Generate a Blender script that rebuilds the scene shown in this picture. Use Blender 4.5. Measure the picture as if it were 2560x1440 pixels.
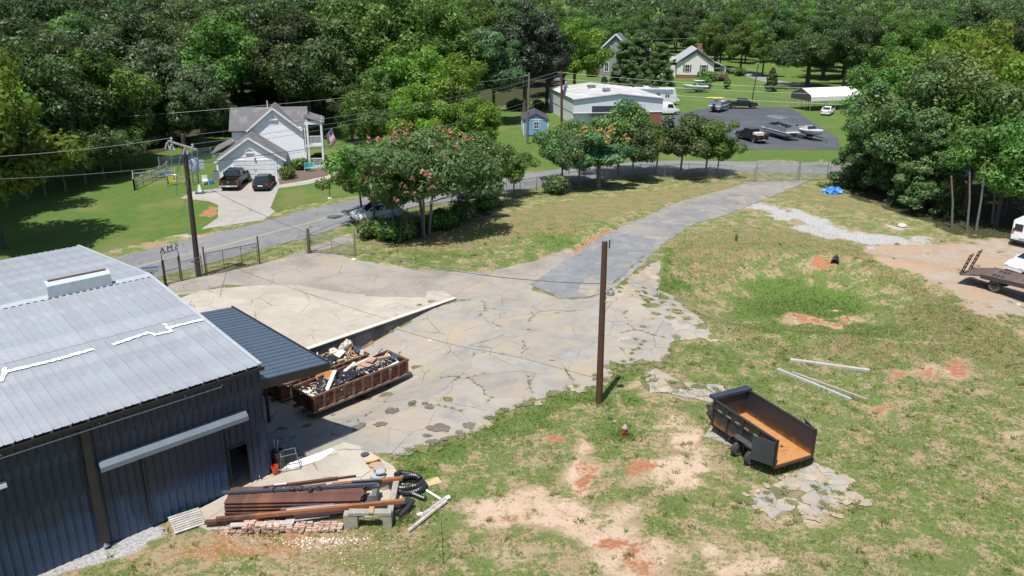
import bpy, bmesh, math, random
import numpy as np
from mathutils import Vector, Matrix, geometry
R = math.radians
rnd = random.Random(7)
rng = np.random.default_rng(11)
for o in list(bpy.data.objects): bpy.data.objects.remove(o)
sc = bpy.context.scene
COL = sc.collection

# ------------------------------------------------------------------ camera
CAM_H, FPX, PITCH, ROLL = 20.0, 2013.0, 0.347, 0.0092     # camera height (m), focal length and photo pixels are for a 2560 wide picture
cP, sP = math.cos(PITCH), math.sin(PITCH)
cR, sR = math.cos(ROLL), math.sin(ROLL)
cam = bpy.data.cameras.new('camera')
cam.sensor_width = 36.0
cam.lens = 36.0 * FPX / 2560.0
cam.clip_start, cam.clip_end = 0.5, 12000
camo = bpy.data.objects.new('camera', cam)
COL.objects.link(camo)
r0, d0, f0 = Vector((1, 0, 0)), Vector((0, -sP, -cP)), Vector((0, cP, -sP))
ax, ay = r0 * cR - d0 * sR, -(r0 * sR + d0 * cR)
camo.matrix_world = Matrix(((ax.x, ay.x, -f0.x, 0), (ax.y, ay.y, -f0.y, 0), (ax.z, ay.z, -f0.z, CAM_H), (0, 0, 0, 1)))
sc.camera = camo

# ------------------------------------------------------------------ sky and sun
SUN_EL, SUN_AZ = R(69), R(27)          # shadows fall away from the camera and to the right
world = bpy.data.worlds.new('World')
sc.world = world
world.use_nodes = True
wn = world.node_tree.nodes
sky = wn.new('ShaderNodeTexSky')
sky.sky_type = 'NISHITA'
sky.sun_disc = False
sky.sun_elevation = SUN_EL
sky.sun_rotation = math.pi + SUN_AZ
sky.altitude = 300
wn['Background'].inputs[1].default_value = 0.10
world.node_tree.links.new(sky.outputs[0], wn['Background'].inputs[0])
sun = bpy.data.lights.new('sun', 'SUN')
sun.energy = 4.6
sun.angle = R(0.53)
sun.color = (1.0, 0.965, 0.91)
suno = bpy.data.objects.new('sun', sun)
COL.objects.link(suno)
ldir = Vector((math.sin(SUN_AZ) * math.cos(SUN_EL), math.cos(SUN_AZ) * math.cos(SUN_EL), -math.sin(SUN_EL)))
suno.rotation_euler = ldir.to_track_quat('-Z', 'Y').to_euler()
suno.location = (-30, -40, 90)
vs = sc.view_settings
vs.view_transform, vs.look, vs.exposure, vs.gamma = 'Standard', 'None', 0.45, 1.0
vs.use_curve_mapping = False
sc.cycles.use_denoising = True
sc.cycles.max_bounces = 5
sc.cycles.diffuse_bounces = 2
sc.cycles.glossy_bounces = 2
sc.cycles.transmission_bounces = 3
sc.cycles.transparent_max_bounces = 12
sc.cycles.caustics_reflective = sc.cycles.caustics_refractive = False

# ------------------------------------------------------------------ terrain height
def smooth(t):
    t = np.clip(t, 0, 1)
    return t * t * (3 - 2 * t)
WA, WE = np.array([-4.0, 52.88]), np.array([-12.47, 43.76])       # retaining wall: tip and building end
wd = (WE - WA) / np.linalg.norm(WE - WA)
wq = np.array([-wd[1], wd[0]])
if wq[1] > 0: wq = -wq
def H(x, y):
    x = np.asarray(x, float); y = np.asarray(y, float)
    s = (x - WA[0]) * wd[0] + (y - WA[1]) * wd[1]
    q = (x - WA[0]) * wq[0] + (y - WA[1]) * wq[1]
    z = -1.35 * smooth(s / 11.5) * smooth((q + 0.75) / 0.45) * (1 - smooth((q - 4.5) / 6.5))
    # swale on the right
    ex, ey = (x - 21.0) / 11.5, (y - 55.5) / 8.5
    c, s2 = math.cos(-0.35), math.sin(-0.35)
    rr = np.sqrt((ex * c - ey * s2) ** 2 + (ex * s2 + ey * c) ** 2)
    z = z - 2.1 * (1 - smooth((rr - 0.42) / 0.62)) + 0.35 * np.exp(-((rr - 1.15) / 0.16) ** 2)
    # bank between drive and road
    z = z + 0.55 * np.exp(-(((x - 1) / 11) ** 2 + ((y - 73) / 6.5) ** 2))
    # rolling country behind
    z = z + 9.0 * smooth((y - 255) / 330) + 0.012 * np.clip(y - 600, 0, 900)
    z = z + 0.05 * np.sin(x * 0.35 + 1.3) * np.cos(y * 0.29) * smooth((y - 20) / 10)
    return z
def h1(x, y): return float(H(x, y))
def ray(px, py):
    a, b = px - 1280.0, py - 720.0
    u, v = (a * cR + b * sR) / FPX, (-a * sR + b * cR) / FPX
    return Vector((u, cP - v * sP, -(sP + v * cP)))
def G(px, py, z=None):
    """the place on the ground (or at height z) that the photo shows at a pixel"""
    d = ray(px, py)
    if z is not None:
        t = (z - CAM_H) / d.z
        return Vector((d.x * t, d.y * t, z))
    zz = 0.0
    for i in range(12):
        t = (zz - CAM_H) / d.z
        zz = zz * 0.4 + 0.6 * h1(d.x * t, d.y * t)
    return Vector((d.x * t, d.y * t, h1(d.x * t, d.y * t)))
def AT(px, py, Y):
    d = ray(px, py); t = Y / d.y
    return Vector((d.x * t, Y, CAM_H + d.z * t))
def topx(x, y, z):
    z = z - CAM_H
    d = y * cP - z * sP; up = y * sP + z * cP
    u, v = FPX * x / d, -FPX * up / d
    return 1280 + u * cR - v * sR, 720 + u * sR + v * cR

# ------------------------------------------------------------------ mesh helpers
class MB:
    def __init__(s): s.v = []; s.f = []; s.m = []; s.mi = 0
    def add(s, vs_, fs):
        n = len(s.v); s.v += [tuple(v) for v in vs_]
        for f in fs: s.f.append([n + i for i in f]); s.m.append(s.mi)
        return s
    def box(s, c, d, rz=0, M=None):
        x, y, z = d[0] / 2, d[1] / 2, d[2] / 2
        vs_ = [Vector(p) for p in ((-x,-y,-z),(x,-y,-z),(x,y,-z),(-x,y,-z),(-x,-y,z),(x,-y,z),(x,y,z),(-x,y,z))]
        if M is None: M = Matrix.Rotation(rz, 3, 'Z')
        vs_ = [M @ v + Vector(c) for v in vs_]
        return s.add(vs_, [(0,3,2,1),(4,5,6,7),(0,1,5,4),(1,2,6,5),(2,3,7,6),(3,0,4,7)])
    def bb(s, x0, x1, y0, y1, z0, z1): return s.box(((x0+x1)/2,(y0+y1)/2,(z0+z1)/2), (x1-x0,y1-y0,z1-z0))
    def bar(s, a, b, w, h=None, up=(0,0,1)):
        a, b = Vector(a), Vector(b); h = h or w
        d = (b - a); L = d.length; d.normalize()
        sd = d.cross(Vector(up))
        if sd.length < 1e-4: sd = d.cross(Vector((1,0,0)))
        sd.normalize(); u = sd.cross(d)
        M = Matrix((d, sd, u)).transposed()
        return s.box((a + b) / 2, (L, w, h), M=M)
    def tube(s, pts, r, n=6, cap=True, r2=None):
        pts = [Vector(p) for p in pts]; k = len(pts)
        rs = r if isinstance(r, (list, tuple)) else ([r] * k if r2 is None else [r + (r2 - r) * i / max(1, k - 1) for i in range(k)])
        base = len(s.v); prev = None
        for i, p in enumerate(pts):
            d = (pts[min(i + 1, k - 1)] - pts[max(i - 1, 0)]).normalized()
            if prev is None:
                a = d.cross(Vector((0, 0, 1)))
                if a.length < 1e-3: a = d.cross(Vector((1, 0, 0)))
            else: a = prev - d * prev.dot(d)
            a.normalize(); prev = a.copy(); b = d.cross(a)
            for j in range(n):
                t = 2 * math.pi * j / n
                s.v.append(tuple(p + (a * math.cos(t) + b * math.sin(t)) * rs[i]))
        for i in range(k - 1):
            for j in range(n):
                s.f.append([base + i*n + j, base + i*n + (j+1) % n, base + (i+1)*n + (j+1) % n, base + (i+1)*n + j]); s.m.append(s.mi)
        if cap:
            s.f.append([base + j for j in range(n)][::-1]); s.m.append(s.mi)
            s.f.append([base + (k-1)*n + j for j in range(n)]); s.m.append(s.mi)
        return s
    def lathe(s, prof, n=16, M=None):
        base = len(s.v); M = M or Matrix.Identity(4)
        for r, z in prof:
            for j in range(n):
                t = 2 * math.pi * j / n
                s.v.append(tuple(M @ Vector((r * math.cos(t), r * math.sin(t), z))))
        for i in range(len(prof) - 1):
            for j in range(n):
                s.f.append([base + i*n + j, base + i*n + (j+1) % n, base + (i+1)*n + (j+1) % n, base + (i+1)*n + j]); s.m.append(s.mi)
        s.f.append([base + j for j in range(n)][::-1]); s.m.append(s.mi)
        s.f.append([base + (len(prof)-1)*n + j for j in range(n)]); s.m.append(s.mi)
        return s
    def prism(s, poly, z0, z1):
        n = len(poly)
        vs_ = [(p[0], p[1], z0) for p in poly] + [(p[0], p[1], z1) for p in poly]
        return s.add(vs_, [tuple(range(n))[::-1], tuple(range(n, 2*n))] + [(i, (i+1) % n, n + (i+1) % n, n + i) for i in range(n)])
    def xprism(s, poly, x0, x1):      # polygon in (y,z) swept along x
        n = len(poly)
        vs_ = [(x0, p[0], p[1]) for p in poly] + [(x1, p[0], p[1]) for p in poly]
        return s.add(vs_, [tuple(range(n))[::-1], tuple(range(n, 2*n))] + [(i, (i+1) % n, n + (i+1) % n, n + i) for i in range(n)])
    def yprism(s, poly, y0, y1):      # polygon in (x,z) swept along y
        n = len(poly)
        vs_ = [(p[0], y0, p[1]) for p in poly] + [(p[0], y1, p[1]) for p in poly]
        return s.add(vs_, [tuple(range(n)), tuple(range(n, 2*n))[::-1]] + [(i, n + i, n + (i+1) % n, (i+1) % n) for i in range(n)])
    def loft(s, rings, cap=True):
        base = len(s.v); n = len(rings[0])
        for r in rings: s.v += [tuple(p) for p in r]
        for i in range(len(rings) - 1):
            for j in range(n):
                s.f.append([base + i*n + j, base + i*n + (j+1) % n, base + (i+1)*n + (j+1) % n, base + (i+1)*n + j]); s.m.append(s.mi)
        if cap:
            s.f.append([base + j for j in range(n)][::-1]); s.m.append(s.mi)
            s.f.append([base + (len(rings)-1)*n + j for j in range(n)]); s.m.append(s.mi)
        return s
    def quad(s, a, b, c, d): return s.add([a, b, c, d], [(0, 1, 2, 3)])
    def mesh(s, name, mats, smooth_=False):
        me = bpy.data.meshes.new(name)
        me.from_pydata(s.v, [], s.f)
        if not isinstance(mats, (list, tuple)): mats = [mats]
        for m in mats: me.materials.append(m)
        if len(mats) > 1: me.polygons.foreach_set('material_index', s.m)
        bm = bmesh.new(); bm.from_mesh(me); bmesh.ops.recalc_face_normals(bm, faces=bm.faces); bm.to_mesh(me); bm.free()
        if smooth_:
            me.polygons.foreach_set('use_smooth', [True] * len(me.polygons))
            me.set_sharp_from_angle(angle=R(38))
        me.update()
        return me
    def build(s, name, mats, parent=None, smooth_=False):
        return link(name, s.mesh(name, mats, smooth_), parent)
def link(name, me, parent=None):
    o = bpy.data.objects.new(name, me); COL.objects.link(o)
    if parent: o.parent = parent
    return o
def thing(name, label, cat, loc=(0, 0, 0), rz=0, group=None):
    o = bpy.data.objects.new(name, None); o.empty_display_size = 0.3
    COL.objects.link(o); o.location = loc; o.rotation_euler = (0, 0, rz)
    return tag(o, label, cat, group)
def tag(o, label, cat, group=None):
    o['label'] = label; o['category'] = cat; o['kind'] = 'thing'
    if group: o['group'] = group
    return o
def struct(o, kind='structure'): o['kind'] = kind; return o
def dup(root, loc, rz, label=None, group=None, sc_=1.0):
    r = root.copy(); COL.objects.link(r); r.location = loc; r.rotation_euler = (0, 0, rz)
    r.scale = (sc_,) * 3 if not isinstance(sc_, tuple) else sc_
    if label: r['label'] = label
    if group: r['group'] = group
    for ch in list(root.children):
        c = ch.copy(); COL.objects.link(c); c.parent = r
        for g in list(ch.children):
            d = g.copy(); COL.objects.link(d); d.parent = c
    return r

# ------------------------------------------------------------------ materials
def nodes(name):
    m = bpy.data.materials.new(name); m.use_nodes = True
    nt = m.node_tree; return m, nt, nt.nodes, nt.links, nt.nodes['Principled BSDF']
def N(nt, typ, **kw):
    n = nt.nodes.new(typ)
    for k, v in kw.items(): setattr(n, k, v)
    return n
def ramp(nt, fac, stops):
    n = nt.nodes.new('ShaderNodeValToRGB')
    e = n.color_ramp.elements
    while len(e) < len(stops): e.new(0.5)
    for i, (p, c) in enumerate(stops):
        e[i].position = p; e[i].color = (*c, 1) if len(c) == 3 else c
    if fac is not None: nt.links.new(fac, n.inputs[0])
    return n
def noise(nt, scale, detail=5, rough=0.6, coord=None, dist=0.0):
    n = nt.nodes.new('ShaderNodeTexNoise')
    n.inputs['Scale'].default_value = scale; n.inputs['Detail'].default_value = detail; n.inputs['Roughness'].default_value = rough
    n.inputs['Distortion'].default_value = dist
    if coord is not None: nt.links.new(coord, n.inputs['Vector'])
    return n
def mix(nt, fac, a, b, typ='MIX'):
    n = nt.nodes.new('ShaderNodeMix'); n.data_type = 'RGBA'; n.blend_type = typ
    for s_, v in ((n.inputs[0], fac), (n.inputs[6], a), (n.inputs[7], b)):
        if isinstance(v, (int, float)): s_.default_value = v
        elif isinstance(v, tuple): s_.default_value = (*v, 1) if len(v) == 3 else v
        else: nt.links.new(v, s_)
    return n.outputs[2]
def math_(nt, op, a, b=None, c=None):
    n = nt.nodes.new('ShaderNodeMath'); n.operation = op
    for i, v in enumerate((a, b, c)):
        if v is None: continue
        if isinstance(v, (int, float)): n.inputs[i].default_value = v
        else: nt.links.new(v, n.inputs[i])
    return n.outputs[0]
def bump(nt, bsdf, h, st, dist=0.02):
    b = nt.nodes.new('ShaderNodeBump'); b.inputs['Strength'].default_value = st; b.inputs['Distance'].default_value = dist
    nt.links.new(h, b.inputs['Height']); nt.links.new(b.outputs[0], bsdf.inputs['Normal'])
MATS = {}
def pm(name, c, rough=0.7, metal=0.0, c2=None, sc_=3.0, amt=0.5, bmp=0.0, c3=None, sc3=0.7, spec=0.5, rand=0.0, stretch=None):
    """weathered surface: base colour broken up by two noises, relief and a little per-object difference"""
    if name in MATS: return MATS[name]
    m, nt, nd, lk, b = nodes(name)
    tc = N(nt, 'ShaderNodeTexCoord'); co = tc.outputs['Object']
    if stretch:
        mp = N(nt, 'ShaderNodeMapping'); mp.inputs['Scale'].default_value = stretch
        lk.new(co, mp.inputs[0]); co = mp.outputs[0]
    n1 = noise(nt, sc_, 6, 0.65, co)
    c2 = c2 or tuple(x * 0.7 for x in c)
    f1 = ramp(nt, n1.outputs[0], [(0.5 - 0.35 * amt, (0, 0, 0)), (0.5 + 0.35 * amt, (1, 1, 1))]).outputs[0]
    col = mix(nt, f1, c, c2)
    if c3:
        n2 = noise(nt, sc3, 4, 0.6, co)
        col = mix(nt, ramp(nt, n2.outputs[0], [(0.5, (0, 0, 0)), (0.64, (1, 1, 1))]).outputs[0], col, c3)
    if rand:
        oi = N(nt, 'ShaderNodeObjectInfo')
        hv = N(nt, 'ShaderNodeHueSaturation')
        lk.new(math_(nt, 'MULTIPLY_ADD', oi.outputs['Random'], rand, 1 - rand / 2), hv.inputs['Value'])
        lk.new(col, hv.inputs['Color']); col = hv.outputs[0]
    lk.new(col, b.inputs['Base Color'])
    b.inputs['Roughness'].default_value = rough; b.inputs['Metallic'].default_value = metal
    b.inputs['Specular IOR Level'].default_value = spec
    if bmp: bump(nt, b, n1.outputs[0], bmp)
    MATS[name] = m
    return m
def leafmat(name, ca, cb, trans=0.3, hue=0.03, val=0.6):
    m, nt, nd, lk, b = nodes(name)
    at = N(nt, 'ShaderNodeAttribute', attribute_name='tint')
    oi = N(nt, 'ShaderNodeObjectInfo')
    col = mix(nt, at.outputs['Fac'], ca, cb)
    hv = N(nt, 'ShaderNodeHueSaturation')
    lk.new(math_(nt, 'MULTIPLY_ADD', oi.outputs['Random'], hue * 2, 0.5 - hue), hv.inputs['Hue'])
    lk.new(math_(nt, 'MULTIPLY_ADD', oi.outputs['Random'], val, 1 - val / 2), hv.inputs['Value'])
    lk.new(col, hv.inputs['Color'])
    lk.new(hv.outputs[0], b.inputs['Base Color'])
    b.inputs['Roughness'].default_value = 0.5; b.inputs['Specular IOR Level'].default_value = 0.35
    tr = N(nt, 'ShaderNodeBsdfTranslucent'); 
    lk.new(mix(nt, 1.0, hv.outputs[0], (1.5, 1.7, 0.6), 'MULTIPLY'), tr.inputs[0])
    mx = N(nt, 'ShaderNodeMixShader'); mx.inputs[0].default_value = trans
    lk.new(b.outputs[0], mx.inputs[1]); lk.new(tr.outputs[0], mx.inputs[2])
    lk.new(mx.outputs[0], nt.nodes['Material Output'].inputs[0])
    return m
def chainmat(name, c, cell, wire):
    m, nt, nd, lk, b = nodes(name)
    tc = N(nt, 'ShaderNodeTexCoord'); sx = N(nt, 'ShaderNodeSeparateXYZ'); lk.new(tc.outputs['UV'], sx.inputs[0])
    k = 1.0 / cell
    out = None
    for sg in (1, -1):
        t = math_(nt, 'MULTIPLY', math_(nt, 'MULTIPLY_ADD', sx.outputs[1], sg, sx.outputs[0]), k)
        f = math_(nt, 'LESS_THAN', math_(nt, 'FRACT', t), wire)
        out = f if out is None else math_(nt, 'MAXIMUM', out, f)
    b.inputs['Base Color'].default_value = (*c, 1); b.inputs['Metallic'].default_value = 0.6; b.inputs['Roughness'].default_value = 0.5
    tr = N(nt, 'ShaderNodeBsdfTransparent'); mx = N(nt, 'ShaderNodeMixShader')
    lk.new(out, mx.inputs[0]); lk.new(tr.outputs[0], mx.inputs[1]); lk.new(b.outputs[0], mx.inputs[2])
    lk.new(mx.outputs[0], nt.nodes['Material Output'].inputs[0])
    return m
M_wood = pm('weathered wood', (0.40, 0.35, 0.28), 0.85, c2=(0.24, 0.20, 0.16), sc_=4, bmp=0.3, stretch=(1, 12, 12), rand=0.25)
M_greywood = pm('grey timber', (0.45, 0.42, 0.38), 0.85, c2=(0.30, 0.27, 0.24), sc_=4, bmp=0.3, rand=0.3)
M_polewood = pm('creosote pole', (0.105, 0.045, 0.022), 0.85, c2=(0.055, 0.028, 0.017), sc_=5, bmp=0.5, stretch=(3, 3, 0.5))
M_poledark = pm('dark old pole', (0.060, 0.042, 0.034), 0.9, c2=(0.03, 0.022, 0.018), sc_=5, bmp=0.5, stretch=(3, 3, 0.5))
M_polegrey = pm('grey old pole', (0.21, 0.19, 0.165), 0.9, c2=(0.12, 0.11, 0.09), sc_=5, bmp=0.5, stretch=(3, 3, 0.5))
M_galv = pm('galvanised steel', (0.50, 0.51, 0.52), 0.45, 0.7, c2=(0.36, 0.37, 0.38), sc_=6)
M_galvdull = pm('dull galvanised pipe', (0.24, 0.245, 0.24), 0.6, 0.4, c2=(0.15, 0.14, 0.13), sc_=6)
M_rustpipe = pm('rusty pipe', (0.11, 0.07, 0.05), 0.85, 0.2, c2=(0.06, 0.05, 0.045), sc_=9)
M_blackmetal = pm('black painted steel', (0.018, 0.018, 0.021), 0.45, 0.0, c2=(0.035, 0.033, 0.032), sc_=4)
M_rubber = pm('tyre rubber', (0.022, 0.022, 0.022), 0.85, c2=(0.05, 0.045, 0.04), sc_=6)
M_rim = pm('alloy rim', (0.62, 0.63, 0.64), 0.35, 0.25, c2=(0.5, 0.5, 0.5), sc_=6)
M_glass = pm('dark car glass', (0.012, 0.016, 0.02), 0.06, 0, c2=(0.02, 0.025, 0.03), sc_=1, spec=0.8)
M_chrome = pm('chrome', (0.75, 0.76, 0.78), 0.15, 1.0, c2=(0.6, 0.6, 0.62), sc_=3)
M_red = pm('red lamp lens', (0.45, 0.015, 0.015), 0.25, c2=(0.3, 0.01, 0.01))
M_white = pm('white paint', (0.80, 0.80, 0.79), 0.5, c2=(0.70, 0.70, 0.69), sc_=2)
M_plastic_w = pm('white plastic', (0.78, 0.78, 0.76), 0.4, c2=(0.68, 0.67, 0.64), sc_=5)
M_wire = pm('cable', (0.10, 0.10, 0.105), 0.6, c2=(0.07, 0.07, 0.07))
M_wirel = pm('bare aluminium wire', (0.30, 0.31, 0.33), 0.5, 0.5, c2=(0.24, 0.24, 0.26))

# ------------------------------------------------------------------ ground sheet
def steps(*seg):
    out = []
    for a, b, s_ in seg: out.append(np.arange(a, b, s_))
    return np.concatenate(out)
gx = np.concatenate([-np.geomspace(4000, 165, 12), steps((-160, -45, 1.5), (-45, 50, 0.25), (50, 120, 1.0), (120, 162, 2.0)), np.geomspace(165, 4000, 12)])
gy = np.concatenate([steps((8, 80, 0.25), (80, 130, 0.5), (130, 300, 2.0)), np.geomspace(300, 5000, 26)])
XX, YY = np.meshgrid(gx, gy)
ZZ = H(XX, YY)
PX, PY = topx(XX, YY, ZZ)
warpm = (XX > -46) & (XX < 62) & (YY < 112)
from mathutils import noise as mn
def fbm(X, Y, f, seed):
    return np.array([mn.noise(Vector((a * f, b * f, seed))) + .5 * mn.noise(Vector((a * f * 2.3, b * f * 2.3, seed + 5))) + .25 * mn.noise(Vector((a * f * 5.1, b * f * 5.1, seed + 9))) for a, b in zip(X, Y)])
wx_, wy_ = np.zeros(XX.shape), np.zeros(XX.shape)
pscale = FPX / np.hypot(YY, CAM_H)
wx_[warpm] = fbm(XX[warpm], YY[warpm], .45, 2.0); wy_[warpm] = fbm(XX[warpm], YY[warpm], .45, 33.0)
PX, PY = PX + wx_ * 1.25 * pscale, PY + wy_ * 0.55 * pscale
def ell(cx, cy, rx, ry, w=1.0, ang=0.0):
    dx, dy = PX - cx, PY - cy
    c, s_ = math.cos(R(ang)), math.sin(R(ang))
    r = np.sqrt(((dx * c + dy * s_) / rx) ** 2 + ((-dx * s_ + dy * c) / ry) ** 2)
    return w * smooth((1.75 - r) / 1.5)
def sdpoly(pts):
    ins = np.zeros(PX.shape, bool); d = np.full(PX.shape, 1e9)
    n = len(pts)
    for i in range(n):
        (x0, y0), (x1, y1) = pts[i], pts[(i + 1) % n]
        cond = (y0 > PY) != (y1 > PY)
        with np.errstate(divide='ignore', invalid='ignore'):
            xi = (x1 - x0) * (PY - y0) / ((y1 - y0) if y1 != y0 else 1e-9) + x0
        ins ^= cond & (PX < xi)
        ex, ey = x1 - x0, y1 - y0
        t = np.clip(((PX - x0) * ex + (PY - y0) * ey) / (ex * ex + ey * ey + 1e-9), 0, 1)
        d = np.minimum(d, np.hypot(PX - x0 - t * ex, PY - y0 - t * ey))
    return np.where(ins, d, -d)
def area(pts, soft=14, w=1.0): return w * smooth(sdpoly(pts) / (2 * soft) + 0.5)
def put(m, *ms):
    for k in ms: m = np.maximum(m, k)
    return m
near = PY > 440
grass = np.full(PX.shape, 0.64); sand = np.zeros(PX.shape); clay = np.zeros(PX.shape); gravel = np.zeros(PX.shape); brown = np.zeros(PX.shape); lawn = np.zeros(PX.shape)
# mown lawns beyond the road
lawn = put(lawn, area([(-900, 330), (590, 300), (900, 250), (1400, 200), (2600, 150), (2600, 410), (1840, 402), (1350, 430), (1000, 460), (870, 488), (690, 528), (500, 580), (250, 630), (-900, 900)], 6))
lawn[PY < 330] = 1.0
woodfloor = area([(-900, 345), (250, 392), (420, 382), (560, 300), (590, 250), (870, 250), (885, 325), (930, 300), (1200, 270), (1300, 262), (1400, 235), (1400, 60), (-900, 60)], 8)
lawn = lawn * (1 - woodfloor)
# lush green streaks in the yard
GREEN = [(1040,1190,70,45,1),(1130,1130,110,45,1),(1250,1085,110,40,.95),(1330,1040,90,35,1),(1440,985,130,35,1),(1540,955,60,26,1),(1580,1000,60,40,.9),(1570,1085,80,45,.95),
 (1450,1140,60,40,.8),(1500,1110,40,30,.8),(1090,640,120,16,.95),(1230,630,60,20,.7),(1400,600,90,26,1),(1480,560,60,16,.85),(1330,640,70,12,.8),(1060,655,120,10,.8),
 (1660,640,26,40,.95),(1680,720,50,40,1),(1740,800,60,40,.85),(1800,900,110,40,.85),(1740,870,50,22,.9),(1880,960,80,30,.8),(2010,770,190,70,1.25),(2150,830,120,30,1.0),(1950,720,120,40,1.0),(1900,830,60,22,.8),
 (2300,1200,120,60,.75),(2200,1120,90,50,.72),(2420,1250,90,60,.7),(2150,1060,60,30,.7),(1700,1250,60,30,.9),(1660,1330,80,50,.85),(1760,1330,40,30,.8),(1610,1230,40,30,.8),
 (1900,1330,120,30,.7),(2050,1370,110,40,.6),(1060,1230,50,30,.85),(1110,1280,60,30,.65),(1180,1340,60,30,.55),(560,738,40,10,.7),(620,705,30,7,.6),(1430,1020,60,20,.9),(1580,930,45,16,.9),
 (2070,1180,40,26,.75),(1870,1020,30,30,.7),(2260,740,40,16,.55),(1560,1260,50,25,.6),(1440,1350,50,25,.5),(1300,1210,60,30,.65)]
for e in GREEN: grass = np.maximum(grass, ell(*e[:4], e[4]))
# bare sand and clay
SAND = [(1230,1265,75,28,.9),(1310,1240,70,26,.75),(1330,1290,110,34,.9),(1440,1285,120,40,.85),(1500,1335,110,45,.85),(1600,1395,130,45,.9),(1690,1190,85,45,1),(1640,1160,55,30,.85),(1700,1095,45,40,.95),
 (1680,1060,40,24,.8),(1730,1135,45,24,.8),(1460,1190,46,60,.85),(1440,1120,22,36,.7),(1560,1420,120,30,.9),(1800,1375,55,28,.75),(1850,1420,70,26,.85),(1210,1300,60,24,.7),(1290,1395,90,26,.55),(1480,1410,80,28,.65),
 (1400,1240,70,26,.7),(1540,1290,60,30,.7),(2060,800,120,13,.8),(2310,930,45,18,.6),(2390,925,40,16,.6),(2240,1030,30,16,.5),(2270,995,24,10,.5),(2550,1095,26,22,.6),(2090,772,18,6,.9),(1900,1240,45,30,.75),
 (2000,1265,110,45,.75),(2090,1240,40,34,.7),(1560,1195,40,24,.5),(1740,800,40,46,.5),(1690,770,28,34,.55),(1600,960,50,14,.6),(1680,985,40,18,.5),(1450,1015,40,12,.6),(1110,1200,16,9,.6),(2480,970,24,12,.4),
 (1350,1160,60,24,.35),(1120,760,30,18,.4),(1000,1150,50,18,.55),(2060,1300,70,18,.6)]
for e in SAND: sand = np.maximum(sand, ell(e[0], e[1], e[2] * 1.05, e[3], e[4] * .80))
CLAY = [(1388,1099,20,10,1),(1450,1110,16,26,.6),(1590,1163,40,16,.75),(1520,1355,38,22,.8),(1590,1400,70,28,.55),(1290,1345,18,9,.8),(2230,940,24,12,.85),(2310,935,30,12,.7),(2400,915,40,14,.7),(2240,1028,20,9,.7),(2050,800,110,9,.75),
 (2056,662,34,11,1.0),(600,1370,260,45,.55),(760,1340,110,30,.55),(350,1400,120,30,.4),(830,1400,160,40,.35),(1000,1310,26,12,.6),(620,1330,80,16,.6),(535,525,14,14,.9),(500,585,16,8,.9),(430,612,120,6,.5),(1540,655,220,8,.0),
 (1110,600,22,8,.6),(1130,575,36,6,.4),(1000,1408,40,14,.4),(2285,1160,14,8,.5),(1710,1400,16,8,.5),(2440,640,300,14,.5),(1640,560,80,10,.25)]
CLAY += [(1470,1180,30,50,.6),(1560,1380,90,30,.5),(1420,1300,60,18,.4),(1640,1420,70,22,.5),(2330,945,60,18,.5),(1250,1290,50,16,.4)]
for e in CLAY: clay = np.maximum(clay, ell(*e[:4], e[4] * 1.1))
clay = put(clay, 0.85 * area([(1180, 690), (1320, 660), (1440, 610), (1560, 560), (1640, 540), (1700, 545), (1560, 600), (1400, 660), (1330, 700)], 8) * 0.7)
gravel = put(gravel, area([(60, 1440), (270, 1345), (420, 1290), (440, 1310), (330, 1370), (150, 1440)], 9), area([(1835, 512), (1900, 505), (2030, 535), (2130, 580), (2260, 595), (2330, 602), (2180, 618), (2100, 590), (1960, 545)], 10, 1.0),
             area([(1960, 565), (2040, 565), (2120, 595), (2060, 598)], 8, .8), ell(1090, 800, 26, 14, .9), ell(480, 590, 60, 6, .7), ell(650, 700, 26, 6, .6), ell(1245, 345, 30, 10, .9), ell(2240, 568, 30, 6, .9), ell(1000, 870, 50, 14, .5))
# packed dirt pad under the trucks, bank of dried cuttings round the swale, litter under trees
brown = put(brown, area([(2170, 618), (2330, 605), (2600, 600), (2600, 790), (2450, 790), (2380, 720), (2280, 680)], 12, 1.0))
straw = np.zeros(PX.shape)
straw = put(straw, area([(1650, 590), (1850, 560), (2050, 570), (2160, 620), (2260, 690), (2450, 790), (2560, 830), (2560, 960), (2420, 890), (2300, 850), (2260, 740), (2100, 640), (1900, 640), (1780, 700), (1690, 660)], 26, 1.0),
            area([(1800, 800), (1950, 850), (2250, 850), (2450, 880), (2350, 900), (2000, 895), (1850, 870)], 14, .9),
            area([(1000, 560), (1250, 530), (1450, 495), (1700, 465), (1880, 450), (1880, 470), (1700, 500), (1500, 555), (1380, 600), (1250, 610), (1000, 640), (900, 600)], 12, 1.0), ell(2100, 500, 160, 30, .9, 10), woodfloor, area([(2090, 480), (2200, 520), (2400, 590), (2700, 610), (2700, 420), (2100, 440)], 10),
            area([(860, 1340), (1100, 1290), (1150, 1440), (700, 1440)], 30, .5), ell(1960, 1400, 200, 40, .4), ell(2400, 1100, 140, 120, .35))
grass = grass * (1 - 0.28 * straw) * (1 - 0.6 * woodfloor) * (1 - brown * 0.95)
grass = grass * (1 - np.minimum(1, 0.80 * sand)) * (1 - 0.85 * clay) * (1 - 0.9 * gravel)
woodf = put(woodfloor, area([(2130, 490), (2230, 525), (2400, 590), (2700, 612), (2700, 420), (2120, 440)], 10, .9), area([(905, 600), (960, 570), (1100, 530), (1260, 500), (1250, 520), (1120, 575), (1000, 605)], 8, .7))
xp = np.where(PY > 440, 1, 0)
lawnx = lawn * (1 - clay)
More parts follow.
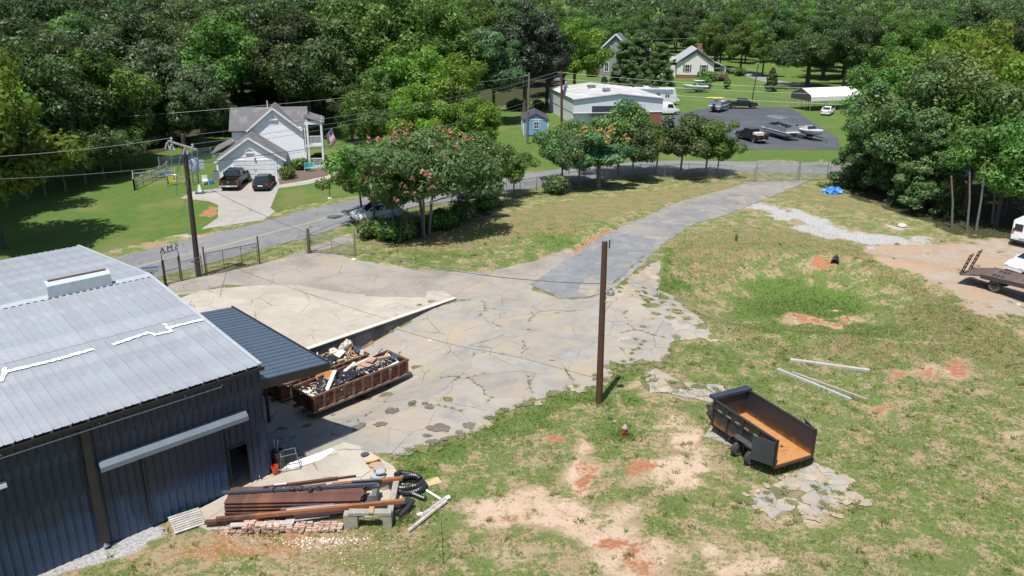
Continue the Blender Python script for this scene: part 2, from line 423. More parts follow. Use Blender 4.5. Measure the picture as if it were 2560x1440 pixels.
def grid_mesh(name, X, Y, Z, attrs):
    ny, nx = X.shape
    me = bpy.data.meshes.new(name)
    me.vertices.add(nx * ny)
    me.vertices.foreach_set('co', np.stack([X, Y, Z], -1).astype(np.float32).ravel())
    idx = np.arange(nx * ny).reshape(ny, nx)
    q = np.stack([idx[:-1, :-1], idx[:-1, 1:], idx[1:, 1:], idx[1:, :-1]], -1).reshape(-1, 4)
    me.loops.add(q.size); me.loops.foreach_set('vertex_index', q.ravel().astype(np.int32))
    me.polygons.add(len(q)); me.polygons.foreach_set('loop_start', (np.arange(len(q)) * 4).astype(np.int32))
    me.polygons.foreach_set('use_smooth', np.ones(len(q), bool))
    for k, v in attrs.items():
        a = me.attributes.new(k, 'FLOAT', 'POINT'); a.data.foreach_set('value', v.astype(np.float32).ravel())
    me.update(calc_edges=True); me.validate()
    return me
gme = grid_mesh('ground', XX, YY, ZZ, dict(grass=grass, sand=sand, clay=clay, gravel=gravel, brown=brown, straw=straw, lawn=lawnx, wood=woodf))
def ground_material():
    m, nt, nd, lk, b = nodes('ground cover')
    tc = N(nt, 'ShaderNodeTexCoord'); co = tc.outputs['Object']
    A = lambda n: N(nt, 'ShaderNodeAttribute', attribute_name=n).outputs['Fac']
    nA = noise(nt, 0.16, 3, 0.5, co).outputs[0]; nB = noise(nt, 0.9, 7, 0.68, co, 0.4).outputs[0]; nC = noise(nt, 4.5, 6, 0.7, co).outputs[0]; nD = noise(nt, 22, 4, 0.7, co).outputs[0]
    def step(v, lo, hi): 
        n = N(nt, 'ShaderNodeMapRange', interpolation_type='SMOOTHSTEP')
        lk.new(v, n.inputs[0]); n.inputs[1].default_value = lo; n.inputs[2].default_value = hi
        return n.outputs[0]
    jit = math_(nt, 'ADD', math_(nt, 'MULTIPLY_ADD', nB, 2.3, -1.15), math_(nt, 'MULTIPLY_ADD', nC, 1.5, -0.75))
    grain = math_(nt, 'MULTIPLY_ADD', nD, 1.0, -0.5)
    jit2 = math_(nt, 'ADD', jit, grain)
    strawc = mix(nt, step(nD, .3, .7), (0.31, 0.25, 0.135), (0.20, 0.155, 0.075))
    strawc = mix(nt, step(nC, .35, .65), strawc, (0.235, 0.185, 0.095))
    dirt = mix(nt, step(nC, .3, .7), (0.37, 0.29, 0.18), (0.28, 0.20, 0.115))
    soil = mix(nt, step(math_(nt, 'ADD', A('straw'), jit2), .2, .6), dirt, strawc)
    sandc = mix(nt, step(nB, .35, .65), (0.57, 0.435, 0.325), (0.48, 0.335, 0.235))
    sandc = mix(nt, step(nD, .55, .75), sandc, (0.35, 0.24, 0.155))
    soil = mix(nt, step(math_(nt, 'ADD', A('sand'), math_(nt, 'MULTIPLY', jit2, .6)), .3, .55), soil, sandc)
    clayc = mix(nt, step(nC, .3, .7), (0.42, 0.20, 0.11), (0.31, 0.125, 0.06))
    soil = mix(nt, step(math_(nt, 'ADD', A('clay'), math_(nt, 'MULTIPLY', jit2, .7)), .35, .75), soil, clayc)
    brc = mix(nt, step(nB, .35, .65), (0.34, 0.255, 0.19), (0.38, 0.33, 0.27))
    brc = mix(nt, step(nA, .4, .65), brc, (0.40, 0.275, 0.18))
    brc = mix(nt, step(nC, .58, .75), brc, (0.22, 0.17, 0.13))
    soil = mix(nt, step(math_(nt, 'ADD', A('brown'), math_(nt, 'MULTIPLY', jit2, .5)), .35, .6), soil, brc)
    vo = N(nt, 'ShaderNodeTexVoronoi'); vo.inputs['Scale'].default_value = 14; lk.new(co, vo.inputs['Vector'])
    hs = N(nt, 'ShaderNodeSeparateColor'); lk.new(vo.outputs['Color'], hs.inputs[0])
    grc = mix(nt, hs.outputs[0], (0.27, 0.265, 0.26), (0.50, 0.49, 0.48))
    soil = mix(nt, step(math_(nt, 'ADD', A('gravel'), math_(nt, 'MULTIPLY', jit2, .8)), .35, .65), soil, grc)
    # grass
    gA = mix(nt, step(nC, .3, .72), (0.105, 0.155, 0.042), (0.150, 0.185, 0.060))
    gA = mix(nt, step(nA, .42, .6), gA, (0.120, 0.175, 0.045))
    gA = mix(nt, step(nB, .55, .72), gA, (0.185, 0.195, 0.080))
    gA = mix(nt, step(nD, .56, .74), gA, (0.075, 0.115, 0.03))
    lush = step(math_(nt, 'ADD', A('grass'), math_(nt, 'MULTIPLY', jit2, .45)), .72, 1.05)
    gA = mix(nt, math_(nt, 'MULTIPLY', lush, .8), gA, mix(nt, step(nD, .4, .7), (0.105, 0.185, 0.036), (0.07, 0.125, 0.026)))
    gmask = step(math_(nt, 'ADD', A('grass'), math_(nt, 'MULTIPLY', jit2, 1.0)), .36, .74)
    col = mix(nt, gmask, soil, gA)
    stripe = N(nt, 'ShaderNodeTexWave'); stripe.inputs['Scale'].default_value = 0.35; stripe.inputs['Distortion'].default_value = 3; lk.new(co, stripe.inputs['Vector'])
    lw = mix(nt, step(nB, .3, .7), (0.080, 0.148, 0.032), (0.112, 0.165, 0.042))
    lw = mix(nt, math_(nt, 'MULTIPLY', stripe.outputs[1], 0.3), lw, (0.065, 0.125, 0.025))
    lw = mix(nt, step(nA, .5, .68), lw, (0.15, 0.165, 0.055))
    lw = mix(nt, step(nD, .5, .8), lw, (0.085, 0.135, 0.022))
    col = mix(nt, step(A('lawn'), .4, .6), col, lw)
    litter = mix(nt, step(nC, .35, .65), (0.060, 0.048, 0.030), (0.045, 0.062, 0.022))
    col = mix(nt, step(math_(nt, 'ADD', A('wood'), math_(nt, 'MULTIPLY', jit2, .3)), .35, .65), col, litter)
    lk.new(col, b.inputs['Base Color'])
    b.inputs['Roughness'].default_value = 0.95; b.inputs['Specular IOR Level'].default_value = 0.1
    hgt = math_(nt, 'ADD', math_(nt, 'MULTIPLY', nD, 0.6), math_(nt, 'MULTIPLY', nC, 0.8))
    bump(nt, b, hgt, 0.9, 0.10)
    return m
ground = struct(link('ground', gme)); gme.materials.append(ground_material())

# ------------------------------------------------------------------ paved sheets
from mathutils import noise as mn
def refine(poly, seg, amp, freq=0.9, seed=0.0):
    out = []
    n = len(poly)
    for i in range(n):
        a, b = Vector(poly[i][:2]), Vector(poly[(i + 1) % n][:2])
        k = max(1, int((b - a).length / seg))
        for j in range(k): out.append(a.lerp(b, j / k))
    if amp:
        out = [p + Vector((mn.noise(Vector((p.x * freq, p.y * freq, seed))) + 0.5 * mn.noise(Vector((p.x * freq * 3, p.y * freq * 3, seed + 4))),
                           mn.noise(Vector((p.x * freq, p.y * freq, seed + 9))) + 0.5 * mn.noise(Vector((p.x * freq * 3, p.y * freq * 3, seed + 14))))) * amp for p in out]
    return out
def fill(poly, grid, zf, skirt=0.0):
    """triangulated sheet over a polygon that follows a height function, with an edge"""
    xs = [p.x for p in poly]; ys = [p.y for p in poly]
    pts = [Vector((p.x, p.y)) for p in poly]; n = len(pts)
    if grid:
        for x in np.arange(min(xs) + grid * .5, max(xs), grid):
            for y in np.arange(min(ys) + grid * .5, max(ys), grid):
                pts.append(Vector((x + rnd.uniform(-.1, .1) * grid, y + rnd.uniform(-.1, .1) * grid)))
    vs_, es, fs, _, _, _ = geometry.delaunay_2d_cdt(pts, [(i, (i + 1) % n) for i in range(n)], [], 0, 1e-4)
    # keep faces whose centre lies inside the outline
    def inside(c):
        r = False
        for i in range(n):
            a, b = poly[i], poly[(i + 1) % n]
            if (a.y > c.y) != (b.y > c.y) and c.x < (b.x - a.x) * (c.y - a.y) / (b.y - a.y) + a.x: r = not r
        return r
    keep = [f for f in fs if inside(sum((vs_[i] for i in f), Vector((0, 0))) / len(f))]
    mb = MB()
    used = sorted({i for f in keep for i in f}); mp = {i: k for k, i in enumerate(used)}
    mb.v = [(vs_[i].x, vs_[i].y, zf(vs_[i].x, vs_[i].y)) for i in used]
    mb.f = [[mp[i] for i in f] for f in keep]; mb.m = [0] * len(mb.f)
    if skirt:
        cnt = {}
        for f in mb.f:
            for i in range(len(f)):
                e = (f[i], f[(i + 1) % len(f)]); cnt[e] = 1
        for (a, b) in list(cnt):
            if (b, a) not in cnt:
                va, vb = mb.v[a], mb.v[b]; k = len(mb.v)
                mb.v += [(va[0], va[1], va[2] - skirt), (vb[0], vb[1], vb[2] - skirt)]
                mb.f.append([b, a, k, k + 1]); mb.m.append(0)
    return mb
PAVED = []
def paved(name, px, mat, off, seg=0.6, amp=0.12, grid=1.5, skirt=0.06, kind='structure', parent=None, zc=None, seed=1.0, world_=False):
    poly = [Vector(p[:2]) for p in px] if world_ else [G(*p).xy for p in px]
    poly = refine(poly, seg, amp, seed=seed)
    PAVED.append(poly)
    zf = (lambda x, y: zc) if zc is not None else (lambda x, y: h1(x, y) + off)
    o = fill(poly, grid, zf, skirt).build(name, mat, parent)
    if parent is None: struct(o, kind)
    return o
def concrete(name, c, c2, c3, dust, sc_=0.5, crack=True, rand=0.12, dark=(0.2, 0.19, 0.18)):
    m, nt, nd, lk, b = nodes(name)
    tc = N(nt, 'ShaderNodeTexCoord'); co = tc.outputs['Object']
    n1 = noise(nt, sc_, 6, 0.62, co, 0.6).outputs[0]; n2 = noise(nt, sc_ * 0.35, 4, 0.6, co).outputs[0]; n3 = noise(nt, 6, 6, 0.7, co).outputs[0]; n4 = noise(nt, 30, 3, 0.6, co).outputs[0]
    col = mix(nt, ramp(nt, n1, [(0.36, (0, 0, 0)), (0.64, (1, 1, 1))]).outputs[0], c, c2)
    col = mix(nt, ramp(nt, n2, [(0.46, (0, 0, 0)), (0.66, (1, 1, 1))]).outputs[0], col, c3)
    n5 = noise(nt, sc_ * 0.8, 6, 0.75, co, 1.0).outputs[0]
    col = mix(nt, ramp(nt, n5, [(0.50, (0, 0, 0)), (0.66, (.9, .9, .9))]).outputs[0], col, dust)
    col = mix(nt, ramp(nt, n3, [(0.56, (0, 0, 0)), (0.74, (.5, .5, .5))]).outputs[0], col, dark)
    col = mix(nt, ramp(nt, n4, [(0.62, (0, 0, 0)), (0.72, (.35, .35, .35))]).outputs[0], col, dark)
    if crack:
        mp = N(nt, 'ShaderNodeMapping'); lk.new(co, mp.inputs[0])
        wv = mix(nt, 0.18, co, noise(nt, 1.3, 4, 0.6, co).outputs[1])
        v = N(nt, 'ShaderNodeTexVoronoi', feature='DISTANCE_TO_EDGE'); v.inputs['Scale'].default_value = 0.42; lk.new(wv, v.inputs['Vector'])
        cm = ramp(nt, v.outputs[0], [(0.0, (1, 1, 1)), (0.010, (0, 0, 0))]).outputs[0]
        cm = math_(nt, 'MULTIPLY', cm, ramp(nt, noise(nt, 0.5, 3, 0.5, co).outputs[0], [(0.42, (0, 0, 0)), (0.55, (1, 1, 1))]).outputs[0])
        col = mix(nt, math_(nt, 'MULTIPLY', cm, 0.85), col, (0.07, 0.065, 0.045))
    if rand:
        oi = N(nt, 'ShaderNodeObjectInfo'); hv = N(nt, 'ShaderNodeHueSaturation')
        lk.new(math_(nt, 'MULTIPLY_ADD', oi.outputs['Random'], rand, 1 - rand / 2), hv.inputs['Value']); lk.new(col, hv.inputs['Color']); col = hv.outputs[0]
    lk.new(col, b.inputs['Base Color']); b.inputs['Roughness'].default_value = 0.9; b.inputs['Specular IOR Level'].default_value = 0.25
    bump(nt, b, math_(nt, 'ADD', n3, math_(nt, 'MULTIPLY', n4, 0.5)), 0.25, 0.02)
    return m
M_yard = concrete('yard concrete', (0.30, 0.282, 0.252), (0.235, 0.222, 0.202), (0.33, 0.288, 0.225), (0.345, 0.27, 0.185), .8, rand=.10)
M_old = concrete('dusty broken concrete', (0.31, 0.295, 0.27), (0.26, 0.25, 0.235), (0.36, 0.30, 0.235), (0.40, 0.30, 0.21), 1.2, crack=False)
M_pad = concrete('pale pad concrete', (0.42, 0.38, 0.315), (0.355, 0.322, 0.268), (0.315, 0.28, 0.228), (0.34, 0.285, 0.22), 0.6)
M_worn = concrete('worn apron', (0.265, 0.24, 0.215), (0.32, 0.29, 0.255), (0.215, 0.197, 0.175), (0.35, 0.27, 0.19), 0.6, dark=(0.15, 0.13, 0.11))
M_drive = concrete('old asphalt drive', (0.165, 0.167, 0.17), (0.205, 0.205, 0.203), (0.25, 0.23, 0.205), (0.33, 0.27, 0.205), 0.6, dark=(0.10, 0.10, 0.105))
M_patch = concrete('asphalt patch', (0.165, 0.172, 0.18), (0.205, 0.212, 0.22), (0.145, 0.15, 0.155), (0.25, 0.24, 0.225), 0.5, dark=(0.08, 0.08, 0.085))
M_road = concrete('road asphalt', (0.188, 0.192, 0.198), (0.215, 0.218, 0.222), (0.165, 0.169, 0.173), (0.24, 0.235, 0.225), 0.4, dark=(0.14, 0.14, 0.145))
M_drivec = concrete('driveway concrete', (0.35, 0.33, 0.30), (0.305, 0.29, 0.265), (0.385, 0.36, 0.325), (0.32, 0.28, 0.235), 0.35)
M_lot = concrete('lot asphalt', (0.066, 0.072, 0.083), (0.083, 0.089, 0.10), (0.058, 0.062, 0.071), (0.105, 0.105, 0.11), 0.2, dark=(0.06, 0.06, 0.065))
M_crackfill = pm('soil and moss in joints', (0.13, 0.11, 0.06), 0.95, c2=(0.10, 0.13, 0.035), sc_=1.2, c3=(0.22, 0.17, 0.10), sc3=0.5)
M_stain = pm('oil stain', (0.085, 0.07, 0.058), 0.7, c2=(0.19, 0.165, 0.135), sc_=5, amt=.7)
M_mulch = pm('bark mulch', (0.10, 0.065, 0.05), 0.95, c2=(0.16, 0.11, 0.09), sc_=9, bmp=0.8)
M_yellow = pm('worn yellow line', (0.46, 0.36, 0.14), 0.8, c2=(0.34, 0.31, 0.24), sc_=2, amt=0.9)
def strip(name, ctr, w, mat, off, kind='structure', parent=None, amp=0.0, n=60):
    """ribbon of constant width along a smooth centre line"""
    pts = []
    C_ = [Vector((p[0], p[1])) for p in ctr]
    for i in range(len(C_) - 1):
        p0, p1, p2, p3 = C_[max(i-1, 0)], C_[i], C_[i+1], C_[min(i+2, len(C_)-1)]
        for j in range(12):
            t = j / 12
            pts.append(0.5 * ((2*p1) + (p2-p0)*t + (2*p0-5*p1+4*p2-p3)*t*t + (3*p1-p0-3*p2+p3)*t*t*t))
    pts.append(C_[-1]); mb = MB()
    K = 5
    for i, p in enumerate(pts):
        d = (pts[min(i+1, len(pts)-1)] - pts[max(i-1, 0)]).normalized(); nrm = Vector((-d.y, d.x))
        for k in range(K):
            e = (k / (K - 1) - 0.5) * w
            if k in (0, K - 1): e += amp * mn.noise(Vector((i * 0.7, k * 3.3, 1.7)))
            q = p + nrm * e
            mb.v.append((q.x, q.y, h1(q.x, q.y) + off))
    for i in range(len(pts) - 1):
        for k in range(K - 1): mb.f.append([i*K+k, i*K+k+1, (i+1)*K+k+1, (i+1)*K+k]); mb.m.append(0)
    o = mb.build(name, mat, parent)
    if parent is None: struct(o, kind)
    return o, pts
ROADC = [G(-500, 905), G(120, 730), G(500, 628), G(700, 578), G(870, 530), G(1150, 478), G(1400, 441), G(1650, 418), G(1950, 419), G(2250, 424), G(2700, 430)]
road, roadpts = strip('road', ROADC, 7.2, M_road, 0.024, amp=0.25)
for sd in (-0.12, 0.12):
    off = []
    for i, p in enumerate(roadpts):
        d = (roadpts[min(i+1, len(roadpts)-1)] - roadpts[max(i-1, 0)]).normalized(); off.append(p + Vector((-d.y, d.x)) * sd)
    strip('lane_line', off[::10], 0.10, M_yellow, 0.032, parent=road)
lot_street, _ = strip('side_street', [G(2160, 243), G(2060, 226), G(2000, 214), G(1930, 203), G(1850, 180), G(1790, 170)], 5.5, M_road, 0.03)
paved('gate_apron', [(380, 720), (520, 690), (700, 648), (870, 585), (890, 600), (800, 628), (900, 652), (960, 658), (1040, 675), (1200, 682), (1330, 655), (1425, 622), (1440, 640), (1335, 715), (1330, 735), (1240, 748), (1140, 748), (1000, 742), (870, 742), (740, 722), (640, 716), (560, 712), (480, 735), (420, 740)], M_worn, 0.020, amp=0.2)
paved('asphalt_drive', [(1886, 452), (2020, 452), (1985, 468), (1880, 512), (1810, 540), (1740, 558), (1660, 610), (1610, 660), (1560, 700), (1530, 728), (1470, 742), (1400, 746), (1326, 712), (1420, 648), (1510, 588), (1590, 552), (1690, 508), (1800, 478)], M_drive, 0.034, amp=0.22, seed=3.0)
paved('asphalt_patch', [(1330, 710), (1420, 650), (1500, 600), (1560, 585), (1640, 600), (1590, 660), (1530, 712), (1480, 690), (1450, 715), (1440, 742), (1400, 744)], M_patch, 0.046, amp=0.25, seed=5.0)
paved('upper_pad', [G(*p) for p in [(440, 775), (455, 745), (500, 728), (560, 722), (650, 716), (740, 716), (870, 735), (1000, 738), (1060, 728), (1110, 728)]] + [Vector((*(WA + wq * -.02), 0)), Vector((*(WE + wd * 2.5 - wq * .10), 0)), G(600, 840), G(500, 800)], M_pad, 0.05, amp=0.07, zc=0.055, skirt=0.05, world_=True)
for pts in ([(452, 496), (480, 480), (560, 470), (700, 442), (700, 462), (676, 520), (688, 530), (660, 550), (503, 574), (545, 545), (545, 512), (520, 503)],):
    paved('house_driveway', pts, M_drivec, 0.03, amp=0.05, grid=2)
paved('house_walk', [(695, 462), (760, 452), (815, 440), (838, 425), (836, 408), (824, 404), (838, 402), (856, 410), (856, 430), (826, 447), (770, 461), (690, 472)], M_drivec, 0.028, amp=0.04, grid=0, seg=1.0)
paved('mulch_bed', [(700, 462), (695, 448), (760, 405), (815, 402), (836, 410), (836, 424), (812, 440), (758, 452)], M_mulch, 0.06, amp=0.1, grid=0)
paved('parking_lot', [(1400, 350), (1500, 320), (1640, 296), (1760, 272), (1972, 268), (2095, 345), (2100, 374), (1850, 375), (1600, 380), (1420, 378)], M_lot, 0.03, amp=0.1, grid=4, seg=1.5)
0 and paved('fence_line_verge', [(560, 712), (640, 716), (650, 700), (780, 665), (760, 655), (650, 678), (540, 700)], pm('verge soil', (0.24, 0.20, 0.12), 0.95, c2=(0.14, 0.17, 0.05), sc_=1.5), 0.03, amp=0.2)

# lower yard: broken slabs with open joints
YARD = [(1142, 752), (1240, 738), (1330, 728), (1400, 748), (1480, 746), (1560, 722), (1606, 668), (1640, 652), (1650, 700), (1646, 760), (1700, 780), (1780, 842), (1690, 850), (1660, 905), (1590, 912), (1530, 905), (1500, 960), (1420, 975), (1340, 1002), (1250, 1030), (1190, 1070), (1100, 1110), (1000, 1135), (860, 1125), (680, 1180), (560, 1040), (600, 960), (760, 885), (900, 840), (1020, 795)]
yardw = [G(*p).xy for p in YARD]
yard_base = struct(fill(refine(yardw, 0.6, 0.15), 1.2, lambda x, y: h1(x, y) + 0.012).build('concrete_yard', M_crackfill))
def clip_half(poly, p, n):
    out = []
    for i in range(len(poly)):
        a, b = poly[i], poly[(i + 1) % len(poly)]
        da, db = (a - p).dot(n), (b - p).dot(n)
        if da <= 0: out.append(a)
        if (da < 0) != (db < 0) and abs(da - db) > 1e-9: out.append(a.lerp(b, da / (da - db)))
    return out
def voronoi(seeds, outline):
    cells = []
    for i, s_ in enumerate(seeds):
        c = list(outline)
        for j, t in enumerate(seeds):
            if i != j and len(c) > 2 and (s_ - t).length < 14: c = clip_half(c, (s_ + t) / 2, (t - s_).normalized())
        if len(c) > 2: cells.append(c)
    return cells
def spread(outline, n, dmin, rr):
    xs = [p.x for p in outline]; ys = [p.y for p in outline]; out = []
    for _ in range(8000):
        p = Vector((rr.uniform(min(xs), max(xs)), rr.uniform(min(ys), max(ys))))
        ins = False
        for i in range(len(outline)):
            a, b = outline[i], outline[(i + 1) % len(outline)]
            if (a.y > p.y) != (b.y > p.y) and p.x < (b.x - a.x) * (p.y - a.y) / (b.y - a.y) + a.x: ins = not ins
        if ins and all((p - q).length > dmin for q in out): out.append(p)
        if len(out) >= n: break
    return out
CRACKS = []
def slabs(outline, n, dmin, parent, mat, gap, thick, seed, name='slab', warp=0.35):
    rr = random.Random(seed)
    for c in voronoi(spread(outline, n, dmin, rr), outline):
        ar = abs(sum(c[i].x * c[(i+1) % len(c)].y - c[(i+1) % len(c)].x * c[i].y for i in range(len(c)))) / 2
        if ar < 0.12 or (name == 'slab' and mat is M_old and rr.random() < .14): continue
        p = refine(c, 0.35, 0); ct = sum(p, Vector((0, 0))) / len(p)
        out = []
        for v in p:
            w = Vector((mn.noise(Vector((v.x * .5, v.y * .5, seed))) + .5 * mn.noise(Vector((v.x * 1.7, v.y * 1.7, seed + 3))) + .25 * mn.noise(Vector((v.x * 5, v.y * 5, seed + 3))),
                        mn.noise(Vector((v.x * .5, v.y * .5, seed + 7))) + .5 * mn.noise(Vector((v.x * 1.7, v.y * 1.7, seed + 11))) + .25 * mn.noise(Vector((v.x * 5, v.y * 5, seed + 13))))) * warp
            g_ = gap * (0.25 + 7.0 * max(0, mn.noise(Vector((v.x * .28, v.y * .28, seed + 21))) + .5 * mn.noise(Vector((v.x * 1.3, v.y * 1.3, seed + 25))) - .08) ** 1.1)
            q = v + w; d = ct - v
            if g_ > gap * 1.0: CRACKS.append((q.x, q.y))
            out.append(q + d.normalized() * min(g_, d.length * 0.4))
        tx_, ty_ = (rr.uniform(-.035, .035), rr.uniform(-.035, .035)) if mat is M_old else (0, 0)
        try: fill(out, 1.3 if ar > 3 else 0, lambda x, y: h1(x, y) + thick + tx_ * (x - ct.x) + ty_ * (y - ct.y), 0.05).build(name, mat, parent)
        except Exception as ex: print('slab', ex)
slabs([Vector(p) for p in yardw], 46, 2.4, yard_base, M_yard, 0.014, 0.034, 3.0, warp=.55)
# broken old slabs further out
def broken(name, pts, n, dmin, gap, seed, th=0.03):
    w = [G(*p).xy for p in pts]
    base = struct(fill(refine(w, 0.5, 0.35), 1.2, lambda x, y: h1(x, y) + 0.010).build(name, M_crackfill))
    slabs(w, n, dmin, base, M_old, gap, th, seed, warp=0.45)
broken('broken_slab', [(1868, 1250), (1930, 1215), (1985, 1180), (2040, 1155), (2085, 1185), (2118, 1225), (2110, 1262), (2040, 1285), (1930, 1295)], 20, 0.55, 0.045, 31.0)
broken('broken_slab', [(1604, 945), (1640, 925), (1710, 955), (1800, 962), (1825, 985), (1815, 1015), (1740, 1000), (1680, 985), (1620, 980)], 13, 0.8, 0.07, 37.0)
broken('broken_slab', [(1770, 1050), (1815, 1040), (1850, 1090), (1840, 1125), (1800, 1110), (1760, 1090)], 6, 0.7, 0.06, 41.0)
broken('broken_slab', [(1652, 730), (1690, 742), (1760, 810), (1790, 845), (1700, 842), (1660, 800)], 10, 0.9, 0.09, 43.0)
# weathered edges: dirt and turf creeping over the slabs
def creep(pts, n, smin, smax, spread_, mat, seed, off=.040):
    rr = random.Random(seed); par = yard_base
    for k in range(n):
        i = rr.randrange(len(pts) - 1); t = rr.random()
        x = pts[i][0] + (pts[i+1][0] - pts[i][0]) * t + rr.gauss(0, spread_); y = pts[i][1] + (pts[i+1][1] - pts[i][1]) * t + rr.gauss(0, spread_ * .45)
        c = G(x, y); s_ = rr.uniform(smin, smax); el = rr.uniform(.5, 1.0); a0 = rr.random() * 3
        pl = []
        m_ = 22
        for j in range(m_):
            a = 2 * math.pi * j / m_; f = 1 + .55 * mn.noise(Vector((math.cos(a) * 1.3, math.sin(a) * 1.3, k * 2.7 + seed))) + .35 * mn.noise(Vector((math.cos(a) * 4, math.sin(a) * 4, k * 1.7 + seed)))
            u, v = s_ * f * math.cos(a), s_ * el * f * math.sin(a)
            pl.append(Vector((c.x + u * math.cos(a0) - v * math.sin(a0), c.y + u * math.sin(a0) + v * math.cos(a0))))
        fill(pl, 0, lambda x_, y_: h1(x_, y_) + off + .0006 * k).build('dirt_patch', mat, par)
        if mat is not M_sandp: [CRACKS.append((p.x, p.y)) for p in pl[::3]]; CRACKS.append((c.x, c.y))
M_sandp = pm('washed sand', (0.36, 0.295, 0.215), .95, c2=(0.27, 0.225, 0.165), sc_=3.5, c3=(0.40, 0.335, 0.255), sc3=.8, bmp=.4)
M_turfp = pm('creeping turf', (0.115, 0.135, 0.045), .95, c2=(0.19, 0.165, 0.085), sc_=5, amt=.6, bmp=.8)
EDGE = [(1640, 665), (1650, 760), (1700, 782), (1785, 843), (1690, 850), (1660, 905), (1530, 905), (1500, 962), (1420, 975), (1340, 1002), (1250, 1030), (1190, 1070), (1100, 1110), (1000, 1135)]
creep(EDGE, 40, .10, .42, 9, M_turfp, 1); creep(EDGE, 9, .2, .6, 14, M_sandp, 2)
creep([(1480, 745), (1560, 722), (1620, 680)], 8, .3, .8, 14, M_sandp, 3); creep([(1600, 720), (1640, 780), (1600, 880), (1500, 945)], 30, .04, .16, 16, M_turfp, 4)
creep([(1870, 1250), (1960, 1200), (2060, 1190), (2110, 1240), (1990, 1290)], 26, .12, .45, 26, M_sandp, 5); creep([(1870, 1270), (1960, 1230), (2060, 1220), (2110, 1262), (1950, 1296)], 26, .05, .25, 24, M_turfp, 6)
creep([(1610, 945), (1700, 965), (1800, 975)], 12, .1, .35, 14, M_turfp, 7); creep([(1610, 960), (1700, 975), (1815, 1000)], 12, .15, .4, 12, M_sandp, 8); creep([(1770, 1050), (1830, 1090)], 9, .1, .3, 14, M_turfp, 9)
creep([(1040, 760), (1130, 760)], 5, .1, .3, 12, M_turfp, 11)
# oil stains on the yard
for i, (x, y, rx, ry) in enumerate([(1100, 1072, 34, 9), (1172, 1065, 17, 7), (898, 1068, 17, 6), (950, 1063, 15, 6), (983, 1030, 14, 6), (973, 1025, 8, 4), (1072, 1019, 12, 5), (1147, 1083, 10, 4), (1068, 1091, 11, 4), (1084, 1106, 19, 6), (1030, 1008, 10, 4), (1062, 1010, 7, 3), (1110, 1100, 10, 4)]):
    c = G(x, y); ex = abs(G(x + rx, y).x - c.x); ey = abs(G(x, y - ry).y - c.y)
    pl = []
    for k in range(30):
        t = 2 * math.pi * k / 30; f = 1 + 0.55 * mn.noise(Vector((math.cos(t) * 1.7, math.sin(t) * 1.7, i * 3.1))) + .3 * mn.noise(Vector((math.cos(t) * 4, math.sin(t) * 4, i * 2.1)))
        pl.append(Vector((c.x + ex * f * math.cos(t), c.y + ey * f * math.sin(t))))
    fill(pl, 0, lambda x_, y_: h1(x_, y_) + 0.066).build('oil_stain', M_stain, yard_base)
# writing sprayed on the concrete is only a few smudged strokes in the photograph
mb = MB()
for k, (x, y) in enumerate([(1546, 851), (1552, 848), (1557, 849), (1562, 847), (1567, 848), (1572, 846)]):
    a = G(x, y + 3); b = G(x + 2 + (k % 2), y - 3); mb.bar(a + Vector((0, 0, .062)), b + Vector((0, 0, .062)), 0.022, 0.004)
    if k % 2 == 0: mb.bar(a + Vector((0, 0.05, .063)), a + Vector((.12, .05, .063)), 0.02, 0.004)
mb.build('spray_paint_mark', M_white, yard_base)

# ------------------------------------------------------------------ trees
def leaf_arrays(rs, centres, radii, per, size, flat=0.75, droop=0.0, asp=1.7, surf=0.62):
    """leaf quads spread through clumps: positions, normals and colour tint"""
    P, Nn, T, S = [], [], [], []
    for c, r, k in zip(centres, radii, per):
        d = rs.normal(size=(k, 3)); d /= np.linalg.norm(d, axis=1)[:, None]
        rad = r * (surf + (1 - surf) * rs.random(k)) ** 0.7
        rad *= 0.8 + 0.4 * rs.random(k)
        p = c + d * rad[:, None] * np.array([1, 1, flat])
        n = d * 1.0 + rs.normal(size=(k, 3)) * 0.50 + np.array([0, 0, 0.35])
        n /= np.linalg.norm(n, axis=1)[:, None]
        P.append(p); Nn.append(n)
        T.append(np.clip(rs.normal(0.45, 0.28) + rs.normal(0, 0.22, k) + 0.12 * d[:, 2], 0, 1))
        S.append(size * rs.uniform(0.5, 1.5, k))
    return np.concatenate(P), np.concatenate(Nn), np.concatenate(T), np.concatenate(S), asp, droop
def leaf_mesh(name, mats, rs, P, Nn, T, S, asp, droop, extra=None):
    n = len(P)
    t = np.cross(Nn, rs.normal(size=(n, 3))); t /= np.linalg.norm(t, axis=1)[:, None]
    b = np.cross(Nn, t)
    t = t * (S * 0.5 * asp)[:, None]; b = b * (S * 0.5)[:, None]
    V = np.stack([P - t, P + b * 0.9 + t * 0.1, P + t + Nn * (S * 0.15)[:, None], P - b * 0.9 + t * 0.1], 1).reshape(-1, 3)
    if droop: V[2::4, 2] -= S * droop
    me = bpy.data.meshes.new(name)
    me.vertices.add(4 * n); me.vertices.foreach_set('co', V.astype(np.float32).ravel())
    me.loops.add(4 * n); me.loops.foreach_set('vertex_index', np.arange(4 * n, dtype=np.int32))
    me.polygons.add(n); me.polygons.foreach_set('loop_start', (np.arange(n) * 4).astype(np.int32))
    a = me.attributes.new('tint', 'FLOAT', 'POINT'); a.data.foreach_set('value', np.repeat(T, 4).astype(np.float32))
    me.materials.append(mats); me.update(calc_edges=True)
    return me
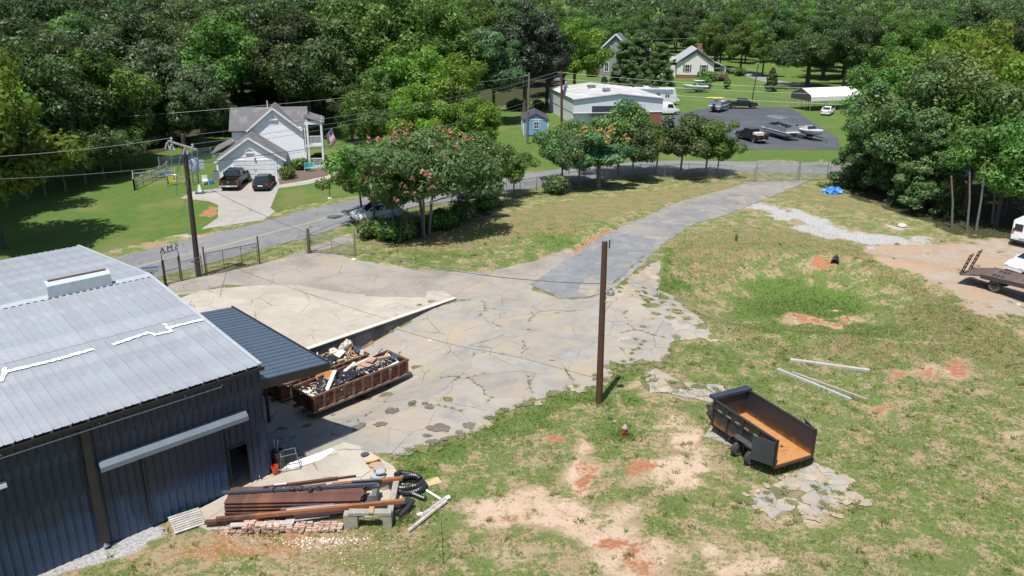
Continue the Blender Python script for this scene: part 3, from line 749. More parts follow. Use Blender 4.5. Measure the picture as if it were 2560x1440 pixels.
def crown_centres(rs, kind, rx, z0, z1, n):
    C_, Rr = [], []
    zc, rz = (z0 + z1) / 2, (z1 - z0) / 2
    for i in range(n):
        if kind == 'cone':
            f = rs.random() ** 0.8; z = z0 + (z1 - z0) * f
            ra = rx * (1 - f) ** 0.75 * (0.35 + 0.65 * rs.random() ** .5); a = rs.random() * 6.283
            C_.append((ra * math.cos(a), ra * math.sin(a), z)); Rr.append(rx * (0.34 - 0.2 * f))
        elif kind == 'pine':
            f = rs.random(); z = z0 + (z1 - z0) * f
            ra = rx * (1.05 - 0.75 * f) * rs.random() ** .45; a = rs.random() * 6.283
            C_.append((ra * math.cos(a), ra * math.sin(a), z - 0.12 * ra)); Rr.append(rx * 0.20 * rs.uniform(.7, 1.25))
        else:
            d = rs.normal(size=3); d /= np.linalg.norm(d)
            if d[2] < -0.25: d[2] *= 0.5
            ra = rs.random() ** (0.42 if kind == 'round' else 0.35)
            lob = 1 + 0.30 * math.sin(3 * math.atan2(d[1], d[0]) + rx) + rs.normal(0, .10)
            k = 0.84 if kind != 'spread' else 0.92
            C_.append((d[0] * rx * ra * k * lob, d[1] * rx * ra * k * lob, zc + d[2] * rz * ra * 0.88)); Rr.append(rx * rs.uniform(0.15, 0.33))
    return np.array(C_), np.array(Rr)
def make_tree(seed, kind, hgt, rx, z0, leaves, size, mat, bark, nclump=40, tr=0.3, flat=0.75, asp=1.7, stems=1, nlimb=9, droop=0.0):
    rs = np.random.default_rng(seed)
    C_, Rr = crown_centres(rs, kind, rx, z0, hgt - rx * 0.12, nclump)
    w = Rr ** 2; per = np.maximum(20, (leaves * w / w.sum()).astype(int))
    L_ = leaf_arrays(rs, C_, Rr, per, size, flat, droop, asp)
    crown = leaf_mesh('crown', mat, rs, *L_)
    tb = MB()
    for s_ in range(stems):
        ox, oy = (0, 0) if stems == 1 else (rs.normal(0, .35), rs.normal(0, .35))
        top = Vector((ox * 3 + rs.normal(0, .2), oy * 3 + rs.normal(0, .2), hgt * (0.82 if kind != 'spread' else 0.6)))
        pts = [Vector((ox, oy, -0.25)), Vector((ox * 1.1, oy * 1.1, 0.4)), Vector((ox * 1.7 + rs.normal(0, .1), oy * 1.7, hgt * .3)), Vector((ox * 2.3, oy * 2.3 + rs.normal(0, .15), hgt * .55)), top]
        q = 1.0 if stems == 1 else 0.6
        tb.tube(pts, [tr * 1.35 * q, tr * q, tr * .8 * q, tr * .5 * q, tr * .15 * q], 7)
        for i in rs.choice(len(C_), min(nlimb, len(C_)), replace=False):
            c = Vector(C_[i]); zz = max(hgt * 0.22, min(c.z - 0.6, hgt * 0.7)) * rs.uniform(.7, 1)
            f = zz / hgt; st = pts[1].lerp(pts[3], min(1, f / .55))
            st.z = zz
            mid = st.lerp(c, 0.5) + Vector((0, 0, rs.uniform(-.3, .3)))
            tb.tube([st, mid, c], [tr * .42 * q, tr * .28 * q, tr * .08 * q], 5, cap=False)
    trunk = tb.mesh('trunk', bark, True)
    return dict(trunk=trunk, crown=crown, h=hgt)
def put_tree(P, name, x, y, s_, label, group, rz=None, z=None, cat='tree', sz=None):
    e = thing(name, label, cat, (x, y, (h1(x, y) if z is None else z)), rnd.uniform(0, 6.28) if rz is None else rz, group)
    e.scale = (s_, s_, s_ if sz is None else sz)
    link('trunk', P['trunk'], e); link('crown', P['crown'], e)
    return e
LM_dark = leafmat('oak leaves', (0.034, 0.062, 0.018), (0.088, 0.128, 0.040), 0.28)
LM_grey = leafmat('grey green leaves', (0.050, 0.083, 0.034), (0.108, 0.145, 0.064), 0.25)
LM_mid = leafmat('mid green leaves', (0.060, 0.120, 0.022), (0.135, 0.215, 0.042), 0.32)
LM_bright = leafmat('bright green leaves', (0.095, 0.165, 0.018), (0.17, 0.255, 0.030), 0.36)
LM_blue = leafmat('blue green leaves', (0.050, 0.108, 0.042), (0.115, 0.19, 0.078), 0.3)
LM_pine = leafmat('pine needles', (0.058, 0.102, 0.034), (0.130, 0.182, 0.060), 0.22)
LM_pinel = leafmat('soft green leaves', (0.066, 0.118, 0.034), (0.145, 0.205, 0.060), 0.28)
LM_ever = leafmat('evergreen leaves', (0.022, 0.034, 0.019), (0.060, 0.070, 0.042), 0.18)
LM_mimosa = leafmat('mimosa fronds', (0.055, 0.095, 0.030), (0.115, 0.165, 0.060), 0.32)
LM_shrub = leafmat('clipped shrub leaves', (0.060, 0.125, 0.018), (0.125, 0.20, 0.032), 0.25)
LM_redsh = leafmat('russet shrub leaves', (0.13, 0.095, 0.055), (0.20, 0.15, 0.085), 0.2)
M_bark = pm('bark', (0.10, 0.08, 0.065), 0.95, c2=(0.055, 0.045, 0.038), sc_=4, bmp=0.8, stretch=(3, 3, .6))
M_barkg = pm('pale bark', (0.20, 0.18, 0.155), 0.95, c2=(0.12, 0.105, 0.09), sc_=4, bmp=0.6, stretch=(3, 3, .6))
T_dark = [make_tree(100 + i, 'round', 21 + i % 2 * 2, 7.4 + 0.5 * (i % 3), 2.2, 20000, 0.33, LM_dark, M_bark, 78, .42) for i in range(4)]
T_grey = [make_tree(110 + i, 'round', 19, 7.0, 1.2, 18000, 0.31, LM_grey, M_bark, 70, .40) for i in range(2)]
T_mid = [make_tree(120 + i, 'round', 20 + 2 * i, 7.8, 1.5, 20000, 0.33, LM_mid, M_bark, 76, .42) for i in range(3)]
T_bright = [make_tree(130 + i, 'round', 17, 6.6, 0.8, 19000, 0.28, LM_bright, M_bark, 66, .36) for i in range(2)]
T_blue = [make_tree(140, 'round', 20, 6.4, 1.0, 17000, 0.30, LM_blue, M_bark, 56, .34, flat=.6)]
T_ever = [make_tree(150 + i, 'round', 21, 5.2, 1.0, 16000, 0.29, LM_ever, M_bark, 62, .40) for i in range(2)]
T_pine = [make_tree(160 + i, 'pine', 15, 5.0, 0.6, 26000, 0.20, (LM_pine, LM_pinel, LM_pine)[i], M_bark, 150, .30, flat=.55, asp=2.6) for i in range(3)]
T_soft = [make_tree(168 + i, 'round', 15.5, 6.2, 0.8, 24000, 0.21, LM_pinel if i else LM_pine, M_bark, 74, .32) for i in range(2)]
T_cedar = [make_tree(165, 'cone', 9.5, 3.2, 0.3, 11000, 0.22, LM_pine, M_bark, 70, .2, asp=2.4)]
T_fence = [make_tree(170 + i, 'round', 7.6, 3.5, 1.0, 15000, 0.15, (LM_pine, LM_mid, LM_pinel, LM_mid)[i], M_barkg, 52, .12, nlimb=9) for i in range(4)]
T_spread = [make_tree(180, 'spread', 12, 8.2, 2.6, 17000, 0.28, LM_dark, M_bark, 70, .55, flat=.6)]

# --- forest behind the white house, left
n_t = 0
def forest(pts, protos, name, label, group, smin=.9, smax=1.15):
    for (x, y) in pts:
        put_tree(rnd.choice(protos), name, x, y, rnd.uniform(smin, smax), label, group)
def scatter(x0, x1, y0, y1, n, dmin, ok=None, seed=1):
    rr = random.Random(seed); out = []
    for _ in range(n * 60):
        p = (rr.uniform(x0, x1), rr.uniform(y0, y1))
        if ok and not ok(*p): continue
        if all((p[0]-q[0])**2 + (p[1]-q[1])**2 > dmin * dmin for q in out): out.append(p)
        if len(out) >= n: break
    return out
def pxok(xlo, xhi): 
    def f(x, y):
        a, b = topx(x, y, 0.0); return xlo < a < xhi
    return f
forest(scatter(-115, -24, 124, 150, 24, 7.0, pxok(-250, 880), 3), T_dark + T_mid[:1], 'oak_tree', 'tall dark green oak in the wood behind the white house', 'oaks of the wood behind the white house', .85, 1.0)
forest(scatter(-140, -30, 150, 210, 34, 8.5, pxok(-200, 860), 4), T_dark + T_mid[:1], 'oak_tree', 'dark oak standing deeper in the wood behind the white house', 'trees deeper in the wood behind the white house', .85, 1.0)
for (px, Y, hh, lab) in [(430, 112, 15.5, 'grey green tree behind the swing frame left of the white house'), (505, 108, 12, 'low grey green tree at the wood edge beside the far fence'), (300, 118, 17, 'grey green tree at the wood edge above the lawn')]:
    P = AT(px, 330, Y); put_tree(T_grey[px % 2], 'grey_leaf_tree', P.x, Y, hh / 19, lab, None)
for (px, Y) in [(60, 108), (170, 114), (240, 121)]:
    P = AT(px, 330, Y); put_tree(T_dark[px % 4], 'oak_tree', P.x, Y, .86, 'dark oak at the left end of the wood edge above the lawn', 'oaks at the left end of the wood edge')
put_tree(T_bright[0], 'ash_tree', -42.6, 64.0, 1.05, 'bright green leafy tree overhanging the lawn at the left edge', None, 0.6)
put_tree(T_bright[1], 'ash_tree', -50, 74, 0.95, 'bright green tree behind the overhanging one at the left edge', None, 2.1)
for k, (px, py, s_) in enumerate([(-40, 520, .72), (40, 478, .78), (130, 452, .70), (210, 430, .74), (290, 408, .62)]):
    p = G(px, py); put_tree((T_dark + T_mid)[k], 'oak_tree', p.x, p.y, s_, ['dark tree partly cut off by the left edge', 'dark low boughed tree at the left of the sloping lawn', 'dark tree second along the sloping lawn edge', 'dark tree third along the sloping lawn edge', 'smaller dark tree nearest the fenced lawn'][k], None)
put_tree(T_mid[0], 'hickory_tree', -50, 96, .75, 'mid green tree at the left edge above the fenced lawn', None, 2.4)
for k, (px, py) in enumerate([(-30, 560), (20, 520), (70, 500), (115, 490), (165, 478), (215, 462), (262, 448), (305, 432), (330, 418), (40, 470), (140, 450), (230, 430)]):
    p = G(px, py); put_tree(T_fence[(k + 1) % 4], 'bank_sapling', p.x, p.y, rnd.uniform(.7, 1.05), 'leafy sapling along the top of the sloping left lawn', 'saplings along the left lawn')
for k in range(26):       # bushes and saplings that close the wood edge
    px, py = [(300 + k * 24, 385 - k * 3.5) if k < 12 else (600 + (k - 12) * 22, 300 - (k - 12) * 1.5)][0]
    p = G(px, max(py, 262)); put_tree(T_fence[k % 4], 'understory_tree', p.x, p.y + rnd.uniform(2, 9), rnd.uniform(.6, .95), 'low leafy sapling at the foot of the wood behind the white house', 'saplings at the foot of the wood')
# --- trees between the white house and the blue shed
for (px, Y, hh, P_, nm, lab) in [
    (905, 138, 22, T_mid[0], 'maple_tree', 'big mid green tree rising right of the small grey house'),
    (1010, 134, 23, T_mid[1], 'maple_tree', 'broad tall mid green tree in the middle of the skyline'),
    (1120, 140, 22, T_mid[2], 'maple_tree', 'tall mid green tree on the right of the broad central one'),
    (1235, 137, 18, T_blue[0], 'locust_tree', 'blue green feathery tree left of the dark evergreens'),
    (1310, 150, 21, T_ever[0], 'magnolia_tree', 'very dark evergreen tree behind the blue shed'),
    (1365, 156, 19, T_ever[1], 'magnolia_tree', 'dark evergreen tree just left of the bright yellow green maple'),
    (1432, 172, 17, T_bright[0], 'maple_tree', 'bright yellow green maple in front of the grey gabled house'),
    (1405, 178, 15, T_bright[1], 'maple_tree', 'smaller yellow green maple half behind the dark evergreens'),
    (985, 112, 12.5, T_mid[1], 'young_tree', 'rounded mid green tree right of the lawn beside the white house'),
    (1075, 112, 15.5, T_bright[1], 'young_tree', 'fresh green tree with upright shoots left of the blue shed'),
    (1150, 106, 14, T_bright[0], 'young_tree', 'fresh green tree nearest the blue shed lawn'),
    (930, 100, 11, T_mid[2], 'young_tree', 'green tree with low branches over the lawn beyond the road'),
    (1190, 101, 9.5, T_bright[1], 'young_tree', 'low bright green tree right above the flowering mimosa'),
    (1040, 97, 11, T_bright[0], 'young_tree', 'bright green tree directly behind the flowering mimosa'),
    (880, 116, 9, T_dark[1], 'young_tree', 'dark green tree behind the flag on the house lawn'),
    (780, 122, 17, T_dark[2], 'oak_tree', 'dark oak directly behind the porch of the white house')]:
    p = AT(px, 330, Y); put_tree(P_, nm, p.x, Y, hh / P_['h'], lab, None)
# --- trees by the far houses
for (px, Y, hh, P_, nm, lab) in [
    (1555, 183, 11.5, T_pine[0], 'pine_tree', 'conical pine in front of the grey gabled house'),
    (1640, 186, 11, T_pine[1], 'pine_tree', 'open crowned pine left of the cream house'),
    (1590, 205, 13, T_pine[2], 'pine_tree', 'brownish pine between the two far houses'),
    (1505, 176, 4.5, T_cedar[0], 'cedar_tree', 'small cedar below the grey gabled house'),
    (2003, 200, 13.5, T_spread[0], 'oak_tree', 'spreading oak with thick dark trunk beside the side street'),
    (1915, 190, 5.5, T_cedar[0], 'cedar_tree', 'low drooping evergreen left of the spreading oak'),
    (2090, 190, 17, T_dark[0], 'oak_tree', 'dark oak behind the white carport'),
    (2155, 196, 18, T_dark[3], 'oak_tree', 'dark oak right of the white carport'),
    (2040, 225, 19, T_dark[2], 'oak_tree', 'dark oak beyond the spreading oak'),
    (1835, 238, 15, T_mid[0], 'maple_tree', 'green tree behind the street right of the cream house'),
    (1770, 246, 16, T_mid[2], 'maple_tree', 'green tree rising behind the cream house chimney'),
    (1890, 228, 14, T_mid[1], 'maple_tree', 'green tree beside the far utility pole')]:
    p = AT(px, 330, Y); put_tree(P_, nm, p.x, Y, hh / P_['h'], lab, None)
forest(scatter(10, 150, 255, 330, 46, 9.5, pxok(1380, 2700), 5), T_mid + T_dark[:2], 'hillside_tree', 'round green tree on the hillside behind the far houses', 'trees on the hillside behind the far houses', .62, .85)
forest(scatter(70, 150, 205, 262, 26, 9.0, pxok(2050, 2900), 6), T_mid + T_dark[:2], 'hillside_tree', 'green tree in the belt beyond the street at right', 'trees beyond the street at right', .7, .95)
forest(scatter(-60, 10, 175, 250, 22, 9.0, pxok(880, 1380), 8), T_mid + T_dark[:2], 'hillside_tree', 'tree deep in the belt behind the central trees', 'trees behind the central belt', .8, 1.0)
# --- big trees on the right
for (x, y, hh, P_, nm, lab) in [
    (41.5, 83, 15.0, T_soft[0], 'elm_tree', 'large soft green tree at the left of the group on the right'),
    (44.5, 83, 17.0, T_soft[1], 'elm_tree', 'tallest soft green tree in the group on the right'),
    (39.5, 89, 12.0, T_pine[2], 'pine_tree', 'pine leaning out towards the chain link gate'),
    (44.5, 77.5, 13.5, T_mid[1], 'hackberry_tree', 'leafy green tree in front of the tallest one on the right'),
    (48.5, 77.5, 12.5, T_blue[0], 'hackberry_tree', 'lush green tree with hanging branches above the parked van'),
    (53, 84, 16.5, T_bright[0], 'ash_tree', 'tall bright yellow green tree at the right edge'),
    (50, 96, 17.5, T_bright[1], 'ash_tree', 'yellow green tree behind the tall one at the right edge'),
    (57, 101, 19, T_bright[0], 'ash_tree', 'yellow green tree furthest back at the right edge'),
    (44, 95, 14, T_mid[0], 'hackberry_tree', 'green tree at the back of the right group near the carport'),
    (66, 120, 18, T_bright[1], 'ash_tree', 'yellow green crown at the top right corner'),
    (58, 128, 16, T_mid[2], 'hackberry_tree', 'green crown behind the right group near the top edge'),
    (75, 135, 17, T_mid[0], 'hackberry_tree', 'mid green crown at the far top right'),
    (41.5, 79.5, 10.5, T_pine[2], 'pine_tree', 'low dark pine at the front left of the right group'),
    (45.5, 73.5, 10.5, T_mid[0], 'hackberry_tree', 'leafy tree with low boughs in the middle of the right group'),
    (50.5, 71, 9.5, T_blue[0], 'hackberry_tree', 'blue green boughs hanging low behind the slim stems'),
    (54.5, 74, 12, T_mid[2], 'hackberry_tree', 'dark leafy tree above the white van at the right edge')]:
    put_tree(P_, nm, x, y, hh / P_['h'], lab, None)
# slim bare stems under the group
for k, (px, py, tx, ty) in enumerate([(2418, 575, 2424, 500), (2440, 578, 2462, 480), (2480, 560, 2487, 515), (2380, 570, 2378, 510)]):
    b = G(px, py); t = AT(tx, ty - 70, b.y)
    o = MB().tube([b - Vector((0, 0, .2)), b.lerp(t, .5) + Vector((.1, 0, 0)), t], .11, 6, r2=.07).build('sapling_stem', M_barkg)
    tag(o, ['slim bare stem second from the left under the right trees', 'slanting slim bare stem under the right trees', 'short slim stem nearest the white van', 'slim bare stem furthest left under the right trees'][k], 'tree stem')
# --- fence row
FENCE_T = [(1405, 458, 7.4, 2, 'dark green bushy tree left of the ivy covered trunk'), (1285, 490, 5.6, 1, 'small round tree standing alone in the fence row'), (1448, 470, 7.2, 0, 'dark green tree just left of the ivy covered trunk'), (1545, 440, 9.4, 2, 'taller dark green tree right of the ivy covered trunk'),
           (1580, 448, 7.2, 0, 'leafy tree behind the leaning branch in the fence row'), (1640, 432, 6.8, 3, 'feathery tree in the middle right of the fence row'), (1700, 442, 8.4, 0, 'airy tree with single slim trunk in the fence row'),
           (1763, 440, 8.0, 1, 'light green tree second from the gate in the fence row'), (1792, 438, 5.6, 3, 'low light green tree nearest the chain link gate')]
for px, py, hh, k, lab in FENCE_T:
    p = G(px, py); put_tree(T_fence[k], 'fence_row_tree', p.x, p.y, hh / 7.6 * 1.02, lab, 'trees of the fence row')
# ivy covered trunk with broad tree of heaven crown
p = G(1496, 470)
T_ail = make_tree(200, 'round', 7.4, 3.8, 1.0, 12000, 0.22, LM_blue, M_barkg, 38, .28, flat=.5, asp=2.2)
hv = put_tree(T_ail, 'tree_of_heaven', p.x, p.y, 1.0, 'broad tree with yellow seed clusters and ivy covered trunk in the fence row', None, 0.4)
sd = np.random.default_rng(5)
pod = leaf_mesh('seed_cluster', pm('yellow seed pods', (0.34, 0.27, 0.07), 0.8, c2=(0.30, 0.20, 0.06), sc_=8), sd, *leaf_arrays(sd, np.zeros((1, 3)), np.array([.28]), [26], .16))
for k in range(34):
    a = sd.random() * 6.283; r_ = 3.2 * math.sqrt(sd.uniform(.1, 1)); o = link('seed_cluster', pod, hv); o.location = (r_ * math.cos(a), r_ * math.sin(a), 4.4 + 2.6 * math.sqrt(max(0, 1 - (r_ / 3.6) ** 2)) + sd.normal(0, .25) - .3)
    o.rotation_euler = (sd.random() * 3, sd.random() * 3, sd.random() * 6)
# mimosa in flower and its companions
p = G(1062, 583)
T_mim = make_tree(210, 'spread', 8.6, 5.0, 1.6, 19000, 0.15, LM_mimosa, M_barkg, 64, .20, flat=.55, asp=2.4, stems=4, nlimb=6)
mim = put_tree(T_mim, 'mimosa_tree', p.x, p.y, 1.12, 'many stemmed mimosa tree covered in coral pink blossoms', None, 0.9)
fl = np.random.default_rng(8)
blo = [leaf_mesh('blossom', pm('mimosa blossom', (0.46, 0.17, 0.11), 0.7, c2=(0.40, 0.22, 0.14), sc_=7), fl, *leaf_arrays(fl, fl.normal(0, .13, (3, 3)), np.array([.15, .12, .1]), [14, 10, 8], .12)) for _ in range(3)]
for k in range(72):
    a = fl.random() * 6.283 if k < 44 else fl.uniform(3.3, 5.2) - .9; r_ = 4.3 * math.sqrt(fl.uniform(.05, 1)); o = link('blossom', blo[k % 3], mim); r_ = r_ if k < 44 else 4.6
    o.location = (r_ * math.cos(a), r_ * math.sin(a), (5.3 + 3.1 * math.sqrt(max(0, 1 - (r_ / 4.8) ** 2)) + fl.normal(0, .2)) if k < 44 else fl.uniform(3.4, 6.4)); o.rotation_euler = (fl.random() * 3, fl.random() * 3, fl.random() * 6)
    s_ = fl.uniform(.45, 1.0); o.scale = (s_,) * 3
for px, py, hh, k, lab in [(935, 560, 8.2, 1, 'dense green tree over the parked white car'), (985, 585, 7.4, 3, 'green tree left of the flowering mimosa'), (1150, 545, 7.8, 1, 'green tree right of the flowering mimosa'), (1200, 520, 7.2, 2, 'dark tree over the parked green car'), (905, 540, 6.6, 1, 'leafy tree at the left end of the island row')]:
    p = G(px, py); put_tree(T_fence[k], 'island_tree', p.x, p.y, hh / 7.6 * 1.12, lab, 'trees around the mimosa')
# low growth under the island trees
ISL = [(925, 592, 1.3), (960, 600, 1.1), (1010, 598, 1.2), (1110, 572, 1.3), (1165, 548, 1.2), (1215, 525, 1.1)]
# shrubs
def shrub(name, px, py, r_, hh, mat, label, seed, group=None, cat='shrub', n=2600, size=.12):
    rs = np.random.default_rng(seed); p = G(px, py)
    C_ = np.array([(rs.normal(0, .35) * r_, rs.normal(0, .35) * r_, hh * rs.uniform(.35, .62)) for _ in range(12)])
    L_ = leaf_arrays(rs, C_, np.full(12, .55 * r_), [n // 12] * 12, size, hh / (2.2 * r_) + .25)
    e = thing(name, label, cat, p, 0, group)
    link('foliage', leaf_mesh('foliage', mat, rs, *L_), e)
    tb = MB()
    for k in range(4): tb.tube([Vector((0, 0, -.1)), Vector((rs.normal(0, .3) * r_, rs.normal(0, .3) * r_, hh * .6))], .03, 5, r2=.012)
    tb.build('stem', M_bark, e)
    return e
shrub('garden_shrub', 720, 445, 1.35, 1.7, LM_shrub, 'rounded bright green shrub at the garage corner', 301, 'shrubs of the mulch bed')
shrub('garden_shrub', 748, 425, 1.1, 1.5, LM_shrub, 'bright green shrub second from the garage in the mulch bed', 302, 'shrubs of the mulch bed')
shrub('garden_shrub', 772, 417, 1.2, 1.6, LM_shrub, 'bright green shrub behind the turquoise bench', 303, 'shrubs of the mulch bed')
shrub('garden_shrub', 795, 412, 1.2, 1.6, LM_shrub, 'bright green shrub nearest the porch', 304, 'shrubs of the mulch bed')
for k, (px, py, r_) in enumerate(ISL): shrub('island_shrub', px, py, r_, 1.9, LM_mid if k % 2 else LM_pinel, ['shrub beside the parked white car', 'low shrub left of the mimosa stems', 'low shrub in front of the mimosa stems', 'shrub right of the mimosa stems', 'shrub in the shade left of the green car', 'shrub in the shade before the green car'][k], 330 + k, 'shrubs under the island trees', size=.15)
shrub('fence_shrub', 1385, 483, 1.5, 2.2, LM_pine, 'round bush against the fence below the tree row', 305, None, size=.16)
shrub('yard_shrub', 1768, 205, 1.9, 2.8, LM_shrub, 'green bush at the right corner of the cream house', 306, None, size=.3)
shrub('yard_shrub', 1795, 202, 1.9, 2.2, LM_redsh, 'russet bush beside the porch of the cream house', 307, None, size=.3)
shrub('yard_shrub', 1849, 190, 1.6, 2.2, LM_mid, 'small clipped round bush beside the far driveway', 308, None, size=.3)
shrub('yard_shrub', 1758, 224, 1.6, 3.0, LM_mid, 'upright bush behind the white boat', 309, None, size=.28)
shrub('yard_shrub', 1817, 222, .8, 2.8, LM_shrub, 'narrow upright sapling in the grass right of the boat', 310, None, size=.25)
shrub('yard_shrub', 1478, 192, 1.8, 2.4, LM_bright, 'bright green bush at the foot of the grey house', 311, None, size=.3)
shrub('yard_shrub', 1290, 275, 1.6, 2.2, LM_mid, 'bush at the wood edge above the blue shed', 312, None, size=.22)
shrub('yard_shrub', 1345, 270, 1.2, 1.6, LM_bright, 'light green bush at the foot of the leaning guy wires', 313, None, size=.2)
shrub('yard_shrub', 985, 420, 1.4, 1.8, LM_bright, 'low bright bush beyond the road behind the mimosa', 314, None, size=.18)
# far woods: reads as one mass
rs = np.random.default_rng(77)
cs, rr_, pr = [], [], []
for k in range(2600):
    y = 300 * math.exp(rs.random() * 1.75); x = rs.uniform(-0.85, 0.95) * y
    px_, py_ = topx(x, y, float(H(x, y)) + 10)
    if y < 330 and px_ > 1380: continue
    z = float(H(x, y)); hh = rs.uniform(9, 15); r0_ = rs.uniform(3.5, 6.5)
    for j in range(3):
        cs.append((x + rs.normal(0, 2.2), y + rs.normal(0, 2.2), z + hh * rs.uniform(.45, .85))); rr_.append(r0_ * rs.uniform(.5, .85)); pr.append(26 if y < 600 else 12)
for k in range(500):       # left of the middle the wood goes on behind the oaks
    y = rs.uniform(205, 330); x = rs.uniform(-0.75, 0.02) * y; z = float(H(x, y))
    for j in range(3): cs.append((x + rs.normal(0, 2.5), y + rs.normal(0, 2.5), z + rs.uniform(6, 18))); rr_.append(rs.uniform(2.5, 5)); pr.append(34)
fw = leaf_mesh('far_woods', leafmat('far wood leaves', (0.030, 0.060, 0.020), (0.078, 0.122, 0.038), .2), rs, *leaf_arrays(rs, np.array(cs), np.array(rr_), [int(q * 1.5) for q in pr], .9, .8))
struct(link('far_woods', fw), 'stuff')
# distant mountains
def ridge(name, y, base, amp, seed, mat):
    mb = MB(); xs = np.linspace(-y * 1.1, y * 1.1, 160)
    for i, x in enumerate(xs):
        t = x / y * 6
        z = base + amp * (mn.noise(Vector((t, seed, 0))) + .5 * mn.noise(Vector((t * 2.3, seed, 3))) + .2 * mn.noise(Vector((t * 7, seed, 5))))
        mb.v += [(x, y, -30), (x, y + y * .02, z * .6), (x, y + y * .07, max(z, 10)), (x, y + y * .2, -30)]
    for i in range(len(xs) - 1):
        for k in range(3): mb.f.append([i*4+k, (i+1)*4+k, (i+1)*4+k+1, i*4+k+1]); mb.m.append(0)
    return struct(mb.build(name, mat, smooth_=True))
M_hill = pm('wooded hill', (0.045, 0.075, 0.04), 0.95, c2=(0.07, 0.105, 0.05), sc_=.02)
ridge('hills', 2600, 38, 40, 2.0, M_hill)
ridge('mountains', 8200, 95, 190, 7.0, M_hill)

# ------------------------------------------------------------------ metal warehouse
M_roofm = pm('galvalume roof sheet', (0.315, 0.335, 0.36), 0.5, 0.1, c2=(0.26, 0.277, 0.30), sc_=0.9, c3=(0.37, 0.39, 0.41), sc3=0.35, rand=0.10)
M_ridge = pm('ridge cap white', (0.40, 0.43, 0.45), 0.5, 0.1, c2=(0.33, 0.36, 0.375), sc_=2)
M_seal = pm('white roof sealant', (0.84, 0.84, 0.82), 0.6, c2=(0.76, 0.76, 0.74), sc_=8)
M_gutter = pm('dark gutter', (0.022, 0.020, 0.022), 0.45, c2=(0.035, 0.03, 0.03), sc_=1.5)
M_hood = pm('grey track hood', (0.145, 0.172, 0.205), 0.5, 0.1, c2=(0.12, 0.145, 0.175), sc_=2)
M_rust = pm('brown rust', (0.11, 0.045, 0.03), 0.85, c2=(0.06, 0.028, 0.02), sc_=3)
M_awn = pm('dark blue roof sheet', (0.085, 0.115, 0.155), 0.38, 0.15, c2=(0.07, 0.095, 0.13), sc_=1, rand=0.08)
def two_tone():
    m, nt, nd, lk, b = nodes('two tone wall sheet')
    tc = N(nt, 'ShaderNodeTexCoord'); sx = N(nt, 'ShaderNodeSeparateXYZ'); lk.new(tc.outputs['Object'], sx.inputs[0])
    n = noise(nt, 1.2, 5, .6, tc.outputs['Object']).outputs[0]
    edge = ramp(nt, math_(nt, 'MULTIPLY_ADD', n, .5, math_(nt, 'MULTIPLY', sx.outputs[2], .4)), [(.82, (0, 0, 0)), (1.0, (1, 1, 1))]).outputs[0]
    up = mix(nt, n, (0.015, 0.024, 0.050), (0.022, 0.033, 0.063)); lo = mix(nt, n, (0.020, 0.046, 0.098), (0.030, 0.060, 0.118))
    lk.new(mix(nt, edge, lo, up), b.inputs['Base Color']); b.inputs['Roughness'].default_value = 0.42; b.inputs['Specular IOR Level'].default_value = .5
    return m
M_wallm = two_tone()
WL, WW, HE, HR = 17.0, 22.76, 5.47, 6.50
wh = thing('metal_warehouse', 'big dark blue metal warehouse with pale ribbed roof at lower left', 'warehouse', (-10.59, 30.62, 0), 3.911 - math.pi)
kk = (HR - HE) / (WW / 2)
def ribbed(w, rib=0.045, minor=True):
    p = [(0, 0), (0.015, 0), (0.03, rib), (0.055, rib), (0.07, 0)]
    if minor: p += [(w * .5 - .03, 0), (w * .5 - .015, rib * .55), (w * .5 + .01, rib * .55), (w * .5 + .025, 0)]
    return p + [(w, 0)]
def roof_panel(y0, y1, lift):
    mb = MB(); pr = ribbed(0.61)
    for (x, z) in pr: mb.v += [(x, y0, HE + kk * y0 + z + lift), (x, y1, HE + kk * y1 + z + lift)]
    for i in range(len(pr) - 1): mb.f.append([2*i, 2*i+2, 2*i+3, 2*i+1]); mb.m.append(0)
    return mb.mesh('roof_panel', M_roofm)
pan = [roof_panel(-0.14, 5.9, 0.0), roof_panel(5.75, WW / 2, 0.014)]
nP = int(WL / 0.61)
for i in range(nP):
    for m_ in pan:
        o = link('roof_panel', m_, wh); o.location = (-(i + 1) * .61, 0, 0)
        o = link('roof_panel', m_, wh); o.location = (-i * .61, WW, 0); o.rotation_euler = (0, 0, math.pi)
MB().xprism([(WW/2 - .32, HR - .03), (WW/2, HR + .075), (WW/2 + .32, HR - .03), (WW/2 + .32, HR - .012), (WW/2, HR + .095), (WW/2 - .32, HR - .012)], -WL, .02).build('ridge_cap', M_ridge, wh)
mb = MB()
for i in range(nP * 2): mb.bb(-i * .305 - .235, -i * .305 - .07, WW/2 - .36, WW/2 - .335, HR - .03, HR + .02)
struct(mb.build('ridge_closure', M_gutter, wh), 'stuff')
mb = MB(); mb.xprism([(WW/2 - .28, HR - .05), (WW/2 - .30, HR + .58), (WW/2 - .14, HR + .74), (WW/2 + .14, HR + .74), (WW/2 + .30, HR + .58), (WW/2 + .28, HR - .05)], -4.75, -1.9)
vent = mb.build('ridge_vent', pm('vent white', (0.50, 0.545, 0.56), .5, c2=(.42, .46, .48)), wh)
MB().bb(-4.6, -2.0, WW/2 - .12, WW/2 + .12, HR + .742, HR + .77).build('vent_slot', M_rust, vent)
mb = MB(); mb.bb(-WL, .06, -.02, .10, HE - .03, HE - .005)
MB().yprism([(-.09, 0), (.07, 0), (.07, -.16), (-.09, -.16)], -.15, .0)
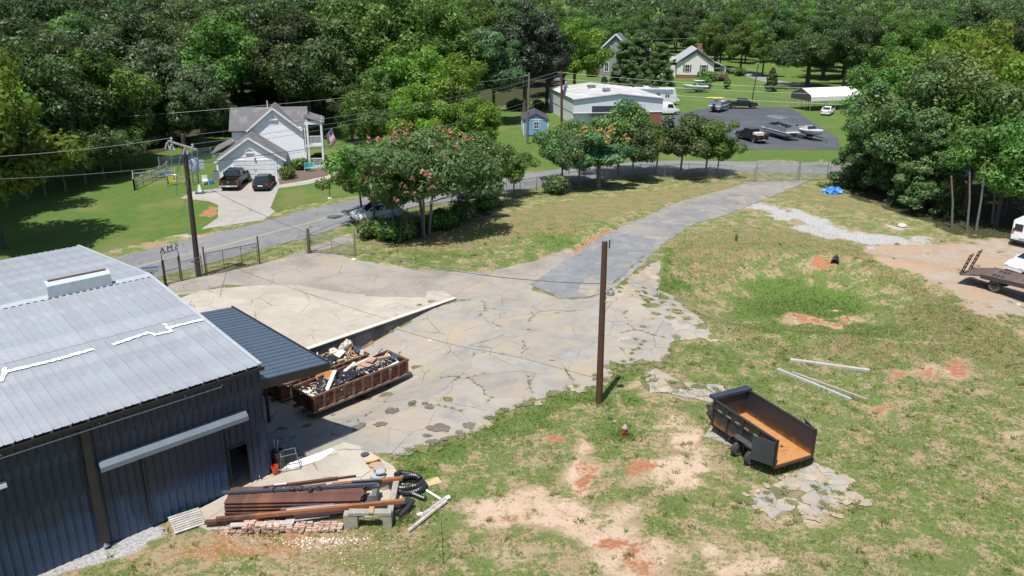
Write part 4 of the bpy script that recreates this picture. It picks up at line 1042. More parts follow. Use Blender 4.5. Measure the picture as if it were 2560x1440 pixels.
for sgn, y0, y1 in ((1, -.15, WW/2), (-1, WW + .15, WW/2)):
    r_ = MB(); za, zb = HE + kk * (min(y0, WW - y0)), HR
    r_.loft([[(-.10, y0, za - .12), (.07, y0, za - .12), (.07, y0, za + .06), (-.10, y0, za + .06)], [(-.10, y1, zb - .12), (.07, y1, zb - .12), (.07, y1, zb + .06), (-.10, y1, zb + .06)]])
    r_.build('rake_trim', M_ridge, wh)
g_ = MB(); g_.xprism([(-.16, HE - .24), (-.34, HE - .20), (-.36, HE - .04), (-.33, HE - .04), (-.31, HE - .17), (-.16, HE - .19)], -WL, .08); gut = g_.build('gutter', M_gutter, wh)
mb = MB()
for i in range(nP): mb.bb(-i * .61 - .10, -i * .61 - .02, -.30, -.12, HE - .05, HE - .02)
struct(mb.build('gutter_strap', M_gutter, gut), 'stuff')
mb = MB(); mb.tube([(-14, -.30, HE - .36), (-1.8, -.30, HE - .36), (-1.75, -.30, HE - .26)], .022, 6)
for x in (-3.2, -6.4, -9.6, -12.5): mb.tube([(x, -.30, HE - .36), (x, -.05, HE - .36)], .015, 5)
mb.build('conduit', pm('pale conduit', (0.36, 0.37, 0.39), .5, .3), wh)
def wall_panel(a0, a1, z0, z1, y=0.0, sgn=-1):
    mb = MB(); xs = [a0]; prof = []
    k = a0
    while k < a1 - 1e-3:
        w = min(.305, a1 - k)
        prof += [(k, 0), (k + .012, 0), (k + .03, .04), (k + .065, .04), (k + .083, 0)] if w > .2 else [(k, 0)]
        k += w
    prof.append((a1, 0))
    for a, d in prof: mb.v += [(-a, y + sgn * d, z0), (-a, y + sgn * d, z1)]
    for i in range(len(prof) - 1): mb.f.append([2*i, 2*i+2, 2*i+3, 2*i+1]); mb.m.append(0)
    return mb.build('wall_panel', M_wallm, wh)
DZ = 2.05
for a0, a1, z0 in [(0.02, .61, 0), (.61, .92, 0), (.92, 1.75, DZ)] + [(1.75 + i * .61, 1.75 + (i + 1) * .61, 0) for i in range(25)]:
    wall_panel(a0, a1, z0 - .05 if z0 == 0 else z0, HE - .02)
mb = MB()
for i in range(38):        # gable wall to the right, under the lean-to
    y0, y1 = .02 + i * .6, min(WW - .02, .02 + (i + 1) * .6); zt = lambda y: HE - .02 + kk * min(y, WW - y)
    m2 = MB(); m2.quad((0, y0, -1.6), (0, y1, -1.6), (0, y1, zt(y1)), (0, y0, zt(y0)))
    m2.box((.02, y0 + .1, (zt(y0) - 1.6) / 2), (.04, .05, zt(y0) + 1.6)); m2.box((.02, y0 + .4, (zt(y0) - 1.6) / 2), (.04, .05, zt(y0) + 1.6))
    m2.build('gable_panel', M_wallm, wh)
MB().bb(-WL + .02, -.1, WW - .05, WW, -1.5, HE - .02).bb(-WL, -WL + .03, 0, WW, -1.5, HE - .02).build('rear_wall', M_wallm, wh)
MB().bb(-WL + .05, -.05, .05, WW - .1, -.2, .02).build('floor_slab', M_pad, wh)
# sliding door, hood, doorway trim, downspout
sd_ = MB(); k = 1.97
pr = []
while k < 5.17: pr += [(k, 0), (k + .012, 0), (k + .03, .035), (k + .065, .035), (k + .083, 0)]; k += .305
pr.append((5.18, 0))
for a, d in pr: sd_.v += [(-a, -.10 - d, .05), (-a, -.10 - d, 3.42)]
for i in range(len(pr) - 1): sd_.f.append([2*i, 2*i+2, 2*i+3, 2*i+1]); sd_.m.append(0)
sdoor = sd_.build('sliding_door', M_wallm, wh)
MB().bb(-5.21, -5.15, -.14, -.06, .05, 3.42).build('door_edge', M_gutter, sdoor); MB().bb(-2.0, -1.95, -.14, -.06, .05, 3.42).build('door_edge', M_gutter, sdoor)
MB().xprism([(0, 3.62), (-.16, 3.60), (-.34, 3.44), (-.36, 3.26), (-.30, 3.26), (-.28, 3.40), (-.12, 3.55), (0, 3.56)], -6.70, -.85).build('track_hood', M_hood, wh)
MB().bb(-.94, -.90, -.06, .02, 0, DZ).bb(-1.79, -1.73, -.06, .02, 0, DZ).bb(-1.79, -.90, -.06, .02, DZ, DZ + .05).build('door_frame', M_gutter, wh)
MB().bb(-7.12, -6.86, -.24, -.045, .18, HE - .2).build('downspout', M_gutter, wh)
MB().lathe([(0.02, 0), (.11, .03), (.13, .09), (.10, .15), (.02, .18)], 10, Matrix.Translation((-6.99, -.22, .06))).build('downspout_outlet', M_chrome, wh)
MB().box((-9.75, -.12, 4.0), (.22, .18, .16)).box((-9.75, -.05, 4.0), (.06, .1, .06)).build('wall_lamp', M_white, wh)
def ribbon(path, w, seed):
    rr = random.Random(seed); mb = MB(); pts = []
    for i in range(len(path) - 1):
        a, b = Vector(path[i]), Vector(path[i + 1]); k = max(2, int((b - a).length / .09))
        for j in range(k): pts.append(a.lerp(b, j / k))
    pts.append(Vector(path[-1]))
    for i, p in enumerate(pts):
        d = (pts[min(i+1, len(pts)-1)] - pts[max(i-1, 0)]).normalized(); n_ = Vector((-d.y, d.x))
        for s_ in (-1, 1):
            q = p + n_ * s_ * w * rr.uniform(.7, 1.6); mb.v.append((-q.x, q.y, HE + kk * q.y + .052))
    for i in range(len(pts) - 1): mb.f.append([2*i, 2*i+2, 2*i+3, 2*i+1]); mb.m.append(0)
    return mb.build('sealant_strip', M_seal, wh)
ribbon([(9.6, 4.4), (8.36, 4.55), (8.05, 5.0), (6.4, 4.9), (4.83, 4.97)], .085, 1)
ribbon([(4.09, 4.9), (2.46, 5.16)], .085, 2); ribbon([(2.46, 5.1), (2.36, 4.78), (1.62, 4.70)], .07, 3); ribbon([(1.63, 4.7), (1.66, 5.1), (1.62, 5.62)], .05, 4); ribbon([(1.62, 5.1), (.05, 5.04)], .075, 5); ribbon([(8.4, 4.3), (8.02, 5.35)], .06, 6)
# lean-to roof on the gable side
lt = thing('lean_to_roof', 'dark blue ribbed lean-to roof on the right side of the warehouse', 'canopy', (-10.59, 30.62, 0), 3.911 - math.pi)
apan = MB(); pr = ribbed(.4, .04, False)
for (t, z) in pr: apan.v += [(.06, t, 4.52 + z), (3.45, t, 4.26 + z)]
for i in range(len(pr) - 1): apan.f.append([2*i, 2*i+1, 2*i+3, 2*i+2]); apan.m.append(0)
am = apan.mesh('roof_panel', M_awn)
for i in range(24): o = link('roof_panel', am, lt); o.location = (0, .3 + i * .4, 0)
MB().add([(.06, .28, 4.55), (3.46, .28, 4.29), (3.46, .28, 3.92), (.06, .28, 4.1), (.06, .24, 4.55), (3.46, .24, 4.29), (3.46, .24, 3.92), (.06, .24, 4.1)], [(0,1,2,3),(4,7,6,5),(0,4,5,1),(2,6,7,3)]).build('fascia_board', M_gutter, lt)
MB().bb(3.46, 3.52, .24, 9.94, 4.02, 4.32).build('edge_trim', M_gutter, lt)
for y in (6.7, 9.8): MB().bb(3.30, 3.42, y - .06, y + .06, -1.6, 4.25).build('post', M_gutter, lt)
MB().bb(3.28, 3.44, .3, 9.9, 3.9, 4.2).build('beam', M_gutter, lt)
# retaining wall
rw = thing('retaining_wall', 'low concrete retaining wall with pale top beside the dumpsters', 'wall', (0, 0, 0))
e2_ = WE + wd * 4.0
M_rw = pm('dark stained wall face', (0.075, 0.075, 0.078), .9, c2=(0.12, .115, .11), sc_=2, c3=(.05, .05, .052), sc3=.6)
a0, a1 = Vector((*WA, 0)), Vector((*e2_, 0)); nrm = Vector((*wq, 0)) * .14
rwb = MB(); k = 14
for i in range(k):
    p, q = a0.lerp(a1, i / k), a0.lerp(a1, (i + 1) / k)
    rwb.add([p - nrm + Vector((0,0,-1.9)), p + nrm + Vector((0,0,-1.9)), q + nrm + Vector((0,0,-1.9)), q - nrm + Vector((0,0,-1.9)), p - nrm + Vector((0,0,.08)), p + nrm + Vector((0,0,.08)), q + nrm + Vector((0,0,.08)), q - nrm + Vector((0,0,.08))],
            [(0,1,5,4),(2,3,7,6),(4,5,6,7)] + ([(0,4,7,3)]) + [(1,2,6,5)])
rwb.build('wall_face', M_rw, rw)
cp = MB(); cp.bar(a0 + Vector((0, 0, .105)), a1 + Vector((0, 0, .105)), .34, .05); cp.build('wall_cap', pm('pale wall cap', (.56, .52, .44), .9, c2=(.48, .45, .39), sc_=2), rw)
# concrete platform in front of the doorway
plat = [G(560, 1245), G(690, 1180), G(860, 1108), G(905, 1118), G(985, 1170), G(1010, 1215), G(1000, 1290), G(840, 1300), G(520, 1330), G(455, 1300)]
struct(fill(refine([p.xy for p in plat], .6, .05), 1.5, lambda x, y: .075, .5).build('concrete_platform', M_pad))
o = fill(refine([G(*p).xy for p in [(700, 1172), (760, 1150), (828, 1123), (834, 1128), (800, 1152), (728, 1176)]], .3, .05), 0, lambda x, y: .085).build('white_paint_edge', pm('chipped white paint', (.74, .73, .70), .8, c2=(.6, .57, .5), sc_=6))
o.parent = bpy.data.objects['concrete_platform']

# ------------------------------------------------------------------ white house
def siding(name, c, lap=0.13, st=0.7):
    m, nt, nd, lk, b = nodes(name)
    tc = N(nt, 'ShaderNodeTexCoord'); sx = N(nt, 'ShaderNodeSeparateXYZ'); lk.new(tc.outputs['Object'], sx.inputs[0])
    saw = math_(nt, 'SUBTRACT', 1.0, math_(nt, 'FRACT', math_(nt, 'DIVIDE', sx.outputs[2], lap)))
    n = noise(nt, 2.0, 4, .6, tc.outputs['Object']).outputs[0]
    lk.new(mix(nt, n, c, tuple(x * .9 for x in c)), b.inputs['Base Color']); b.inputs['Roughness'].default_value = .55
    bump(nt, b, saw, st, .03)
    return m
M_sid = siding('white vinyl siding', (0.84, 0.85, 0.87), .16, .45)
M_sidg = siding('grey siding', (0.26, 0.26, 0.265)); M_sidc = siding('cream siding', (0.72, 0.70, 0.63), st=.3)
M_shin = pm('grey shingles', (0.135, 0.13, 0.13), .9, c2=(.10, .097, .097), sc_=6, bmp=.4, c3=(.165, .158, .155), sc3=.8)
M_shin2 = pm('pale shingles', (0.36, 0.37, 0.38), .85, c2=(.29, .30, .31), sc_=4, bmp=.3)
M_trim = pm('white trim', (0.80, 0.80, 0.80), .5, c2=(.72, .72, .72))
M_win = pm('window glass', (0.03, 0.04, 0.05), .08, c2=(.06, .07, .08), sc_=1.5, spec=.8)
M_gdoor = pm('garage door white', (0.78, .78, .79), .5, c2=(.72, .72, .73), sc_=1)
M_brick = pm('brick', (0.30, 0.115, 0.08), .85, c2=(.22, .085, .06), sc_=9, bmp=.3)
def slab4(p, t=0.12):
    p = [Vector(q) for q in p]; n_ = (p[1] - p[0]).cross(p[3] - p[0]).normalized()
    if n_.z < 0: n_ = -n_
    mb = MB(); mb.add(p + [q - n_ * t for q in p], [(0,1,2,3),(7,6,5,4),(0,4,5,1),(1,5,6,2),(2,6,7,3),(3,7,4,0)])
    return mb
def gable_x(parent, x0, x1, y0, y1, ze, zr, ov=.35, mat=None, t=.12, ox=None):
    """roof whose ridge runs along y (gables face the viewer)"""
    xm = (x0 + x1) / 2; s_ = (zr - ze) / (xm - x0); ox = ov if ox is None else ox
    slab4([(x0 - ov, y0 - ox, ze - s_ * ov), (xm, y0 - ox, zr), (xm, y1, zr), (x0 - ov, y1, ze - s_ * ov)], t).build('roof', mat, parent)
    slab4([(x1 + ov, y0 - ox, ze - s_ * ov), (xm, y0 - ox, zr), (xm, y1, zr), (x1 + ov, y1, ze - s_ * ov)], t).build('roof', mat, parent)
def gable_y(parent, x0, x1, y0, y1, ze, zr, ov=.35, mat=None, t=.12):
    ym = (y0 + y1) / 2; s_ = (zr - ze) / (ym - y0)
    slab4([(x0 - ov, y0 - ov, ze - s_ * ov), (x1 + ov, y0 - ov, ze - s_ * ov), (x1 + ov, ym, zr), (x0 - ov, ym, zr)], t).build('roof', mat, parent)
    slab4([(x0 - ov, y1 + ov, ze - s_ * ov), (x1 + ov, y1 + ov, ze - s_ * ov), (x1 + ov, ym, zr), (x0 - ov, ym, zr)], t).build('roof', mat, parent)
def window(parent, x0, x1, z0, z1, y, axis='y', sgn=-1, fr=.09, mull=True, mat=None, shutter=None):
    def bx(a0, a1, b0, b1, d0, d1):
        m_ = MB()
        if axis == 'y': m_.bb(a0, a1, min(y + sgn*d0, y + sgn*d1), max(y + sgn*d0, y + sgn*d1), b0, b1)
        else: m_.bb(min(y + sgn*d0, y + sgn*d1), max(y + sgn*d0, y + sgn*d1), a0, a1, b0, b1)
        return m_
    w = bx(x0, x1, z0, z1, .005, .03).build('window', M_win, parent)
    f = MB()
    for q in ((x0 - fr, x1 + fr, z1, z1 + fr), (x0 - fr, x1 + fr, z0 - fr, z0), (x0 - fr, x0, z0, z1), (x1, x1 + fr, z0, z1)) + (((x0, x1, (z0+z1)/2 - .03, (z0+z1)/2 + .03), ((x0+x1)/2 - .02, (x0+x1)/2 + .02, z0, z1)) if mull else ()):
        b_ = bx(*q, 0.0, .06); n = len(f.v); f.v += b_.v; f.f += [[n + i for i in k] for k in b_.f]; f.m += b_.m
    f.build('window_frame', mat or M_trim, w)
    if shutter:
        for a, b_ in ((x0 - fr - .42, x0 - fr - .03), (x1 + fr + .03, x1 + fr + .42)): bx(a, b_, z0 - .05, z1 + .05, .01, .05).build('shutter', shutter, w)
    return w
ho = thing('white_house', 'white two storey house with grey shingle roof and front garage', 'house', (-33.33, 90.32, h1(-33, 90)), R(12.35))
MB().yprism([(0, -.2), (7.0, -.2), (7.0, 2.45), (3.5, 4.72), (0, 2.45)], 0, 5.2).build('garage_wall', M_sid, ho)
gable_x(ho, 0, 7.0, 0, 5.6, 2.45, 4.86, .4, M_shin, ox=.3)
gd = MB(); gd.bb(1.75, 6.2, -.05, -.01, 0, 2.15); gdo = gd.build('garage_door', M_gdoor, ho)
mb = MB()
for r_ in range(4):
    for c_ in range(4): mb.bb(1.85 + c_ * 1.1, 2.8 + c_ * 1.1, -.075, -.05, .08 + r_ * .53, .50 + r_ * .53)
mb.build('door_panel', M_gdoor, gdo)
MB().bb(3.85, 3.89, -.10, -.07, .95, 1.25).bb(4.06, 4.10, -.10, -.07, .95, 1.25).build('door_handle', M_blackmetal, gdo)
MB().bb(1.62, 1.75, -.08, 0, 0, 2.3).bb(6.2, 6.33, -.08, 0, 0, 2.3).bb(1.62, 6.33, -.08, 0, 2.15, 2.30).build('door_trim', M_trim, ho)
MB().bb(3.88, 4.08, -.25, 0, 2.42, 2.62).tube([(3.98, -.15, 2.62), (3.98, -.15, 2.75)], .07, 6).build('garage_lamp', M_trim, ho)
def half_round(x, y, z, r_, par):
    mb = MB(); n = 12
    mb.v = [(x + r_ * math.cos(math.pi * i / n), y - .05, z + r_ * math.sin(math.pi * i / n)) for i in range(n + 1)]; mb.f = [list(range(n + 1))]; mb.m = [0]
    v = mb.build('gable_vent', pm('vent grey', (.58, .6, .62), .6), par)
    mb = MB(); mb.tube([(x + r_ * math.cos(math.pi * i / n), y - .06, z + r_ * math.sin(math.pi * i / n)) for i in range(n + 1)], .05, 5); mb.bb(x - r_ - .08, x + r_ + .08, y - .12, y, z - .09, z); mb.build('vent_frame', M_trim, v)
half_round(3.5, 0, 3.1, .42, ho); half_round(6.05, 4.98, 6.05, .42, ho)
MB().bb(1.2, 9.6, 5.4, 12.2, -.2, 4.98).xprism([(5.4, 4.98), (12.2, 4.98), (8.8, 6.95)], 1.2, 9.6).build('main_wall', M_sid, ho)
gable_y(ho, 1.2, 9.6, 5.4, 12.2, 4.98, 7.05, .35, M_shin)
MB().yprism([(3.2, -.2), (9.55, -.2), (9.3, 4.9), (8.9, 5.1), (6.05, 7.28), (3.2, 5.1)], 5.0, 8.5).build('front_gable_wall', M_sid, ho)
gable_x(ho, 3.2, 8.9, 5.0, 10.5, 5.1, 7.45, .35, M_shin, ox=.3)
MB().bb(-.9, 1.3, 4.6, 9.5, -.2, 2.45).build('side_wing_wall', M_sid, ho)
slab4([(-1.3, 4.2, 2.35), (1.3, 4.2, 3.6), (1.3, 9.8, 3.6), (-1.3, 9.8, 2.35)]).build('roof', M_shin, ho)
slab4([(-1.3, 4.2, 2.30), (3.0, 4.2, 2.30), (1.6, 5.4, 3.6), (1.2, 5.4, 3.6)]).build('roof', M_shin, ho)
window(ho, 1.0, 1.7, .9, 2.0, 7.0, 'x', 1); window(ho, 2.6, 3.3, .9, 2.0, 7.0, 'x', 1)
for x in (0.0, 7.0): MB().bb(x - .06, x + .06, -.035, .1, -.1, 2.42).build('corner_board', M_trim, ho)
MB().bb(9.48, 9.60, 4.96, 5.06, -.1, 4.9).bb(1.15, 1.25, 5.34, 5.44, 2.5, 4.9).build('corner_board', M_trim, ho)
# rakes
for (xa, za, xb, zb, y) in ((-.4, 2.17, 3.5, 4.86, -.32), (7.4, 2.17, 3.5, 4.86, -.32), (2.85, 4.81, 6.05, 7.45, 4.68), (9.25, 4.81, 6.05, 7.45, 4.68)):
    MB().bar((xa, y, za - .08), (xb, y, zb - .08), .05, .2).build('rake_board', M_trim, ho)
# two storey porch on the right
slab4([(9.55, 4.9, 6.35), (11.9, 4.9, 5.55), (11.9, 10.4, 5.55), (9.55, 10.4, 6.35)]).build('porch_roof', M_shin, ho)
MB().bb(9.6, 11.6, 5.0, 10.2, 2.72, 2.95).build('porch_deck', M_trim, ho)
MB().bb(9.6, 11.6, 5.0, 10.2, -.1, .25).build('porch_deck', M_trim, ho)
for (x, y) in ((11.5, 5.1), (11.5, 7.6), (11.5, 10.1), (9.85, 5.1)): MB().bb(x - .12, x + .12, y - .12, y + .12, 0, 5.7 if x > 11 else 6.1).build('porch_post', M_trim, ho)
MB().bb(9.6, 11.6, 5.02, 5.14, 5.35, 5.75).bb(11.44, 11.56, 5.1, 10.1, 5.3, 5.6).build('porch_beam', M_trim, ho)
mb = MB()
for z0 in (2.95, .25):
    mb.bb(9.9, 11.5, 5.06, 5.13, z0 + .95, z0 + 1.03); mb.bb(9.9, 11.5, 5.07, 5.12, z0 + .1, z0 + .16); mb.bb(11.46, 11.54, 5.1, 10.1, z0 + .95, z0 + 1.03)
    for i in range(11): mb.bb(10.0 + i * .14, 10.05 + i * .14, 5.08, 5.11, z0 + .1, z0 + .95)
    for i in range(30): mb.bb(11.48, 11.52, 5.2 + i * .16, 5.25 + i * .16, z0 + .1, z0 + .95)
mb.build('railing', M_trim, ho)
for zz in (3.0, .3): MB().bb(9.605, 9.63, 6.0, 7.0, zz, zz + 2.05).build('porch_door', M_win, ho)
MB().tube([(5.3, 8.0, 7.0), (5.3, 8.0, 7.9)], .06, 6).build('vent_pipe', M_trim, ho)
# flag
def flagmat():
    m, nt, nd, lk, b = nodes('striped flag cloth')
    tc = N(nt, 'ShaderNodeTexCoord'); sx = N(nt, 'ShaderNodeSeparateXYZ'); lk.new(tc.outputs['UV'], sx.inputs[0])
    st = math_(nt, 'LESS_THAN', math_(nt, 'FRACT', math_(nt, 'MULTIPLY', sx.outputs[1], 6.5)), .5)
    col = mix(nt, st, (.75, .74, .72), (.45, .03, .04))
    can = math_(nt, 'MULTIPLY', math_(nt, 'GREATER_THAN', sx.outputs[1], .46), math_(nt, 'LESS_THAN', sx.outputs[0], .42))
    v = N(nt, 'ShaderNodeTexVoronoi'); v.inputs['Scale'].default_value = 13; lk.new(tc.outputs['UV'], v.inputs[0])
    star = mix(nt, math_(nt, 'LESS_THAN', v.outputs[0], .22), (.03, .05, .2), (.75, .75, .75))
    lk.new(mix(nt, can, col, star), b.inputs['Base Color']); b.inputs['Roughness'].default_value = .8
    return m
fo = thing('flag', 'striped flag on a slanting pole at the porch of the white house', 'flag', ho.matrix_basis @ Vector((11.6, 6.0, 3.4)), R(12.35))
MB().tube([(0, 0, 0), (1.2, -.5, 1.35)], .025, 6).build('flag_pole', M_trim, fo)
me = bpy.data.meshes.new('flag_cloth'); vv, ff, uv = [], [], []
nu, nv = 12, 8
for j in range(nv + 1):
    for i in range(nu + 1):
        u, v = i / nu, j / nv
        top = Vector((.35 + .85 * v, -.15 - .35 * v, .40 + .95 * v))
        vv.append(top + Vector((.42 * u + .06 * math.sin(7 * u + 2 * v), .12 * math.sin(6 * u + v) , -1.55 * u)))
for j in range(nv):
    for i in range(nu): ff.append((j*(nu+1)+i, j*(nu+1)+i+1, (j+1)*(nu+1)+i+1, (j+1)*(nu+1)+i))
me.from_pydata(vv, [], ff); me.materials.append(flagmat()); ul = me.uv_layers.new()
for l in me.loops: j, i = divmod(l.vertex_index, nu + 1); ul.data[l.index].uv = (i / nu, j / nv)
link('cloth', me, fo)

# ------------------------------------------------------------------ boat dealer's metal building
FLc = Vector((9.9, 135.8)); ang = math.atan2(138.7 - 135.8, 25.2 - 9.9); wdt = 15.6
cb = thing('metal_workshop', 'white metal workshop with low gable, brick foot and poster beside the parking lot', 'workshop', (FLc.x, FLc.y, 0), ang)
M_cbw = pm('white ribbed sheet', (0.74, .76, .79), .5, .05, c2=(.66, .68, .71), sc_=1.5, stretch=(6, 6, .2)); M_cbr = pm('aged white roof', (0.48, .47, .455), .6, c2=(.38, .365, .355), sc_=.5, c3=(.56, .55, .54), sc3=.3)
DEP = 17.5
MB().yprism([(0, 1.9), (wdt, 1.9), (wdt, 4.25), (wdt/2, 5.05), (0, 4.25)], 0, DEP).build('wall', M_cbw, cb)
MB().bb(10.5, wdt - .01, .02, DEP, 0, 1.9).build('brick_wall', M_brick, cb)
MB().bb(.05, 10.5, .6, DEP, 0, 1.9).build('wall', M_cbw, cb)
MB().bb(12.6, 13.3, -.02, .1, .1, 1.88).build('doorway', M_win, cb)
MB().bb(3.2, 7.4, -.03, .05, .05, 3.0).build('roller_door', M_win, cb)
for i in range(9):
    for sd2 in (0, 1):
        x0, x1 = (-.2, wdt/2) if sd2 == 0 else (wdt + .2, wdt/2)
        y0, y1 = -.25 + i * 2.0, min(DEP + .2, -.25 + (i + 1) * 2.0)
        slab4([(x0, y0 + .01, 4.25), (x1, y0 + .01, 5.10 + .004 * (i % 2)), (x1, y1 - .01, 5.10 + .004 * (i % 2)), (x0, y1 - .01, 4.25)], .06).build('roof_panel', M_cbr, cb)
MB().bar((-.2, -.28, 4.18), (wdt/2, -.28, 5.03), .04, .16).bar((wdt + .2, -.28, 4.18), (wdt/2, -.28, 5.03), .04, .16).build('rake_trim', M_trim, cb)
MB().bb(-.02, wdt + .02, -.06, 0, 1.85, 1.97).build('base_trim', M_trim, cb)
MB().bb(wdt/2 - 1.7, wdt/2 - .6, 3.0, 4.1, 5.0, 5.5).build('roof_vent', M_galvdull, cb); MB().bb(wdt/2 - 2.6, wdt/2 - 1.3, 9.5, 10.6, 5.0, 5.4).build('roof_vent', M_galvdull, cb)
MB().tube([(2.4, 14, 4.5), (2.4, 14, 6.0)], .14, 8).build('flue', M_galv, cb)
def postermat():
    m, nt, nd, lk, b = nodes('printed poster')
    tc = N(nt, 'ShaderNodeTexCoord'); n1 = noise(nt, .9, 3, .5, tc.outputs['Object'], 1.0).outputs[0]; n2 = noise(nt, 1.6, 3, .5, tc.outputs['Object']).outputs[0]
    c = ramp(nt, n1, [(.35, (.02, .08, .35)), (.48, (.05, .3, .6)), (.56, (.3, .55, .7)), (.62, (.10, .25, .12)), (.70, (.55, .28, .05))]).outputs[0]
    c = mix(nt, ramp(nt, n2, [(.6, (0, 0, 0)), (.68, (1, 1, 1))]).outputs[0], c, (.6, .62, .65))
    lk.new(c, b.inputs['Base Color']); b.inputs['Roughness'].default_value = .4
    return m
ps = MB().bb(7.9, 10.3, -.08, -.03, 2.15, 4.1).build('poster', postermat(), cb)
MB().bb(7.8, 10.4, -.06, -.02, 2.05, 4.2).build('poster_frame', M_trim, ps)

# ------------------------------------------------------------------ blue shed
M_shed = pm('blue shed siding', (0.20, .36, .56), .55, c2=(.17, .32, .51), sc_=1, stretch=(8, 8, .3)); M_shedr = pm('dark shed shingles', (0.045, .047, .06), .8, c2=(.065, .065, .075), sc_=5)
sp = G(1308, 341); sh = thing('blue_shed', 'blue garden shed with white trim and dark roof on the grass', 'shed', (sp.x, sp.y, h1(sp.x, sp.y) + .18), R(2))
MB().yprism([(0, 0), (3.8, 0), (3.8, 2.35), (1.9, 3.25), (0, 2.35)], 0, 6.4).build('wall', M_shed, sh)
gable_x(sh, 0, 3.8, 0, 6.5, 2.38, 3.32, .18, M_shedr, .08, ox=.18)
MB().bb(-.03, .10, -.03, .05, 0, 2.35).bb(3.7, 3.83, -.03, .05, 0, 2.35).bb(.1, 3.7, -.03, .02, 2.28, 2.40).bb(-.03, .02, 6.3, 6.43, 0, 2.3).build('trim', M_trim, sh)
window(sh, 1.65, 2.3, 1.05, 2.0, 0); window(sh, 1.2, 1.8, 1.2, 2.0, 0, 'x', -1); window(sh, 4.4, 5.0, 1.2, 2.0, 0, 'x', -1)
MB().bb(-.03, .0, 2.4, 3.8, .1, 2.15).build('shed_door', M_trim, sh)
for (x, y) in ((.15, .2), (3.6, .2), (.15, 6.2), (3.6, 6.2)): MB().bb(x - .2, x + .2, y - .2, y + .2, -.3, .0).build('block_foot', M_greywood, sh)
MB().bb(0, 3.8, .05, 6.35, -.1, .0).build('skid', M_blackmetal, sh)

# ------------------------------------------------------------------ far houses
yh = thing('cream_house', 'cream house with pale grey gable roof and red brick chimney', 'house', (43.3, 221.0, h1(43, 221)), R(-6))
MB().yprism([(0, .9), (9.6, .9), (9.6, 4.4), (4.8, 7.6), (0, 4.4)], 0, 14).build('wall', M_sidc, yh)
MB().bb(.05, 9.55, .05, 13.9, -.5, .9).build('brick_foot', M_brick, yh)
MB().yprism([(0, 4.4), (4.8, 7.62), (4.8, 6.5), (1.2, 4.4)], -.02, 0).yprism([(9.6, 4.4), (4.8, 7.62), (4.8, 6.5), (8.4, 4.4)], -.02, 0).build('gable_painted_shade', M_sidg, yh)  # grey strips on the gable stand in for shade under the roof edges
gable_x(yh, 0, 9.6, 0, 14.3, 4.4, 7.7, .5, M_shin2, ox=.6)
window(yh, 2.1, 3.2, 1.7, 3.5, 0, shutter=M_shin); window(yh, 6.4, 7.5, 1.7, 3.5, 0, shutter=M_shin)
MB().bb(-5.2, 0, 3, 12, -.3, 3.1).build('side_wall', M_sidc, yh)
slab4([(-5.8, 2.6, 3.0), (-.1, 2.6, 4.9), (-.1, 12.4, 4.9), (-5.8, 12.4, 3.0)]).build('roof', M_shin2, yh)
window(yh, -3.0, -1.6, 1.2, 2.6, 3.0)
slab4([(9.6, 2.5, 4.3), (13.2, 2.5, 2.9), (13.2, 12, 2.9), (9.6, 12, 4.3)]).build('porch_roof', M_shin2, yh)
for y in (2.7, 5, 7.3, 9.6, 11.8): MB().bb(12.8, 13.0, y - .1, y + .1, 0, 3.0).build('porch_post', M_trim, yh)
MB().bb(9.62, 9.7, 2.6, 12, .5, 3.8).build('screen', M_win, yh)
MB().bb(5.6, 6.7, 6.5, 7.5, 6.5, 8.6).build('chimney', M_brick, yh)
gh = thing('grey_house', 'tall grey gabled house half hidden by the bright maple and pine', 'house', (23.8, 224, h1(21, 224)), R(-14))
MB().yprism([(-1, -.5), (7.4, -.5), (7.4, 7.0), (3.2, 11.0), (-1, 7.0)], 0, 9).build('wall', M_sidg, gh)
gable_x(gh, -1, 7.4, 0, 9.4, 7.0, 11.1, .5, M_shin, ox=.5)
for (xa, xb) in ((-1.45, 3.2), (7.85, 3.2)): MB().bar((xa, -.55, 6.5), (xb, -.55, 11.0), .06, .35).build('rake_board', M_trim, gh)
window(gh, 1.0, 1.9, 6.0, 8.0, 0, fr=.16); window(gh, 4.6, 5.6, 6.0, 8.0, 0, fr=.16); window(gh, .6, 1.6, 1.4, 3.6, 0, fr=.16)
MB().bb(7.4, 12.0, 2, 9, -.5, 6.8).build('side_wall', M_sidg, gh)
gable_y(gh, 7.4, 12.0, 2, 9, 6.8, 9.2, .4, M_shin); window(gh, 8.6, 9.6, 3.5, 5.4, 2, fr=.16)
s2 = thing('small_grey_house', 'small house with pale roof glimpsed between the trees', 'house', (-46.0, 214, h1(-44, 214)), R(12))
MB().yprism([(0, -.4), (6, -.4), (6, 3.5), (0, 3.5)], 0, 9).xprism([(0, 3.5), (9, 3.5), (4.5, 9.0)], 0, 6).build('wall', siding('pale blue siding', (.42, .48, .52)), s2)
slab4([(-.4, -.5, 3.3), (6.4, -.5, 3.3), (6.4, 4.5, 9.2), (-.4, 4.5, 9.2)]).build('roof', pm('pale lilac roof', (.50, .46, .48), .8, c2=(.42, .39, .41)), s2)
slab4([(-.4, 9.5, 3.3), (6.4, 9.5, 3.3), (6.4, 4.5, 9.2), (-.4, 4.5, 9.2)]).build('roof', MATS['pale lilac roof'], s2)
window(s2, 3.2, 4.4, .6, 1.8, 0)
